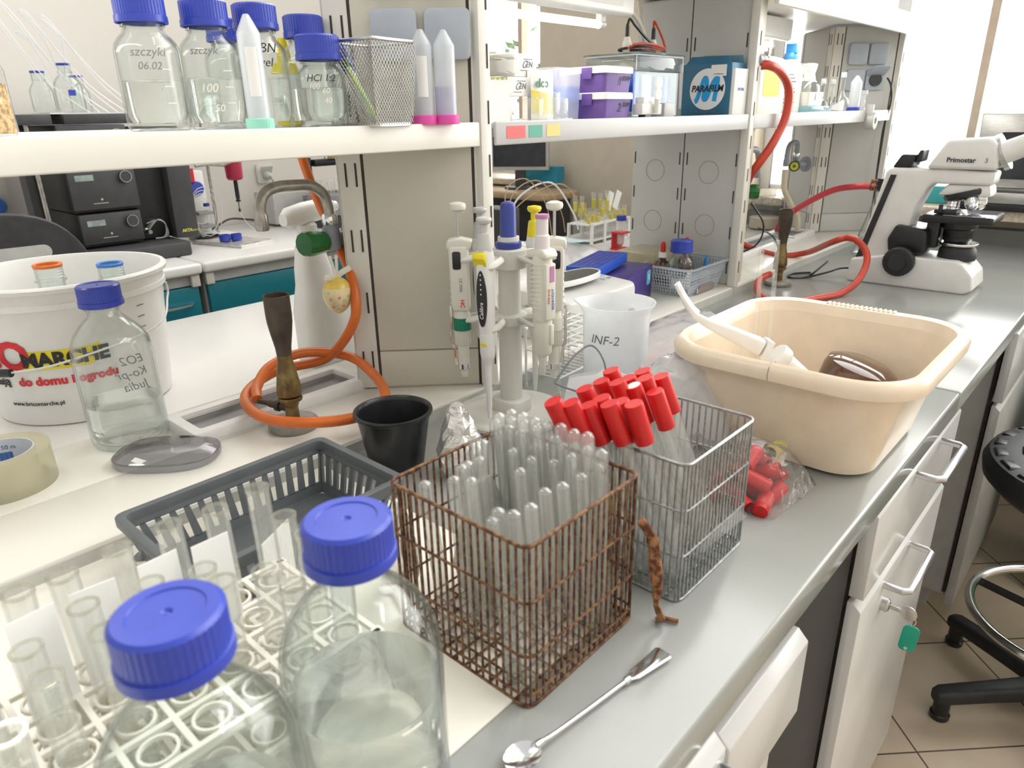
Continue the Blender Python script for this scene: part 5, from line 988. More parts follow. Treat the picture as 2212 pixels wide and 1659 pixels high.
b.loft([[Vector((x - .884, y + 1.10, z)) for x, y in rrect(.066 * k, .088 * k, .010, 4)] for k, z in ((.93, SHZ), (.97, SHZ + .05), (1.0, SHZ + .088))], caps=(True, False)); obj('tub_body', b, 'plastic_frost', t); b = B(); b.loft([[Vector((x - .884, y + 1.10, z)) for x, y in rrect(.060, .080, .009, 4)] for z in (SHZ + .030, SHZ + .058)]); obj('blue_contents', b, 'blueliq', t)
def purple_box(label, z, hh, s1, s2, dy):
    t = thing('storage_box', label, 'box', (0, 0, 0)); b = B(); yc = 1.197 + dy; xc = -.873
    b.loft([[Vector((x + xc, y + yc, zz)) for x, y in rrect(.135 * k, .092 * k, .008, 4)] for k, zz in ((.95, z), (1.0, z + hh - .012))]); obj('box_body', b, 'purple', t)
    b = B(); b.loft([[Vector((x + xc, y + yc, zz)) for x, y in rrect(.141, .098, .010, 4)] for zz in (z + hh - .012, z + hh - .002)] + [[Vector((x + xc, y + yc, z + hh)) for x, y in rrect(.136, .093, .010, 4)]]); obj('box_lid', b, 'white', t)
    for x in (-.045, .030): b = B(); b.box((xc + x, yc - .0505, z + hh - .012), (.022, .004, .020)); obj('latch', b, 'purple', t, bevel=.001)
    text(s1, .022, 'ink', t, (xc + .0677, yc + .002, z + hh * .40), UY, UZ, shear=.25, name='handwriting'); text(s2, .012, 'ink', t, (xc + .0677, yc + .025, z + hh * .52), UY, UZ, shear=.25, name='handwriting')
purple_box('purple lidded box marked with a large 2, lower of the stacked pair', SHZ + .0005, .046, '2', '3UM', 0)
purple_box('purple lidded box marked with a 1, upper of the stacked pair', SHZ + .047, .044, '1', '03-04', -.002)
# electrophoresis tank
t = thing('gel_tank', 'clear and blue gel electrophoresis tank behind the purple boxes', 'tank', (0, 0, 0)); tx0, tx1, ty0, ty1, tz = -.955, -.842, 1.305, 1.475, SHZ
b = B()
for a in ((tx0, tx0 + .004, ty0, ty1), (tx1 - .004, tx1, ty0, ty1), (tx0 + .004, tx1 - .004, ty0, ty0 + .004), (tx0 + .004, tx1 - .004, ty1 - .004, ty1)): b.box(((a[0] + a[1]) / 2, (a[2] + a[3]) / 2, tz + .044), (a[1] - a[0], a[3] - a[2], .086))
b.box(((tx0 + tx1) / 2, (ty0 + ty1) / 2, tz + .006), (tx1 - tx0 - .008, ty1 - ty0 - .008, .005)); obj('tank_wall', b, 'cleartank', t)
b = bxb(tx0 + .012, tx1 - .012, 1.438, 1.462, tz + .012, tz + .080); obj('blue_panel', b, 'bluetank', t, bevel=.002)
b = B()
for y in (ty0 - .006, ty1 + .006): b.tube([(tx1 + .006, y, tz + .089), (tx1 + .006, y, tz + .117), (tx0 - .006, y, tz + .117)], .0013, 6)
b.tube([(tx1 + .006, ty0 - .006, tz + .117), (tx1 + .006, ty1 + .006, tz + .117)], .0013, 6); obj('lid_edge', b, 'plastic_milky', t)
b = bxb(tx0 - .006, tx1 + .006, ty0 - .006, ty1 + .006, tz + .088, tz + .118); obj('tank_lid', b, 'cleartank', t, bevel=.004); b = bxb(tx0 - .010, tx1 + .010, ty0 - .010, ty1 + .010, tz + .1185, tz + .122); obj('lid_plate', b, 'cleartank', t, bevel=.002)
b = bxb(tx0 + .01, tx1 - .006, 1.312, 1.332, tz + .012, tz + .086); obj('blue_gate', b, mk('gate_blue', (.06, .18, .75), .3, var=.05), t, bevel=.002, label='bright blue gate')
b = bxb(tx0 + .01, tx1 - .008, 1.345, 1.385, tz + .015, tz + .084); obj('gel_frame', b, 'ivory', t, bevel=.006)
b = B()
for i in range(3): b.lathe([(0, 0), (.012, 0), (.012, .006), (0, .006)], 20, (tx1 - .012, 1.410, tz + .022 + i * .023), (1, 0, 0))
obj('frame_screw', b, 'yellowpale', t)
b = bxb(-.838, -.818, 1.385, 1.425, SHZ, SHZ + .028); obj('tank_foot', b, 'lightgrey', t, bevel=.002)
for i, (y, m) in enumerate(((1.322, 'ivory'), (1.420, 'ivory'))):
    b = B(); b.lathe([(0, 0), (.0095, 0), (.0095, .018), (.0075, .024), (.0055, .030), (0, .030)], 18, (-.875, y, tz + .122)); o = obj('lead_plug', b, m, t); b = B(); b.lathe([(0, .030), (.0045, .030), (.0040, .048), (.0025, .054), (0, .054)], 14, (-.875, y, tz + .122)); obj('plug_boot', b, 'black', o)
def lead(label, pts, m): hose('power_lead', label, pts, .0024, m, 'cable', 8)
z = tz + .126
lead('black power lead coiled on top of the gel tank', [(-.875, 1.322, z + .046), (-.872, 1.325, z + .058), (-.868, 1.34, z + .046), (-.862, 1.38, z + .022), (-.858, 1.43, z + .006), (-.855, 1.435, z + .003), (-.85, 1.40, z + .006), (-.845, 1.34, z + .009), (-.86, 1.31, z + .005), (-.88, 1.305, z + .003), (-.885, 1.315, z + .001), (-.855, 1.33, z + .001), (-.85, 1.39, z + .001)], 'black')
for i in range(4): lead(['red power lead lying in a bundle on the gel tank, lowest turn', 'red power lead bundle on the gel tank, second turn', 'red power lead bundle on the gel tank, third turn', 'red power lead rising from the right plug of the gel tank'][i], [(-.862 + .004 * i, 1.305 + .004 * i, z + .004 + .003 * i), (-.85 + .003 * i, 1.345, z + .007 + .003 * i), (-.85 + .003 * i, 1.40, z + .004 + .003 * i), (-.858, 1.432 + .004 * i, z + .004 + .002 * i)] if i < 3 else [(-.875, 1.420, z + .046), (-.872, 1.416, z + .060), (-.868, 1.423, z + .050), (-.862, 1.436, z + .028), (-.856, 1.440, z + .008)], mk('lead_red_%d' % i, (.50, .07, .035), .4))
t = thing('gel_comb', 'white plastic gel casting clip standing in front of the gel tank', 'clip', (0, 0, 0)); b = bxb(-.815, -.792, 1.258, 1.330, SHZ + .006, SHZ + .026); b.box((-.804, 1.285, SHZ + .030), (.020, .040, .016)); obj('clip_body', b, 'white', t, bevel=.002); b = B(); b.cyl((-.786, 1.30, SHZ + .008), (-.786, 1.30, SHZ + .034), .005, 12); obj('clip_screw', b, 'ivory', t); b = B(); b.box((-.80, 1.28, SHZ + .003), (.016, .020, .006)); obj('clip_foot', b, 'black', t)
# blue film carton
t = thing('film_carton', 'blue film dispenser carton with a large white circle and an open top', 'carton', (0, 0, 0)); x0, x1, y0, y1, z0, z1 = -.912, -.790, 1.62, 1.688, SHZ + .0005, SHZ + .112
b = B(); b.box(((x0 + x1) / 2, (y0 + y1) / 2, (z0 + z1) / 2), (x1 - x0, y1 - y0, z1 - z0)); obj('carton_body', b, 'cardblue', t, bevel=.0015)
b = B(); b.prism([(.006, 0), (x1 - x0 - .004, 0), (x1 - x0 - .012, .016), (.016, .018)], (-.0008, .0008), (x0, y0 + .001, z1 - .001), UX, (0, .45, 1)); obj('front_flap', b, 'cardblue', t)
b = B(); b.prism([(.014, 0), (x1 - x0, 0), (x1 - x0 - .004, .018), (.018, .022)], (-.0008, .0008), (x0, y1 - .004, z1 - .001), UX, (0, -.25, 1)); obj('back_flap', b, mk('flap_blue', (.16, .33, .42), .5, var=.06), t)
b = B(); b.box((x1 + .0045, (y0 + y1) / 2, (z0 + z1) / 2 - .006), (.009, y1 - y0 - .002, z1 - z0 - .014)); obj('side_label', b, 'paper', t, bevel=.001)
b = B(); b.prism([(-.006, -.10), (0, -.10), (0, .0), (-.010, -.002)], (-.001, .0005), (x0, y0, z1 + .004), UX, UZ); obj('left_flap', b, 'paper', t)
xc, zc = (x0 + x1) / 2 + .004, SHZ + .057; b = B(); b.lathe([(0, 0), (.0445, 0), (.0445, .0004), (0, .0004)], 48, (xc, y0 - .0001, zc), (0, -1, 0)); d_ = obj('white_disc', b, 'paper', t)
pts = [(-.030, -.026), (-.024, -.020), (-.010, .020), (-.004, .022), (-.002, .008), (-.008, -.016), (-.001, -.020), (.013, .012), (.022, .023), (.025, .016), (.019, -.026)]
b = B(); b.tube([(xc + p, 0, zc + q) for p, q in pts], .0056, 10, smooth=5)
for v in b.v: v.y = y0 - .0008 + v.y * .05
obj('blue_letter', b, 'skyblue', d_)
text('PARAFILM', .0195, 'ink', d_, (xc, y0 - .0013, zc + .001), UX, UZ, shear=.18, bold=.0005, sx=.92)
b = B(); b.box((xc + .026, y0 - .0010, SHZ + .096), (.038, .0005, .024)); cl = obj('white_sticker', b, 'paper', t); text('nr katalogowy', .0042, 'inkgrey', cl, (xc + .026, y0 - .0014, SHZ + .089), UX, UZ); text('4 IN. X 125 FT. ROLL', .0062, 'inkgrey', t, (xc, y0 - .0006, SHZ + .008), UX, UZ, shear=.15); text('PM-996', .010, 'inkblue', t, (x1 + .0095, y0 + .034, SHZ + .055), UY, UZ)
# ================================================================ things on the shelf by the window
t = thing('canister', 'large white plastic canister with a yellow label on the window shelf', 'canister', (0, 0, 0)); b = B(); xc, yc = -.905, 1.945
b.loft([[Vector((x + xc, y + yc, z)) for x, y in rrect(.13 * k, .25 * k, .03, 5)] for k, z in ((.97, SHZ), (1, SHZ + .008), (1, SHZ + .118), (.92, SHZ + .136), (.7, SHZ + .142))]); obj('canister_body', b, 'ivory', t)
b = B(); b.lathe([(0, .138), (.052, .138), (.054, .141), (.054, .166), (.050, .170), (0, .170)], 40, (xc - .005, yc + .01, SHZ)); obj('screw_lid', b, 'ivory', t)
b = B(); b.prism(rrect(.105, .080, .014, 4, (yc + .015, SHZ + .082)), (0, .0006), (xc + .0651, 0, 0), (0, 1, 0), (0, 0, 1)); obj('yellow_label', b, mk('label_yellow', (.80, .58, .03), .5), t)
t = thing('squeeze_bottle', 'white bottle with a blue flip cap and printed text on the window shelf', 'bottle', (-.865, 2.128, SHZ)); b = B(); b.lathe([(0, 0), (.033, 0), (.036, .004), (.036, .105), (.032, .122), (.018, .138), (.015, .142), (0, .142)], 36); obj('bottle_body', b, 'white', t)
b = B(); b.lathe([(0, .140), (.0195, .140), (.0175, .156), (0, .156)], 28); b.box((.004, 0, .167), (.030, .026, .024)); obj('flip_cap', b, mk('flip_blue', (.03, .22, .60), .4), t, bevel=.001)
va = math.atan2(-2.128, .865)
for i in range(9): b = B(); w_ = .010 + .004 * ((i * 7) % 3); b.grid(lambda u, v: (.0363 * math.cos(va + .15 + (u - .5) * w_ / .02), .0363 * math.sin(va + .15 + (u - .5) * w_ / .02), .098 - i * .009 + v * .0028), 6, 1); obj('printed_line', b, 'inkgrey', t)
t = thing('lidded_jar', 'clear plastic jar with a red-edged lid behind the foil-topped bottle', 'jar', (-.965, 2.42, SHZ)); b = B(); b.lathe([(0, 0), (.050, 0), (.052, .004), (.058, .125), (.057, .125), (.050, .005), (0, .004)], 36); obj('jar_body', b, 'plastic_clear', t); b = B(); b.lathe([(0, .125), (.061, .125), (.062, .129), (.060, .133), (0, .133)], 40); obj('jar_lid', b, 'paperwarm', t); b = B(); b.lathe([(.0615, .126), (.0635, .127), (.0635, .131), (.0605, .132), (.0615, .126)], 40); obj('lid_edge', b, 'red', t)
for i, (dy, h, m) in enumerate(((-.03, .06, 'yellow'), (.0, .05, 'bluedark'), (.025, .045, 'red'))): b = B(); b.cyl((0, dy, .006), (0, dy, h), .014, 14); obj('jar_contents', b, m, t)
t = thing('foil_topped_bottle', 'round clear bottle with an aluminium foil top on the window shelf', 'bottle', (-.885, 2.31, SHZ)); P = bottle_profile(.045, .060, .040, .020, .112); b = B(); b.lathe(P, 40); b.lathe([(max(0, r - .002), z + (.004 if i < 3 else 0)) for i, (r, z) in enumerate(P)], 40); obj('bottle_body', b, 'glass', t)
random.seed(31); b = B(); rings = [[Vector((rr * math.cos(a) * random.uniform(.9, 1.1), rr * math.sin(a) * random.uniform(.9, 1.1), z)) for a in [2 * PI * i / 26 for i in range(26)]] for rr, z in ((.029, .088), (.025, .097), (.025, .108), (.0265, .118), (.026, .134), (.018, .137))]; b.loft(rings, caps=(False, True)); obj('foil_cover', b, 'foil', t, flat=True)
b = B(); b.grid(lambda u, v: (.0455 * math.cos(va + .1 + (u - .5)), .0455 * math.sin(va + .1 + (u - .5)), .020 + v * .028), 8, 1); obj('paper_label', b, 'paper', t)
b = B(); b.box((-.84, 2.22, SHZ + .009), (.09, .16, .018)); solo('weighing_tray', b, glassy('tray_aqua', tint=(.7, .85, .9), body=.4, bodycol=(.45, .68, .75)), 'aqua plastic tray at the front of the window shelf', 'tray', bevel=.004)
t = thing('white_tub', 'low cream tub under the foil-topped bottle', 'tub', (-.838, 2.21, SHZ + .0185)); b = B(); b.loft([[Vector((x, y, z)) for x, y in rrect(.055 * k, .12 * k, .01, 3)] for k, z in ((.95, 0), (1, .036))]); obj('tub_body', b, 'ivory', t); b = B(); b.box((.0285, .015, .024), (.0006, .05, .020)); obj('paper_label', b, 'paper', t)
random.seed(5); b = B(); b.grid(lambda u, v: (-.80 + .03 * math.sin(PI * u), 2.27 + .10 * u, SHZ + .002 + .026 * math.sin(PI * u) * math.sin(PI * v) + random.uniform(0, .006)), 8, 8); solo('plastic_wrap', b, 'film', 'crumpled clear plastic wrap in front of the glass flasks', 'wrap')
def flask(label, y, x, R, hn, ring=None):
    t = thing('volumetric_flask', label, 'flask', (x, y, SHZ)); b = B(); prof = [(0, .001), (R * .5, 0)] + [(R * math.cos(a), R * .95 + R * .95 * math.sin(a)) for a in [math.radians(q) for q in (-50, -25, 0, 25, 48, 62)]] + [(.0075, R * 2.1), (.0065, R * 2.5), (.0065, hn - .012), (.0085, hn - .010), (.0085, hn)]
    b.lathe(prof, 28); b.lathe([(max(0, r - .0012), z + .001) for r, z in prof], 28); obj('flask_body', b, 'glass', t)
    b = B(); b.lathe([(0, hn - .008), (.0065, hn - .008), (.0075, hn + .006), (0, hn + .007)], 18); obj('stopper', b, 'plastic_frost', t)
flask('long-necked glass flask in front on the window shelf, left of the upturned tube', 2.405, -.808, .025, .105); flask('slender glass flask leaning behind the front flask on the window shelf', 2.36, -.85, .020, .088); flask('small glass flask between the front flask and the upturned tube', 2.50, -.87, .020, .09)
falcon('upturned centrifuge tube on a blue cap at the window end of the shelf', (-.80, 2.505, SHZ), 'bluedark', None, 0, L=.104, r=.0165, lab=False)
b = B(); b.lathe([(0, 0), (.014, 0), (.014, .012), (.011, .014), (.013, .03), (.010, .034), (.012, .048), (.016, .050), (.016, .062), (0, .062)], 24); solo('glass_stopper', b, 'plastic_frost', 'stepped clear plastic fitting at the end of the window shelf', 'fitting', (-.80, 2.575, SHZ))
hose('power_cable', 'black cord hanging from the open socket on the farthest column', [(-.79, 2.775, 1.435), (-.775, 2.775, 1.41), (-.768, 2.78, 1.36), (-.775, 2.77, 1.28), (-.772, 2.76, 1.18), (-.765, 2.75, 1.08), (-.75, 2.74, 1.0), (-.73, 2.73, .93), (-.70, 2.70, .904)], .0032, 'black', 'cable', 8)
# ================================================================ things on the ledge by the middle divider
d_ = Vector((-.35, 1, 0)).normalized()
t = thing('reaction_tube_rack', 'blue slotted reaction tube rack lying on the violet carton', 'rack', (-.945, 1.34, 1.003), math.radians(15)); b = B(); b.box((0, 0, .012), (.075, .205, .024)); obj('rack_body', b, 'rackblue', t, bevel=.002); b = B()
for i in range(5):
    for j in range(14): b.box((-.028 + .014 * i, -.091 + .014 * j, .0243), (.0095, .0095, .0012))
obj('rack_wells', b, 'bluedark', t)
t = thing('violet_carton', 'violet carton with a pale blue logo under the blue rack', 'carton', (-.925, 1.385, ZL), math.radians(15)); b = B(); b.box((0, -.01, .040), (.125, .20, .079)); obj('carton_body', b, 'violetbox', t, bevel=.001); b = B(); b.prism(rrect(.030, .034, .006, 3, (.060, .052)), .0006, (.0626, 0, 0), (0, 1, 0), (0, 0, 1)); lg = obj('printed_logo', b, mk('logo_cyan', (.10, .42, .65), .5), t); text('B', .020, 'inkwhite', lg, (.0636, .060, .052), UY, UZ)
t = thing('plastic_box', 'yellowed translucent plastic box against the middle divider', 'box', (-.975, 1.60, ZL)); b = B(); b.box((0, 0, .045), (.115, .12, .09)); obj('box_body', b, glassy('yellowed_plastic', tint=(.85, .82, .6), body=.75, bodycol=(.68, .63, .45), rough=.3), t, bevel=.008); b = B(); b.box((.0585, .02, .052), (.0008, .05, .03)); obj('faded_label', b, mk('label_faded', (.45, .55, .48), .6), t)
t = thing('perforated_basket', 'pale translucent perforated basket by the middle divider', 'basket', (-.860, 1.597, ZL)); W0, D0, W1, D1, H = .105, .150, .150, .205, .068
base_m = glassy('basket_plastic', tint=(.93, .95, .97), body=.62, bodycol=(.78, .82, .86), rough=.2)
b = B(); b.loft([[Vector((x, y, z)) for x, y in rrect(W0, D0, .015, 3)] for z in (.001, .003)]); obj('basket_floor', b, base_m, t)
b = B()
def bw(p0, p1, q0, q1, nu, nv):
    p0, p1, q0, q1 = map(Vector, (p0, p1, q0, q1)); pt = lambda u, v: p0.lerp(p1, u).lerp(q0.lerp(q1, u), v)
    for i in range(nu + 1): b.tube([pt(i / nu, 0), pt(i / nu, 1)], .0011, 4)
    for j in range(nv + 1): b.tube([pt(0, j / nv), pt(1, j / nv)], .0013, 4)
    for i in range(nu): b.tube([pt(i / nu, 0), pt((i + 1) / nu, .5)], .0008, 4); b.tube([pt(i / nu, .5), pt((i + 1) / nu, 1)], .0008, 4)
c0 = [(-W0 / 2, -D0 / 2, .002), (W0 / 2, -D0 / 2, .002), (W0 / 2, D0 / 2, .002), (-W0 / 2, D0 / 2, .002)]; c1 = [(-W1 / 2 + .008, -D1 / 2 + .008, H), (W1 / 2 - .008, -D1 / 2 + .008, H), (W1 / 2 - .008, D1 / 2 - .008, H), (-W1 / 2 + .008, D1 / 2 - .008, H)]
for i in range(4): j = (i + 1) % 4; bw(c0[i], c0[j], c1[i], c1[j], 16 if i % 2 == 0 else 22, 8)
obj('perforated_wall', b, base_m, t)
b = B(); b.loft([[Vector((x, y, z)) for x, y in rrect(w, d, .02, 4)] for w, d, z in ((W1 - .018, D1 - .018, H - .004), (W1, D1, H), (W1 + .002, D1 + .002, H + .004), (W1 - .014, D1 - .014, H + .004))], caps=(False, False)); obj('basket_rim', b, base_m, t)
b = B(); b.prism([(-.05, 0), (.05, 0), (.035, .018), (-.03, .018)], .002, (W0 / 2 + .006, 0, .004), (0, 1, 0), (.2, 0, 1)); obj('brown_foot', b, mk('foot_brown', (.25, .20, .18), .5), t, label='brown foot'); text('5', .014, 'inkwhite', t, (W0 / 2 + .0125, -.05, .014), UY, UZ)
media_bottle('blue-capped bottle with a torn white label standing in the perforated basket', (-.852, 1.560, ZL + .0032), R=.0335, zs=.062, hs=.030, zc=.098, level=.012, scale_marks=False)
b = B(); random.seed(11); r_ = .0339; a0 = math.atan2(-1.56, .852)
b.grid(lambda u, v: (-.852 + r_ * math.cos(a0 + (u - .4) * 1.6), 1.560 + r_ * math.sin(a0 + (u - .4) * 1.6), ZL + .015 + v * (.026 + .022 * (u > .6) * u) + random.uniform(-.001, .001)), 10, 4); o = obj('torn_label', b, 'paper', bpy.data.objects['laboratory_bottle.009'] if 'laboratory_bottle.009' in bpy.data.objects else None)
if o.parent: o.location = (.852, -1.560, -(ZL + .0032))
for i, (x, y, lab) in enumerate(((-.900, 1.555, 'amber dropper bottle with a red bulb, left behind the blue-capped bottle in the basket'), (-.885, 1.645, 'amber dropper bottle with a red bulb, right behind the blue-capped bottle in the basket'))):
    t = thing('dropper_bottle', lab, 'bottle', (x, y, ZL + .0032)); b = B(); b.lathe([(0, 0), (.018, 0), (.019, .003), (.019, .060), (.014, .070), (.008, .074), (.008, .08), (0, .08)], 24); obj('bottle_body', b, 'amber', t); b = B(); b.lathe([(0, .080), (.0105, .080), (.0105, .092), (.006, .093), (0, .093)], 24); obj('collar', b, 'paper', t); b = B(); b.lathe([(0, .093), (.006, .093), (.0065, .11), (.004, .118), (0, .119)], 18); obj('rubber_bulb', b, 'red', t)
t = thing('glue_bottle', 'small white bottle with a pointed blue cap in the perforated basket', 'bottle', (-.828, 1.648, ZL + .0032)); b = B(); b.lathe([(0, 0), (.012, 0), (.012, .035), (.007, .042), (0, .042)], 20); obj('bottle_body', b, 'white', t); b = B(); b.lathe([(0, .042), (.008, .042), (.0075, .05), (.004, .072), (.003, .076), (0, .077)], 20); obj('pointed_cap', b, mk('cap_azure', (.02, .20, .52), .4), t)
# cables, bottle brushes and racks behind the divider
for i in range(3): hose('power_cable', ['black cord looped high behind the middle divider', 'black cord coil hanging into the drip sink behind the divider', 'thin black cord dropping behind the second burner'][i], [[(-.86, 1.95, 1.10), (-.83, 1.98, 1.04), (-.85, 2.0, .98), (-.90, 1.98, .95), (-.96, 1.95, .96), (-.98, 1.92, .99)], [(-.90, 1.86, .965), (-.87, 1.90, .935), (-.90, 1.93, .926), (-.95, 1.89, .930), (-.97, 1.86, .955), (-.92, 1.84, .968), (-.86, 1.88, .93), (-.90, 1.92, .926)], [(-.84, 1.97, 1.03), (-.82, 2.03, 1.0), (-.815, 2.07, .96), (-.815, 2.08, .927)]][i], .0026, 'black', 'cable', 6)
t = thing('wire_rack', 'small dark wire rack standing behind the middle divider', 'rack', (-1.0, 2.09, ZL)); b = B()
for s_ in (-1, 1):
    for i in range(7): b.tube([(-.04 + .0133 * i, s_ * .05, 0), (-.04 + .0133 * i, s_ * .05, .10)], .0014, 5)
    for z in (.03, .07, .10): b.tube([(-.04, s_ * .05, z), (.04, s_ * .05, z)], .0014, 5)
for s_ in (-1, 1):
    for z in (.03, .10): b.tube([(s_ * .04, -.05, z), (s_ * .04, .05, z)], .0014, 5)
obj('rack_wires', b, 'wirezinc', t)
t = thing('measuring_cylinder', 'tall clear cylinder with red print and blue collar behind the divider', 'cylinder', (-1.10, 2.32, ZB)); b = B(); b.lathe([(0, 0), (.036, 0), (.036, .006), (.022, .01), (.022, .20), (.026, .204), (.026, .208)], 28); obj('cylinder_body', b, 'glass', t); b = B(); b.lathe([(.0228, .165), (.028, .165), (.028, .18), (.0228, .18), (.0228, .165)], 28); obj('blue_collar', b, 'bluedark', t); b = B(); b.lathe([(0, .012), (.0205, .012), (.0205, .05), (0, .05)], 24); obj('rose_liquid', b, 'pinkgel', t); b = B(); b.grid(lambda u, v: (.0226 * math.cos(-1.4 + u), .0226 * math.sin(-1.4 + u), .07 + .09 * v), 6, 1); obj('red_print', b, 'inkred', t)
t = thing('beaker_jar', 'wide glass jar of beige liquid on the far worktop behind the second burner', 'jar', (-1.16, 2.78, ZB)); b = B(); b.lathe([(0, 0), (.058, 0), (.062, .004), (.062, .10), (.050, .118), (.030, .125), (.030, .15)], 32); obj('jar_body', b, 'glass', t); b = B(); b.lathe([(0, .005), (.0595, .005), (.0595, .045), (0, .045)], 28); obj('beige_liquid', b, mk('beige_liquid', (.50, .43, .33), .5), t); b = B()
for i in range(8): b.lathe([(.0622, .07 + .005 * i), (.0630, .0705 + .005 * i), (.0622, .071 + .005 * i)], 32)
obj('ring_scale', b, 'inkgrey', t)
for i, (x, y, lab) in enumerate(((-1.16, 2.12, 'blue-capped bottle on the far worktop seen through the tap gap'), (-1.22, 2.42, 'second blue-capped bottle on the far worktop, further right in the tap gap'))): media_bottle(lab, (x, y, ZB), R=.043, zs=.11, hs=.045, zc=.16, level=.08, scale_marks=False)
# ================================================================ microscope
MY = 2.105
t = thing('microscope', 'white compound microscope standing on the far worktop, eyepieces towards the aisle', 'microscope', (0, MY, ZB))
def yz(poly, half, O=(0, 0, 0)):   # side profile in x, z pushed across the width
    b = B(); b.prism(poly, (-half, half), O, (1, 0, 0), (0, 0, 1)); return b
b = yz([(-.605, .008), (-.600, .0), (-.325, .0), (-.305, .012), (-.312, .048), (-.335, .072), (-.352, .080), (-.505, .080), (-.60, .06)], .070); base = obj('microscope_base', b, 'white', t, bevel=.010, seg=3)
b = yz([(-.605, .010), (-.498, .010), (-.488, .075), (-.470, .200), (-.452, .252), (-.440, .262), (-.315, .262), (-.312, .294), (-.425, .298), (-.545, .298), (-.555, .285)], .042); arm = obj('microscope_arm', b, 'white', t, bevel=.008, seg=3)
b = B(); b.prism([(-.6015, .035), (-.585, .035), (-.527, .280), (-.541, .280)], (-.0003, .002), (0, -.043, 0), (1, 0, 0), (0, 0, 1)); obj('side_stripe', b, 'blackmatt', arm, label='black stripe along the arm')
b = B(); b.box((-.520, 0, .314), (.045, .075, .032), top=(.75, 1), sh=(.012, 0)); b.box((-.488, 0, .326), (.018, .06, .030), top=(.5, 1), sh=(.006, 0)); obj('carry_grip', b, 'black', t, bevel=.004)
# head and eyepieces
b = B(); b.prism([(-.462, .298), (-.312, .298), (-.312, .330), (-.322, .362), (-.338, .372), (-.425, .366)], (-.052, .052), (0, 0, 0), (1, 0, 0), (0, 0, 1)); head = obj('microscope_head', b, 'white', t, bevel=.010, seg=3)
text('Primostar', .0155, 'ink', head, (-.388, -.0535, .320), UX, UZ, bold=.0003); text('3', .015, 'inkgrey', head, (-.335, -.0535, .320), UX, UZ)
b = B(); b.lathe([(0, 0), (.044, 0), (.044, .012), (0, .012)], 32, (-.318, 0, .335), (.9, 0, .42)); obj('head_joint', b, 'steel', head)
for s_ in (-1, 1):
    b = B(); p = Vector((-.306, s_ * .030, .338)); d = Vector((.88, 0, .42)).normalized(); b.lathe([(0, 0), (.026, 0), (.024, .06), (.020, .10), (.0175, .11), (.0175, .165), (0, .165)], 28, p, d); tb = obj('eyepiece_tube', b, 'white', t); b = B(); b.lathe([(0, .165), (.0195, .165), (.0195, .20), (.015, .205), (0, .205)], 24, p, d); obj('eyepiece', b, 'black', tb)
b = B(); b.prism([(-.43, .0), (-.312, .0), (-.318, .03), (-.41, .028)], (-.036, .036), (0, 0, .234), (1, 0, 0), (0, 0, 1)); obj('turret_mount', b, 'white', t, bevel=.008)
n = Vector((.30, 0, -1)).normalized(); b = B(); b.lathe([(0, 0), (.050, 0), (.052, .004), (.050, .014), (.040, .020), (0, .022)], 40, (-.372, 0, .246), n); tur = obj('objective_turret', b, 'black', t)
for ang, L_, lab in ((0, .038, 0), (70, .034, 0), (145, .030, 0), (-75, .034, 0)):
    q = Matrix.Rotation(math.radians(ang), 3, n) @ Vector((1, 0, .30)).normalized(); p = Vector((-.372, 0, .246)) + n * .016 + q * .030; d = (n + q * .42).normalized() if ang else Vector((.02, 0, -1)); b = B(); b.lathe([(0, 0), (.0135, 0), (.0135, L_ * .35), (.0145, L_ * .38), (.0145, L_ * .62), (.0125, L_ * .66), (.0120, L_ * .88), (.006, L_), (0, L_)], 24, p, d); obj('objective_lens', b, 'chrome', tur)
# stage, condenser, field lens, knobs
b = B(); b.prism([(-.445, -.075), (-.30, -.075), (-.292, -.066), (-.292, .070), (-.445, .070)], (.172, .190)); st = obj('stage', b, 'black', t, bevel=.003)
b = B(); b.prism([(-.40, -.0755), (-.297, -.0755), (-.297, .066), (-.40, .066)], (.190, .1915)); obj('stage_plate', b, mk('stage_grey', (.30, .31, .36), .12, metal=.7), st, bevel=.0004)
b = B(); b.box((-.400, -.03, .197), (.05, .05, .010)); b.cyl((-.41, -.06, .195), (-.41, -.06, .215), .005, 12); obj('slide_holder', b, 'blackmatt', st, bevel=.002)
b = B(); b.lathe([(0, .118), (.028, .118), (.034, .126), (.034, .150), (.040, .154), (.040, .172), (0, .172)], 32, (-.372, 0, 0)); obj('condenser', b, 'black', t); b = B(); b.lathe([(0, .112), (.043, .112), (.044, .115), (.043, .118), (0, .118)], 32, (-.365, 0, 0)); obj('condenser_ring', b, 'chrome', t)
b = B(); b.box((-.425, 0, .145), (.030, .060, .085)); obj('stage_bracket', b, 'black', t, bevel=.003)
b = B(); b.lathe([(0, .075), (.042, .075), (.044, .080), (.042, .100), (.034, .112), (.026, .113), (.024, .108), (0, .107)], 36, (-.365, 0, 0)); obj('field_lens', b, 'blackmatt', t)
b = yz([(-.515, .085), (-.43, .085), (-.425, .10), (-.432, .150), (-.505, .158), (-.522, .12)], .058); obj('focus_housing', b, 'black', t, bevel=.008, seg=3)
for s_ in (-1, 1):
    b = B(); b.lathe([(0, 0), (.026, 0), (.026, .012), (.036, .013), (.038, .016), (.038, .030), (.034, .034), (.022, .035), (.020, .050), (0, .050)], 48, (-.478, s_ * .058, .068), (0, s_, 0), ribs=(4, 5, .0008)); obj('focus_knob', b, 'blackmatt', t)
for x, y in ((-.58, -.05), (-.58, .05), (-.335, -.05), (-.335, .05)): b = B(); b.cyl((x, y, -.0005), (x, y, .004), .010, 14); obj('rubber_foot', b, 'black', base)
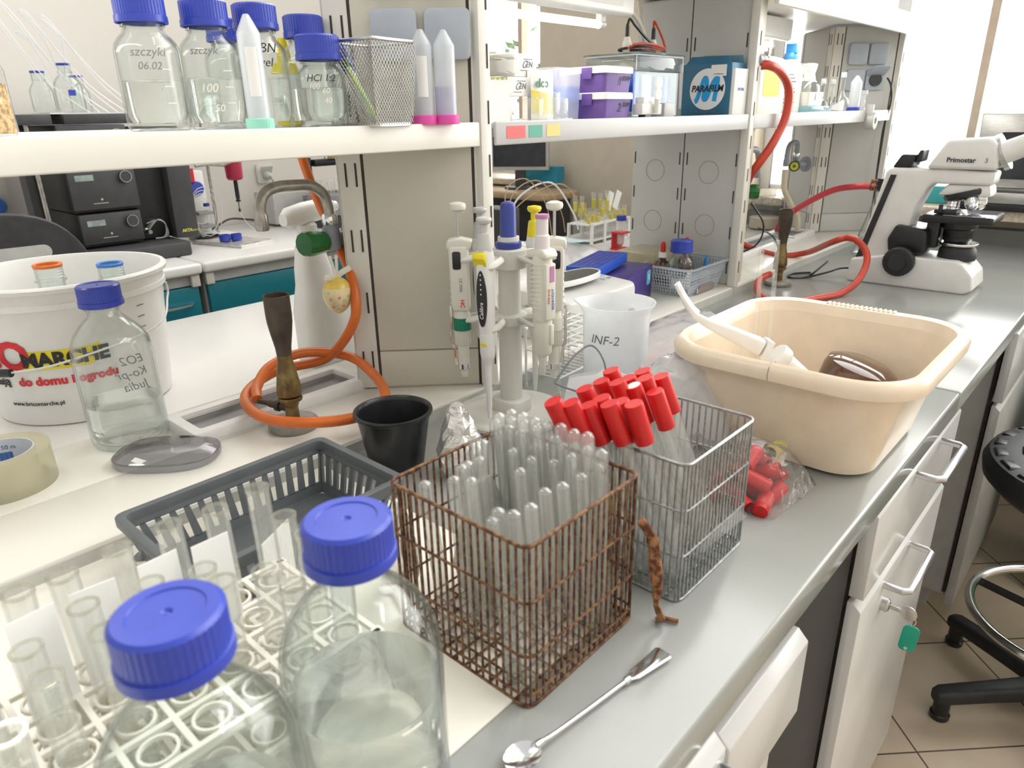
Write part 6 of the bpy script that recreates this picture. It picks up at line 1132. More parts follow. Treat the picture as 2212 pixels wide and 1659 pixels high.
hose('power_cable', 'short black cable looping beside the back of the microscope', [(-.604, MY - .02, .925), (-.635, MY - .03, .922), (-.66, MY - .06, .912), (-.70, MY - .12, .9025), (-.735, MY - .14, .9025), (-.745, MY - .09, .9025), (-.71, MY - .05, .9035), (-.69, MY - .09, .908), (-.675, MY - .02, .935)], .0028, 'black', 'cable', 8)
t = thing('filter_flask', 'conical glass filter flask with a black stopper behind the microscope arm', 'flask', (-.655, 2.44, ZB)); b = B(); prof = [(0, .002), (.05, 0), (.062, .004), (.066, .012), (.060, .03), (.024, .165), (.021, .175), (.021, .215), (.024, .218)]; b.lathe(prof, 36); b.lathe([(max(0, r - .002), z + .002) for r, z in prof], 36); b.cyl((-.01, -.018, .205), (-.01, -.075, .215), .006, 14); obj('flask_body', b, 'glass', t); b = B(); b.lathe([(0, .200), (.0185, .200), (.0235, .222), (.0235, .238), (0, .238)], 24); obj('rubber_stopper', b, 'black', t)
# sill: steel device and a teal tray
t = thing('steel_instrument', 'brushed steel instrument with a sloping front on the window sill', 'instrument', (-.30, 2.98, 1.0175)); b = B(); b.box((0, .0, .012), (.46, .34, .024)); obj('instrument_plinth', b, 'black', t, bevel=.004)
b = B(); b.prism([(-.20, .024), (-.245, .034), (-.235, .060), (.235, .060), (.245, .034), (.20, .024)], (-.15, .17), (0, 0, 0), (1, 0, 0), (0, 0, 1)); obj('instrument_base', b, 'steel', t, bevel=.004)
b = B(); b.prism([(-.215, .060), (-.225, .30), (.225, .30), (.215, .060)], (-.16, .02), (0, 0, 0), (1, 0, 0), (0, 0, 1)); bd = obj('instrument_cabinet', b, 'steel', t, bevel=.006); b = B(); b.prism(rrect(.34, .15, .012, 4, (.01, .165)), (-.0005, .002), (0, -.021, 0), (1, 0, 0), (0, 0, 1)); obj('instrument_screen', b, 'screen', bd)
b = B(); b.box((-.66, 2.985, 1.048), (.17, .12, .060)); solo('teal_case', b, mk('teal_case', (.05, .42, .44), .4), 'small teal case on the window sill behind the microscope arm', 'case', bevel=.004)
# ================================================================ stool in the aisle
t = thing('lab_stool', 'black laboratory stool with a chrome foot ring, at the right edge of the photo', 'stool', (.070, 1.772, 0), math.radians(8))
b = B(); b.lathe([(0, .55), (.14, .552), (.215, .568), (.242, .595), (.246, .620), (.236, .642), (.20, .650), (.175, .646), (0, .640)], 56); seat = obj('stool_seat', b, 'blackmatt', t); b = B()
for r in (.05, .105, .160, .212):
    k = max(5, int(2 * PI * r / .058))
    for i in range(k): a = 2 * PI * (i + .5 * (r > .06)) / k; zt_ = .6435 + .004 * (.09 < r < .2); b.box((r * math.cos(a), r * math.sin(a), zt_ + .001), (.036, .040 * (r / .1) ** .2, .008), a, top=(.85, .85))
obj('seat_studs', b, 'black', seat, bevel=.003)
b = B(); b.cyl((0, 0, .09), (0, 0, .30), .025, 24); b.cyl((0, 0, .30), (0, 0, .55), .016, 20); obj('gas_column', b, 'black', t)
b = B(); R_ = .205; b.tube([(R_ * math.cos(i * PI / 32), R_ * math.sin(i * PI / 32), .265) for i in range(64)], .0105, 14, closed=True); fr_ = obj('foot_ring', b, 'chrome', t)
b = B(); b.lathe([(.024, .235), (.036, .238), (.036, .275), (.024, .278), (.024, .235)], 24); obj('ring_hub', b, 'blackmatt', t)
for i in range(3): a = math.radians(160 + 120 * i); d = Vector((math.cos(a), math.sin(a), 0)); b = B(); b.tube([d * .03 + Vector((0, 0, .255)), d * .207 + Vector((0, 0, .262))], .011, 8, flat=.5, up=(0, 0, 1)); obj('ring_spoke', b, 'blackmatt', t)
b = B(); b.lathe([(0, .055), (.045, .055), (.048, .06), (.044, .098), (.03, .105), (0, .105)], 28); obj('base_hub', b, 'blackmatt', t)
for i in range(5):
    a = math.radians(222 + 72 * i) - math.radians(8); d = Vector((math.cos(a), math.sin(a), 0)); s_ = Vector((-d.y, d.x, 0)); b = B()
    b.loft([[d * r + s_ * x * w + Vector((0, 0, zc + z * h)) for x, z in rrect(1, 1, .28, 3)] for r, w, h, zc in ((.03, .052, .045, .082), (.15, .044, .040, .074), (.262, .040, .038, .066), (.276, .030, .03, .064))]); lg = obj('stool_leg', b, 'blackmatt', t)
    b = B(); b.lathe([(0, 0), (.019, 0), (.021, .004), (.021, .014), (.0175, .016), (.0175, .06), (0, .06)], 24, d * .255); obj('glide', b, 'black', lg)
# ================================================================ far bench along the left wall
BF, BW = -2.325, -3.085
for (y0, y1, lab) in ((-.9, 1.036, 'near length of the white worktop along the left wall, under the black instrument stack'), (1.04, 2.35, 'far length of the white worktop along the left wall, under the stirrer')):
    b = B(); b.box(((BF + BW) / 2, (y0 + y1) / 2, .882), (BF - BW, y1 - y0, .036)); solo('worktop', b, 'white_top', lab, 'worktop', bevel=.010, seg=3)
def teal_cab(y0, y1, lab, ya=None, yb=None):
    t = thing('teal_cabinet', lab, 'cabinet', (0, 0, 0)); b = B(); b.box((BF - .38, (y0 + y1) / 2, .45), (.66, y1 - y0, .82)); obj('carcass', b, 'lightgrey', t); b = B(); b.box((BF - .040, (y0 + y1) / 2, .844), (.010, y1 - y0, .036)); obj('top_rail', b, 'lightgrey', t)
    for z0, z1 in ((.665, .822), (.50, .660), (.06, .495)):
        b = B(); b.box((BF - .036, (y0 + y1) / 2, (z0 + z1) / 2), (.020, y1 - y0 - .010, z1 - z0)); f = obj('drawer' if z0 > .3 else 'door', b, 'teal', t, bevel=.003)
        if z0 > .3 and ya: b = B(); b.tube([(BF - .025, ya, z1 - .055), (BF + .002, ya + .015, z1 - .055), (BF + .006, (ya + yb) / 2, z1 - .055), (BF + .002, yb - .015, z1 - .055), (BF - .025, yb, z1 - .055)], .0045, 8, smooth=4, flat=1.5); obj('handle', b, 'alu', f)
teal_cab(.46, 1.028, 'teal drawer cabinet under the far worktop, left of the narrow gap', .86, .99); teal_cab(1.05, 1.62, 'teal drawer cabinet under the far worktop, right of the narrow gap', 1.40, 1.54); teal_cab(1.63, 2.3, 'teal drawer cabinet seen behind the egg ornament and orange hose', 1.70, 1.84)
for y in (1.014, 1.064): b = B(); b.box((BF - .024, y, .842), (.016, .028, .040)); solo('end_cap', b, 'ivory', 'small ivory cover block under the far worktop, %s the joint' % ('left of' if y < 1.03 else 'right of'), 'cover', bevel=.002)
# instrument stack
def inst(lab, y0, y1, z0, z1, xf=-2.60, d=.40, lcd=True, knob=True):
    t = thing('instrument_module', lab, 'instrument', (0, 0, 0)); b = B(); b.box((xf - d / 2, (y0 + y1) / 2, (z0 + z1) / 2), (d, y1 - y0, z1 - z0)); obj('module_case', b, 'darker', t, bevel=.003)
    b = B(); b.box((xf + .006, (y0 + y1) / 2, (z0 + z1) / 2 + .004), (.014, y1 - y0 + .004, z1 - z0 - .010)); f = obj('module_front', b, 'dark', t, bevel=.003)
    if lcd: b = B(); b.box((xf + .0135, y0 + .045, z1 - .030), (.002, .055, .018)); obj('display', b, 'lcd', f)
    if knob: b = B(); b.lathe([(0, 0), (.0185, 0), (.0185, .010), (.0165, .012), (0, .012)], 32, (xf + .013, y1 - .032, z1 - .032), (1, 0, 0)); obj('control_knob', b, 'dark', f); b = B(); b.lathe([(.0170, .0121), (.0190, .0121), (.0190, .0130), (.0170, .0130), (.0170, .0121)], 36, (xf + .013, y1 - .032, z1 - .032), (1, 0, 0)); obj('knob_ring', b, 'alu', f)
    b = B(); b.lathe([(0, 0), (.0035, 0), (.0035, .001), (0, .001)], 12, (xf + .0132, y0 + .085, z0 + .040), (1, 0, 0)); b.box((xf + .0135, y0 + .080, z0 + .028), (.001, .045, .002)); obj('front_mark', b, 'lightgrey', f); return t
b = B(); b.box((-2.75, .86, .925), (.50, .46, .050)); solo('instrument_tray', b, 'dark', 'low dark base tray under the stack of black instruments', 'base', bevel=.008)
inst('lower black instrument module with a round knob, above the white bucket', .785, .972, .955, 1.062); inst('middle black instrument module with a lit display, close under the cream shelf', .778, .978, 1.066, 1.205); inst('upper black instrument module hidden mostly by the cream shelf', .778, .978, 1.209, 1.335)
t = thing('instrument_module', 'flat grey instrument box on top of the black stack, under the tubing bottles', 'instrument', (0, 0, 0)); b = B(); b.box((-2.80, .915, 1.352), (.40, .215, .030)); b.box((-2.80, .70, 1.352), (.40, .15, .030)); obj('module_case', b, 'dark', t, bevel=.003); b = B(); b.box((-2.80, .93, 1.3695), (.36, .30, .004)); obj('paper_mat', b, 'paper', t)
t = thing('pump_module', 'tall dark instrument with an open black pump bay beside the stack', 'instrument', (0, 0, 0)); b = B(); b.box((-2.83, 1.075, 1.14), (.40, .19, .37)); obj('module_case', b, 'darker', t, bevel=.003); b = B(); b.prism([(1.078, .952), (1.158, .945), (1.170, 1.32), (1.088, 1.32)], .05, (-2.628, 0, 0), (0, 1, 0), (0, 0, 1)); f = obj('module_door', b, 'dark', t, bevel=.003); text('AKTA', .014, 'inkgold', f, (-2.5765, 1.118, .975), UY, UZ, bold=.0006); text('explorer', .009, 'inkgold', f, (-2.5765, 1.148, .974), UY, UZ)
for i in range(4): b = B(); b.tube([(-2.62, 1.0, .985 + .012 * i), (-2.60, 1.03, 1.02), (-2.60, 1.055, 1.0), (-2.61, 1.05 + .004 * i, .96), (-2.62, 1.02, .955)], .0026, 6, smooth=6); obj('pump_tubing', b, ('lightgrey', 'midgrey', 'lightgrey', 'dark')[i], t)
b = B(); b.lathe([(0, 0), (.011, 0), (.011, .02), (.007, .024), (.007, .05), (0, .05)], 16, (-2.625, .99, .985), (1, 0, 0)); obj('pump_head', b, 'steel', t)
t = thing('column_stand', 'dark vertical rod stand at the left of the black instrument stack', 'stand', (-2.68, .70, .90)); b = B(); b.box((0, 0, .22), (.07, .045, .44)); obj('stand_post', b, 'darker', t, bevel=.003); b = B(); b.cyl((.045, .01, .05), (.045, .01, .44), .008, 12); obj('guide_rod', b, 'oldchrome', t)
# tubing bottles on the stack
for i, (y, x, k, lab) in enumerate(((.905, -2.80, 1.0, 'clear solvent bottle with a blue ring, tallest on the instrument stack'), (.835, -2.84, .82, 'smaller solvent bottle with a handwritten mark at the left on the instrument stack'), (.955, -2.86, .74, 'low clear solvent bottle at the right on the instrument stack'))):
    o = media_bottle(lab, (x, y, 1.372), R=.043 * k, zs=.075 * k, hs=.045 * k, zc=.128 * k, level=0, cap=False, ring='bluedark', scale_marks=False)
    if i == 0: b = B(); b.box((.0435, -.005, .062), (.0008, .022, .018)); obj('blue_label', b, 'bluedark', o)
random.seed(2)
for i in range(7):
    y0_ = .83 + .02 * i; pk = random.uniform(.10, .21); yk = y0_ - random.uniform(.02, .10); ye = .95 + .03 * i
    hose('solvent_tubing', 'thin clear solvent tube arching above the bottles on the instrument stack', [(-2.80, y0_ if i < 4 else .90, 1.47), (-2.80, yk + .02, 1.50 + pk * .6), (-2.80, yk - .03, 1.50 + pk), (-2.79, yk, 1.50 + pk * .85), (-2.78, (yk + ye) / 2, 1.47), (-2.78, ye, 1.372)], .0017, 'plastic_milky', 'tube', 6, group='thin clear solvent tubes over the instrument stack')
# stirrer rod, valve, stand
t = thing('rod_stand', 'steel rod stand with a clamp on the far worktop', 'stand', (-2.86, 1.365, .90)); b = B(); b.cyl((0, 0, 0), (0, 0, .46), .006, 14); obj('stand_rod', b, 'oldchrome', t); b = B(); b.box((0, 0, .005), (.14, .10, .010)); obj('stand_plate', b, 'white', t, bevel=.003); b = B(); b.tube([(0, -.05, .275), (0, 0, .28), (.01, .06, .272), (.02, .09, .285)], .008, 8); obj('rod_clamp', b, 'oldchrome', t)
t = thing('stirrer', 'black and crimson overhead stirrer hanging point down over the far worktop', 'stirrer', (-2.90, 1.492, .975)); b = B(); b.lathe([(0, .235), (.034, .235), (.034, .33), (0, .33)], 28); b.lathe([(0, .0), (.004, .002), (.005, .012), (.002, .016), (.002, .042), (.010, .044), (.010, .050), (.006, .054), (.0085, .06), (.0085, .13), (0, .13)], 18); obj('stirrer_body', b, 'black', t); b = B(); b.lathe([(0, .130), (.026, .132), (.033, .140), (.035, .200), (.034, .235), (0, .235)], 28); obj('stirrer_collar', b, mk('crimson', (.40, .02, .06), .4), t, label='crimson collar')
hose('stirrer_string', 'thin white cord dropping from the stirrer tip to the worktop', [(-2.90, 1.492, .975), (-2.89, 1.51, .93), (-2.87, 1.53, .902)], .0014, 'white', 'cord', 6)
hose('power_cable', 'dark cable lying along the wall behind the stirrer', [(-2.95, 1.35, .904), (-3.0, 1.42, .91), (-3.02, 1.5, .935), (-3.02, 1.58, .925), (-2.98, 1.68, .906), (-2.92, 1.78, .905)], .0045, 'dark', 'cable', 8)
t = thing('flow_monitor', 'white sensor unit with a blue round valve and looped tubes beside the instrument', 'instrument', (-2.80, 1.275, .90)); b = B(); b.box((-.03, 0, .13), (.06, .075, .26)); obj('unit_body', b, 'white', t, bevel=.004); b = B(); b.lathe([(0, 0), (.024, 0), (.026, .003), (.026, .014), (.022, .018), (0, .018)], 28, (.0, .0, .195), (1, 0, .1)); obj('round_valve', b, 'bluedark', t, label='round blue valve')
b = B(); b.lathe([(0, 0), (.045, 0), (.046, .004), (.046, .018), (.042, .018), (.040, .006), (0, .006)], 28, (.04, .0, 0)); obj('round_dish', b, 'black', t)
for z in (.055, .105): b = B(); b.box((.03, .0, z), (.05, .060, .012)); obj('clip_arm', b, 'midgrey', t, bevel=.002)
b = B(); b.cyl((.045, .01, .06), (.045, .01, .13), .010, 14); obj('sample_vial', b, 'plastic_clear', t); b = B(); b.cyl((.045, .01, .13), (.045, .01, .142), .012, 14); obj('vial_cap', b, 'navy', t); b = B(); b.box((.005, -.02, .245), (.02, .03, .05)); obj('red_plate', b, 'inkred', t)
for i in range(5): b = B(); r_ = .03 + .008 * i; b.tube([(.05, -.02 + r_ * math.cos(a) + .006 * i, .11 + 1.5 * r_ * math.sin(a)) for a in [2 * PI * q / 20 for q in range(20)]], .0013, 5, closed=True); obj('looped_tube', b, 'white', t)
t = thing('foil_tray', 'flat foil-wrapped tray on the far worktop under the two blue caps', 'tray', (-2.62, 1.30, .90), math.radians(14)); random.seed(6); b = B(); b.grid(lambda u, v: ((u - .5) * .26, (v - .5) * .15, .012 + random.uniform(-.002, .002)), 16, 10); b.box((0, 0, .006), (.262, .152, .011)); obj('tray_wrap', b, 'foil', t, flat=True)
for i, (y, x, lab) in enumerate(((1.262, -2.60, 'blue bottle cap on the foil tray, left of the pair'), (1.300, -2.585, 'blue bottle cap on the foil tray, right of the pair'))): b = B(); b.lathe([(0, 0), (.017, 0), (.020, .002), (.020, .024), (.0175, .024), (.0165, .004), (0, .004)], 40); solo('bottle_cap', b, 'blue', lab, 'lid', (x, y, .9142))
# wall socket with plug
t = thing('wall_socket', 'white wall socket with a grey plug on the left wall above the far worktop', 'socket', (-3.098, 1.738, 1.108)); b = B(); b.prism(rrect(.082, .086, .012), .012, (0, 0, 0), (0, 1, 0), (0, 0, 1)); obj('socket_plate', b, 'ivory', t, bevel=.003); b = B(); b.prism([(-.028, .005), (.03, .005), (.03, .036), (-.028, .036)], .003, (.014, 0, 0), (0, 1, 0), (.5, 0, 1)); obj('socket_lid', b, 'lightgrey', t); b = B(); b.lathe([(0, 0), (.019, 0), (.017, .02), (.009, .035), (0, .035)], 24, (.012, .002, -.006), (1, 0, -.25)); obj('plug', b, 'lightgrey', t); b = B(); b.tube([(.045, .003, -.014), (.06, .01, -.04), (.05, .02, -.08), (.03, .02, -.14), (.02, .02, -.20)], .0035, 8, smooth=5); obj('plug_cord', b, 'midgrey', t)
# fraction collector and beige instrument
t = thing('beige_instrument', 'beige boxed instrument with a dark cord bundle behind the white spray bottle', 'instrument', (-2.93, 1.72, .90)); b = B(); b.box((0, 0, .075), (.16, .19, .13)); obj('instrument_case', b, 'lightgrey', t, bevel=.003); b = B(); b.box((.01, .03, .152), (.04, .05, .024)); obj('dark_block', b, 'dark', t); b = B()
for i in range(2):
    for j in range(4): b.box((.0805, .055 + .012 * i, .085 + .010 * j), (.001, .006, .005))
obj('vent_slots', b, 'slot', t); b = B(); b.tube([(.085, -.06, .03), (.11, -.02, .015), (.10, .04, .012), (.085, .06, .03)], .004, 8, smooth=5); obj('cord', b, 'dark', t)
t = thing('fraction_collector', 'round grey fraction collector full of glass tubes behind the tap', 'collector', (-2.70, 1.845, .90)); b = B(); b.lathe([(0, .0), (.13, 0), (.13, .05), (0, .05)], 40); obj('collector_base', b, 'dark', t); b = B(); b.lathe([(0, .052), (.125, .052), (.128, .06), (.128, .135), (.118, .135), (.118, .125), (0, .125)], 48); obj('tube_carousel', b, 'midgrey', t)
b = B(); b.box((-.04, .02, .262), (.05, .20, .028)); b.box((-.05, -.095, .24), (.035, .018, .09)); obj('collector_arm', b, 'black', t, bevel=.003); b = B(); b.box((.0, .05, .285), (.08, .10, .016)); obj('collector_plate', b, 'wood', t); b = B(); b.cyl((-.03, -.02, .27), (-.03, -.02, .38), .002, 8); obj('needle_rod', b, 'dark', t)
ft_ = None
for ring, n_ in ((.108, 24), (.088, 18)):
    for i in range(n_):
        a = 2 * PI * i / n_; p = (-2.70 + ring * math.cos(a), 1.845 + ring * math.sin(a), 1.026)
        if ft_ is None: b = B(); b.lathe([(0, 0), (.0055, 0), (.0062, .004), (.0062, .058), (.0072, .060), (.0072, .062)], 10); ft_ = solo('collector_tube', b, 'tubeglass', 'small glass tube standing in the round fraction collector', 'tube', p, group='glass tubes of the fraction collector')
        else: o = ft_.copy(); COL.objects.link(o); o.location = p
# electric box and chair at the far left
t = thing('junction_box', 'beige electrical box with a yellow warning triangle and blue socket on the left wall', 'electric box', (-3.07, .66, 1.12)); b = B(); b.box((0, 0, 0), (.06, .11, .22)); obj('box_case', b, 'ivory', t, bevel=.004); b = B(); b.prism([(-.022, -.018), (.022, -.018), (0, .02)], .001, (.0302, .02, .055), (0, 1, 0), (0, 0, 1)); obj('warning_triangle', b, 'yellow', t, label='yellow warning triangle'); b = B(); b.lathe([(0, 0), (.030, 0), (.030, .03), (0, .03)], 24, (.03, .005, -.04), (1, 0, -.3)); obj('blue_socket', b, 'inkblue', t)
t = thing('office_chair', 'black office chair with a slotted backrest at the far left, behind the bucket', 'chair', (-1.99, .40, 0), math.radians(-6)); b = B()
out = [(.21 * math.copysign(abs(math.cos(a)) ** .75, math.cos(a)), .23 * math.copysign(abs(math.sin(a)) ** .75, math.sin(a))) for a in [2 * PI * i / 48 for i in range(48)]]; ho = rrect(.20, .035, .0170, 5, (.02, .135))
b.prism(out, (-.012, .012), (0, 0, .925), (0, 1, 0), (.12, 0, 1)); bk = obj('chair_back', b, 'blackmatt', t, bevel=.006); b = B(); b.prism(ho, (-.0125, .0125), (0, 0, .925), (0, 1, 0), (.12, 0, 1)); obj('grip_slot', b, 'lightgrey', bk)
b = B(); b.prism(rrect(.46, .44, .10, 6), (.46, .52)); obj('chair_seat', b, 'blackmatt', t, bevel=.015, seg=3); b = B(); b.tube([(0, 0, .47), (-.10, 0, .55), (-.06, 0, .80), (-.03, 0, .90)], .02, 10, smooth=5, flat=1.5); obj('back_support', b, 'black', t); b = B(); b.cyl((0, 0, .08), (0, 0, .46), .028, 18); obj('gas_column', b, 'black', t)
for i in range(5): a = 2 * PI * i / 5; d = Vector((math.cos(a), math.sin(a), 0)); b = B(); b.tube([Vector((0, 0, .10)), d * .28 + Vector((0, 0, .07))], [.026, .018], 8); lg = obj('chair_leg', b, 'black', t); b = B(); b.cyl(d * .28 + Vector((0, -.02, .028)), d * .28 + Vector((0, .02, .028)), .028, 18); obj('caster', b, 'black', lg)
# monitor on a desk by the far window, fine tubing
t = thing('monitor', 'grey framed black monitor on the desk by the far window', 'monitor', (-2.47, 2.80, .985), math.radians(-150)); b = B(); b.box((0, 0, .19), (.30, .030, .20)); obj('monitor_frame', b, 'lightgrey', t, bevel=.004); b = B(); b.box((0, .0155, .192), (.27, .002, .168)); obj('monitor_screen', b, 'screen', t); b = B(); b.box((0, -.01, .06), (.05, .03, .10)); b.lathe([(0, 0), (.08, 0), (.078, .012), (0, .014)], 28); obj('monitor_stand', b, 'dark', t)
t = thing('desk', 'pale desk with a rounded wooden edge by the far window', 'desk', (-2.45, 2.76, 0)); b = B(); b.prism(rrect(.62, .30, .08, 6), (.955, .985)); obj('desk_top', b, 'wood', t, bevel=.006); b = B(); b.box((0, .06, .477), (.5, .10, .955)); obj('desk_panel', b, 'dark', t)
b = B(); b.box((-2.42, 2.93, 1.05), (.22, .06, .075)); solo('blue_box', b, mk('box_azure', (.02, .28, .42), .5), 'blue box behind the monitor base on the desk', 'box')
for i in range(4): hose('thin_tubing', 'fine pale tube arching up behind the pipette stand', [(-1.45, 1.62, .90), (-1.46, 1.60, 1.0 + .01 * i), (-1.45, 1.58 + .03 * i, 1.13 - .01 * i), (-1.44, 1.66 + .06 * i, 1.16 - .01 * i), (-1.43, 1.74 + .07 * i, 1.08 - .02 * i), (-1.43, 1.77 + .07 * i, .98)], .0016 + .0012 * (i == 2), 'wood' if i != 2 else 'plastic_milky', 'tube', 6, group='fine tubes arching behind the pipette stand')
b = B(); b.box((-1.50, 1.60, .99), (.10, .08, .178)); solo('black_module', b, 'darker', 'black instrument block on the far worktop behind the pipette stand', 'instrument', bevel=.004)
# rack of tubes with yellow stoppers on the other worktop
t = thing('tube_rack', 'white plastic rack of glass tubes with yellow stoppers, left of the middle divider', 'rack', (-1.52, 2.16, ZB), math.radians(4)); b = B()
for z in (.02, .075): b.box((0, 0, z), (.10, .27, .005))
b.box((0, 0, .003), (.10, .27, .006)); obj('rack_plates', b, 'paper', t)
for sx in (-1, 1):
    for q in range(4): b = B(); b.box((sx * .048, -.13 + .0866 * q, .04), (.006, .014, .075)); obj('rack_post', b, 'paper', t)
rt_ = None; random.seed(12)
for i in range(3):
    for j in range(9):
        p = (-1.52 - .03 + .03 * i, 2.05 + .028 * j, .908); L_ = random.choice((.10, .11, .13, .16))
        if rt_ is None: rt_ = thing('rack_tube', 'glass tube with a yellow stopper in the white rack by the divider', 'tube', p, group='tubes with yellow stoppers'); b = B(); b.lathe([(0, 0), (.006, .002), (.008, .008), (.008, .12), (.0092, .122)], 14); obj('tube_body', b, 'tubeglass', rt_); b = B(); b.lathe([(0, .08), (.0072, .08), (.0072, .105), (0, .105)], 14); obj('yellow_stopper', b, 'yellow', rt_); o = rt_
        else: o = clone(rt_, loc=p)
        o.scale = (1, 1, L_ / .12)
for i, (y, x, r_) in enumerate(((2.17, -1.49, -.35), (2.215, -1.49, -.45))): b = B(); b.box((0, 0, .02), (.002, .032, .065)); solo('paper_slip', b, 'paper', ['white paper tag sticking up from the yellow-stoppered rack, left', 'white paper tag sticking up from the yellow-stoppered rack, right'][i], 'paper', (x, y, 1.025), rot=Matrix.Rotation(r_, 3, 'X'))
t = thing('tube_holder', 'red ring holder with an upright blue-capped centrifuge tube beside the divider', 'holder', (-1.36, 2.06, ZB)); b = B(); b.box((0, 0, .003), (.05, .05, .006)); b.box((0, 0, .058), (.05, .05, .004)); b.box((-.022, 0, .03), (.006, .04, .056)); obj('red_frame', b, 'inkred', t); b = B(); b.lathe([(0, .006), (.012, .02), (.0142, .10)], 22); obj('tube_body', b, 'plastic_frost', t); b = B(); b.lathe([(0, .115), (.017, .115), (.017, .098), (0, .098)], 36, ribs=(1, 2, .0005)); obj('blue_cap', b, 'bluedark', t); b = B(); b.lathe([(0, .01), (.011, .02), (.012, .05), (0, .05)], 18); obj('rose_liquid', b, 'pinkgel', t)
bag('plastic_bag', 'clear bag with a pale aqua strip on the far worktop beside the yellow-stoppered rack', 'bag', lambda u, v: ((-1.62 + .32 * u, 1.62 + .26 * v + .06 * u, ZB + .004 + .045 * bump_(u, v)), (0, 0, 1), .004 + .004 * bump_(u, v)), 12, 10, 'film', 14, .006)
b = B(); b.grid(lambda u, v: (-1.50 + .16 * u, 1.76 + .06 * v + .05 * u, ZB + .062 + .004 * math.sin(6 * u)), 8, 3); solo('aqua_strip', b, mk('aqua', (.55, .76, .76), .5), 'pale aqua strip lying on the clear bag of the far worktop', 'strip')
# ================================================================ bucket, spray bottle and open bottles on the other worktop
BKX, BKY = -1.310, .350; t = thing('bucket', 'large white lettered plastic bucket with a wire handle on the left', 'bucket', (BKX, BKY, ZB)); h = .222; va = math.atan2(-BKY, -BKX)
b = B(); b.lathe([(0, .002), (.126, 0), (.130, .003), (.147, h - .035), (.152, h - .034), (.152, h - .026), (.150, h - .025), (.151, h - .010), (.157, h - .009), (.1585, h - .003), (.156, h), (.150, h), (.1475, h - .006), (.143, h - .05), (.130, .006), (0, .004)], 96); obj('bucket_body', b, 'white', t)
rr = lambda z: .130 + .017 * z / (h - .035) + .0003
def btext(s_, size, mat, ang, z, bold=0.0, align='LEFT'): return text(s_, size, mat, t, (va + ang, z), None, None, wrap=((0, 0), rr(z) + .0006, .091), bold=bold, align=align)
btext('CO', .060, 'inkred', -.80, .118, .0024, 'CENTER')
b = B(); b.grid(lambda u, v: ((rr(.099 + .026 * v) + .0002) * math.cos(va - .60 + .86 * u + .05 * v), (rr(.099 + .026 * v) + .0002) * math.sin(va - .60 + .86 * u + .05 * v), .096 + .030 * v + .014 * (u > .8) * (u - .8) * 5), 24, 3); obj('yellow_band', b, mk('band_yellow', (.85, .70, .03), .5), t, label='yellow band behind the black letters')
btext('MARCHE', .030, 'ink', -.57, .111, .0014); btext('z pasją', .0165, 'ink', -1.12, .077, .0005); btext('do domu i ogrodu', .019, 'inkred', -.68, .077, .0007); btext('www.bricomarche.pl', .0095, 'ink', -.86, .040, .0001)
b = B(); hp = [Vector((.153 * math.cos(va + a), .153 * math.sin(va + a), z)) for a, z in ((1.30, .188), (1.25, .165))]; q0 = Vector((.158 * math.cos(va - .62), .158 * math.sin(va - .62), .100)); b.tube([hp[0], hp[1], Vector((.170 * math.cos(va + .7), .170 * math.sin(va + .7), .135)), Vector((.166 * math.cos(va - .15), .166 * math.sin(va - .15), .112)), q0], .0018, 8, smooth=6)
b.tube([Vector((.153 * math.cos(va - 1.85), .153 * math.sin(va - 1.85), .188)), Vector((.17 * math.cos(va - 1.3), .17 * math.sin(va - 1.3), .13)), Vector((.160 * math.cos(va - 1.1), .160 * math.sin(va - 1.1), .100)), q0], .0018, 8, smooth=6); hd = obj('bail_handle', b, 'wirewhite', t)
b = B(); b.tube([q0 + Vector((.002, 0, 0)), Vector((.161 * math.cos(va - .82), .161 * math.sin(va - .82), .099)), Vector((.161 * math.cos(va - 1.05), .161 * math.sin(va - 1.05), .100))], .0062, 12); obj('handle_grip', b, 'black', hd)
b = B()
for q in range(3): z = .170 - .018 * q; b.box(((rr(z) + .0004) * math.cos(va + .72), (rr(z) + .0004) * math.sin(va + .72), z), (.0006, .014, .0014), va + .72)
obj('volume_mark', b, 'inkgrey', t)
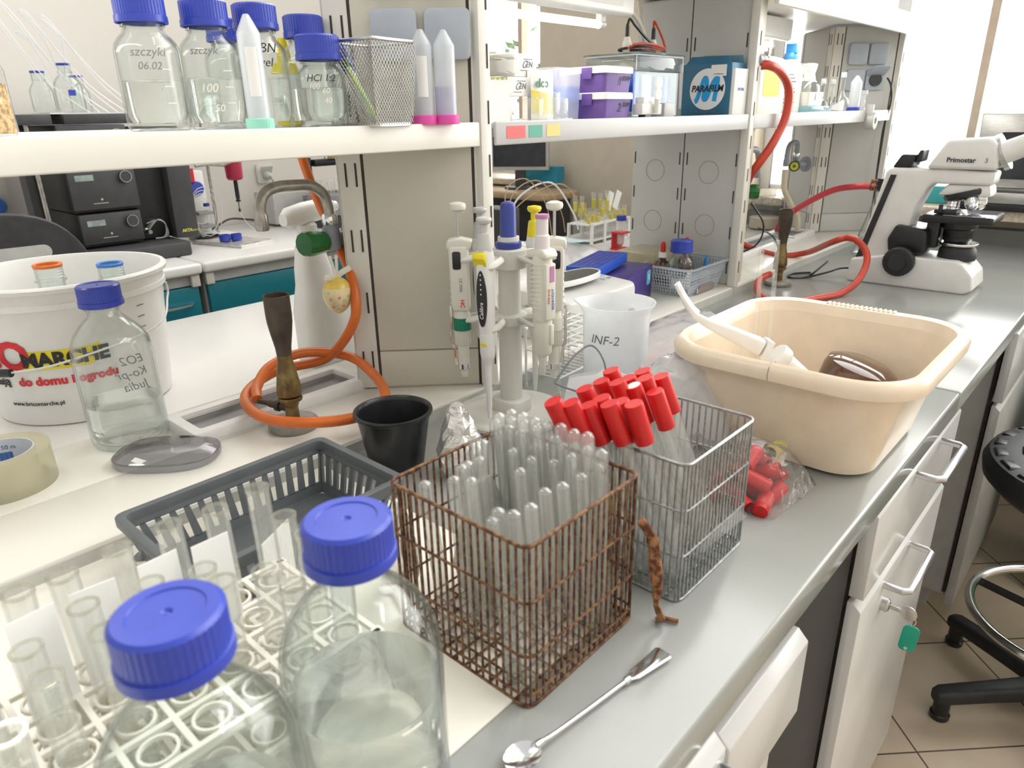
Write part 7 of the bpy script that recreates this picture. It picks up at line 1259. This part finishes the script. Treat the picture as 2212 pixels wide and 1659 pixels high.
media_bottle('open clear bottle with an orange pour ring standing inside the white bucket', (BKX - .012, BKY - .012, ZB + .0065), R=.046, zs=.125, hs=.05, zc=.200, level=0, cap=False, ring='orange', scale_marks=False)
media_bottle('open clear bottle with a blue pour ring standing inside the white bucket', (BKX - .035, BKY + .088, ZB + .0065), R=.036, zs=.12, hs=.045, zc=.183, level=0, cap=False, ring=mk('ring_azure', (.06, .20, .55), .4), scale_marks=False)
t = thing('spray_bottle', 'plain white trigger spray bottle behind the tap and the orange hose', 'bottle', (-1.155, .742, ZB), math.radians(12)); b = B()
b.loft([[Vector((y * w2, x * w1 + o_, z)) for x, y in rrect(1, 1, .32, 5)] for w1, w2, z, o_ in ((.135, .062, 0, 0), (.142, .068, .006, 0), (.142, .068, .105, 0), (.132, .064, .130, 0), (.085, .052, .155, -.018), (.068, .045, .185, -.026), (.050, .038, .225, -.028), (.030, .030, .238, -.028), (.028, .028, .248, -.028))]); obj('bottle_body', b, 'white', t)
b = B(); b.lathe([(0, .245), (.018, .245), (.018, .263), (.012, .268), (0, .268)], 32, (0, -.028, 0), ribs=(1, 2, .0008)); obj('screw_collar', b, 'white', t)
b = B(); b.loft([[Vector((x * w2, y_, zc + z * h_)) for x, z in rrect(1, 1, .38, 4)] for y_, w2, h_, zc in ((-.082, .020, .020, .277), (-.070, .030, .034, .280), (-.03, .034, .038, .284), (.02, .032, .036, .287), (.036, .026, .026, .288))]); obj('spray_head', b, 'white', t)
b = B(); b.tube([(0, .016, .272), (0, .026, .255), (0, .030, .238), (0, .024, .222)], .0055, 8, smooth=4, flat=1.6); obj('spray_trigger', b, 'white', t); b = B(); b.cyl((0, .036, .288), (0, .050, .288), .009, 16); obj('spray_nozzle', b, 'white', t)
b = B(); b.lathe([(0, 0), (.012, 0), (.007, .05), (.005, .06), (.0028, .09), (0, .09)], 18); solo('dropper_tip', b, 'white', 'white pointed nozzle standing at the left edge behind the tape roll', 'nozzle', (-1.112, .150, ZB + .09), rot=Matrix.Rotation(PI, 3, 'X'))
# dark green caddy at the right edge of the photo
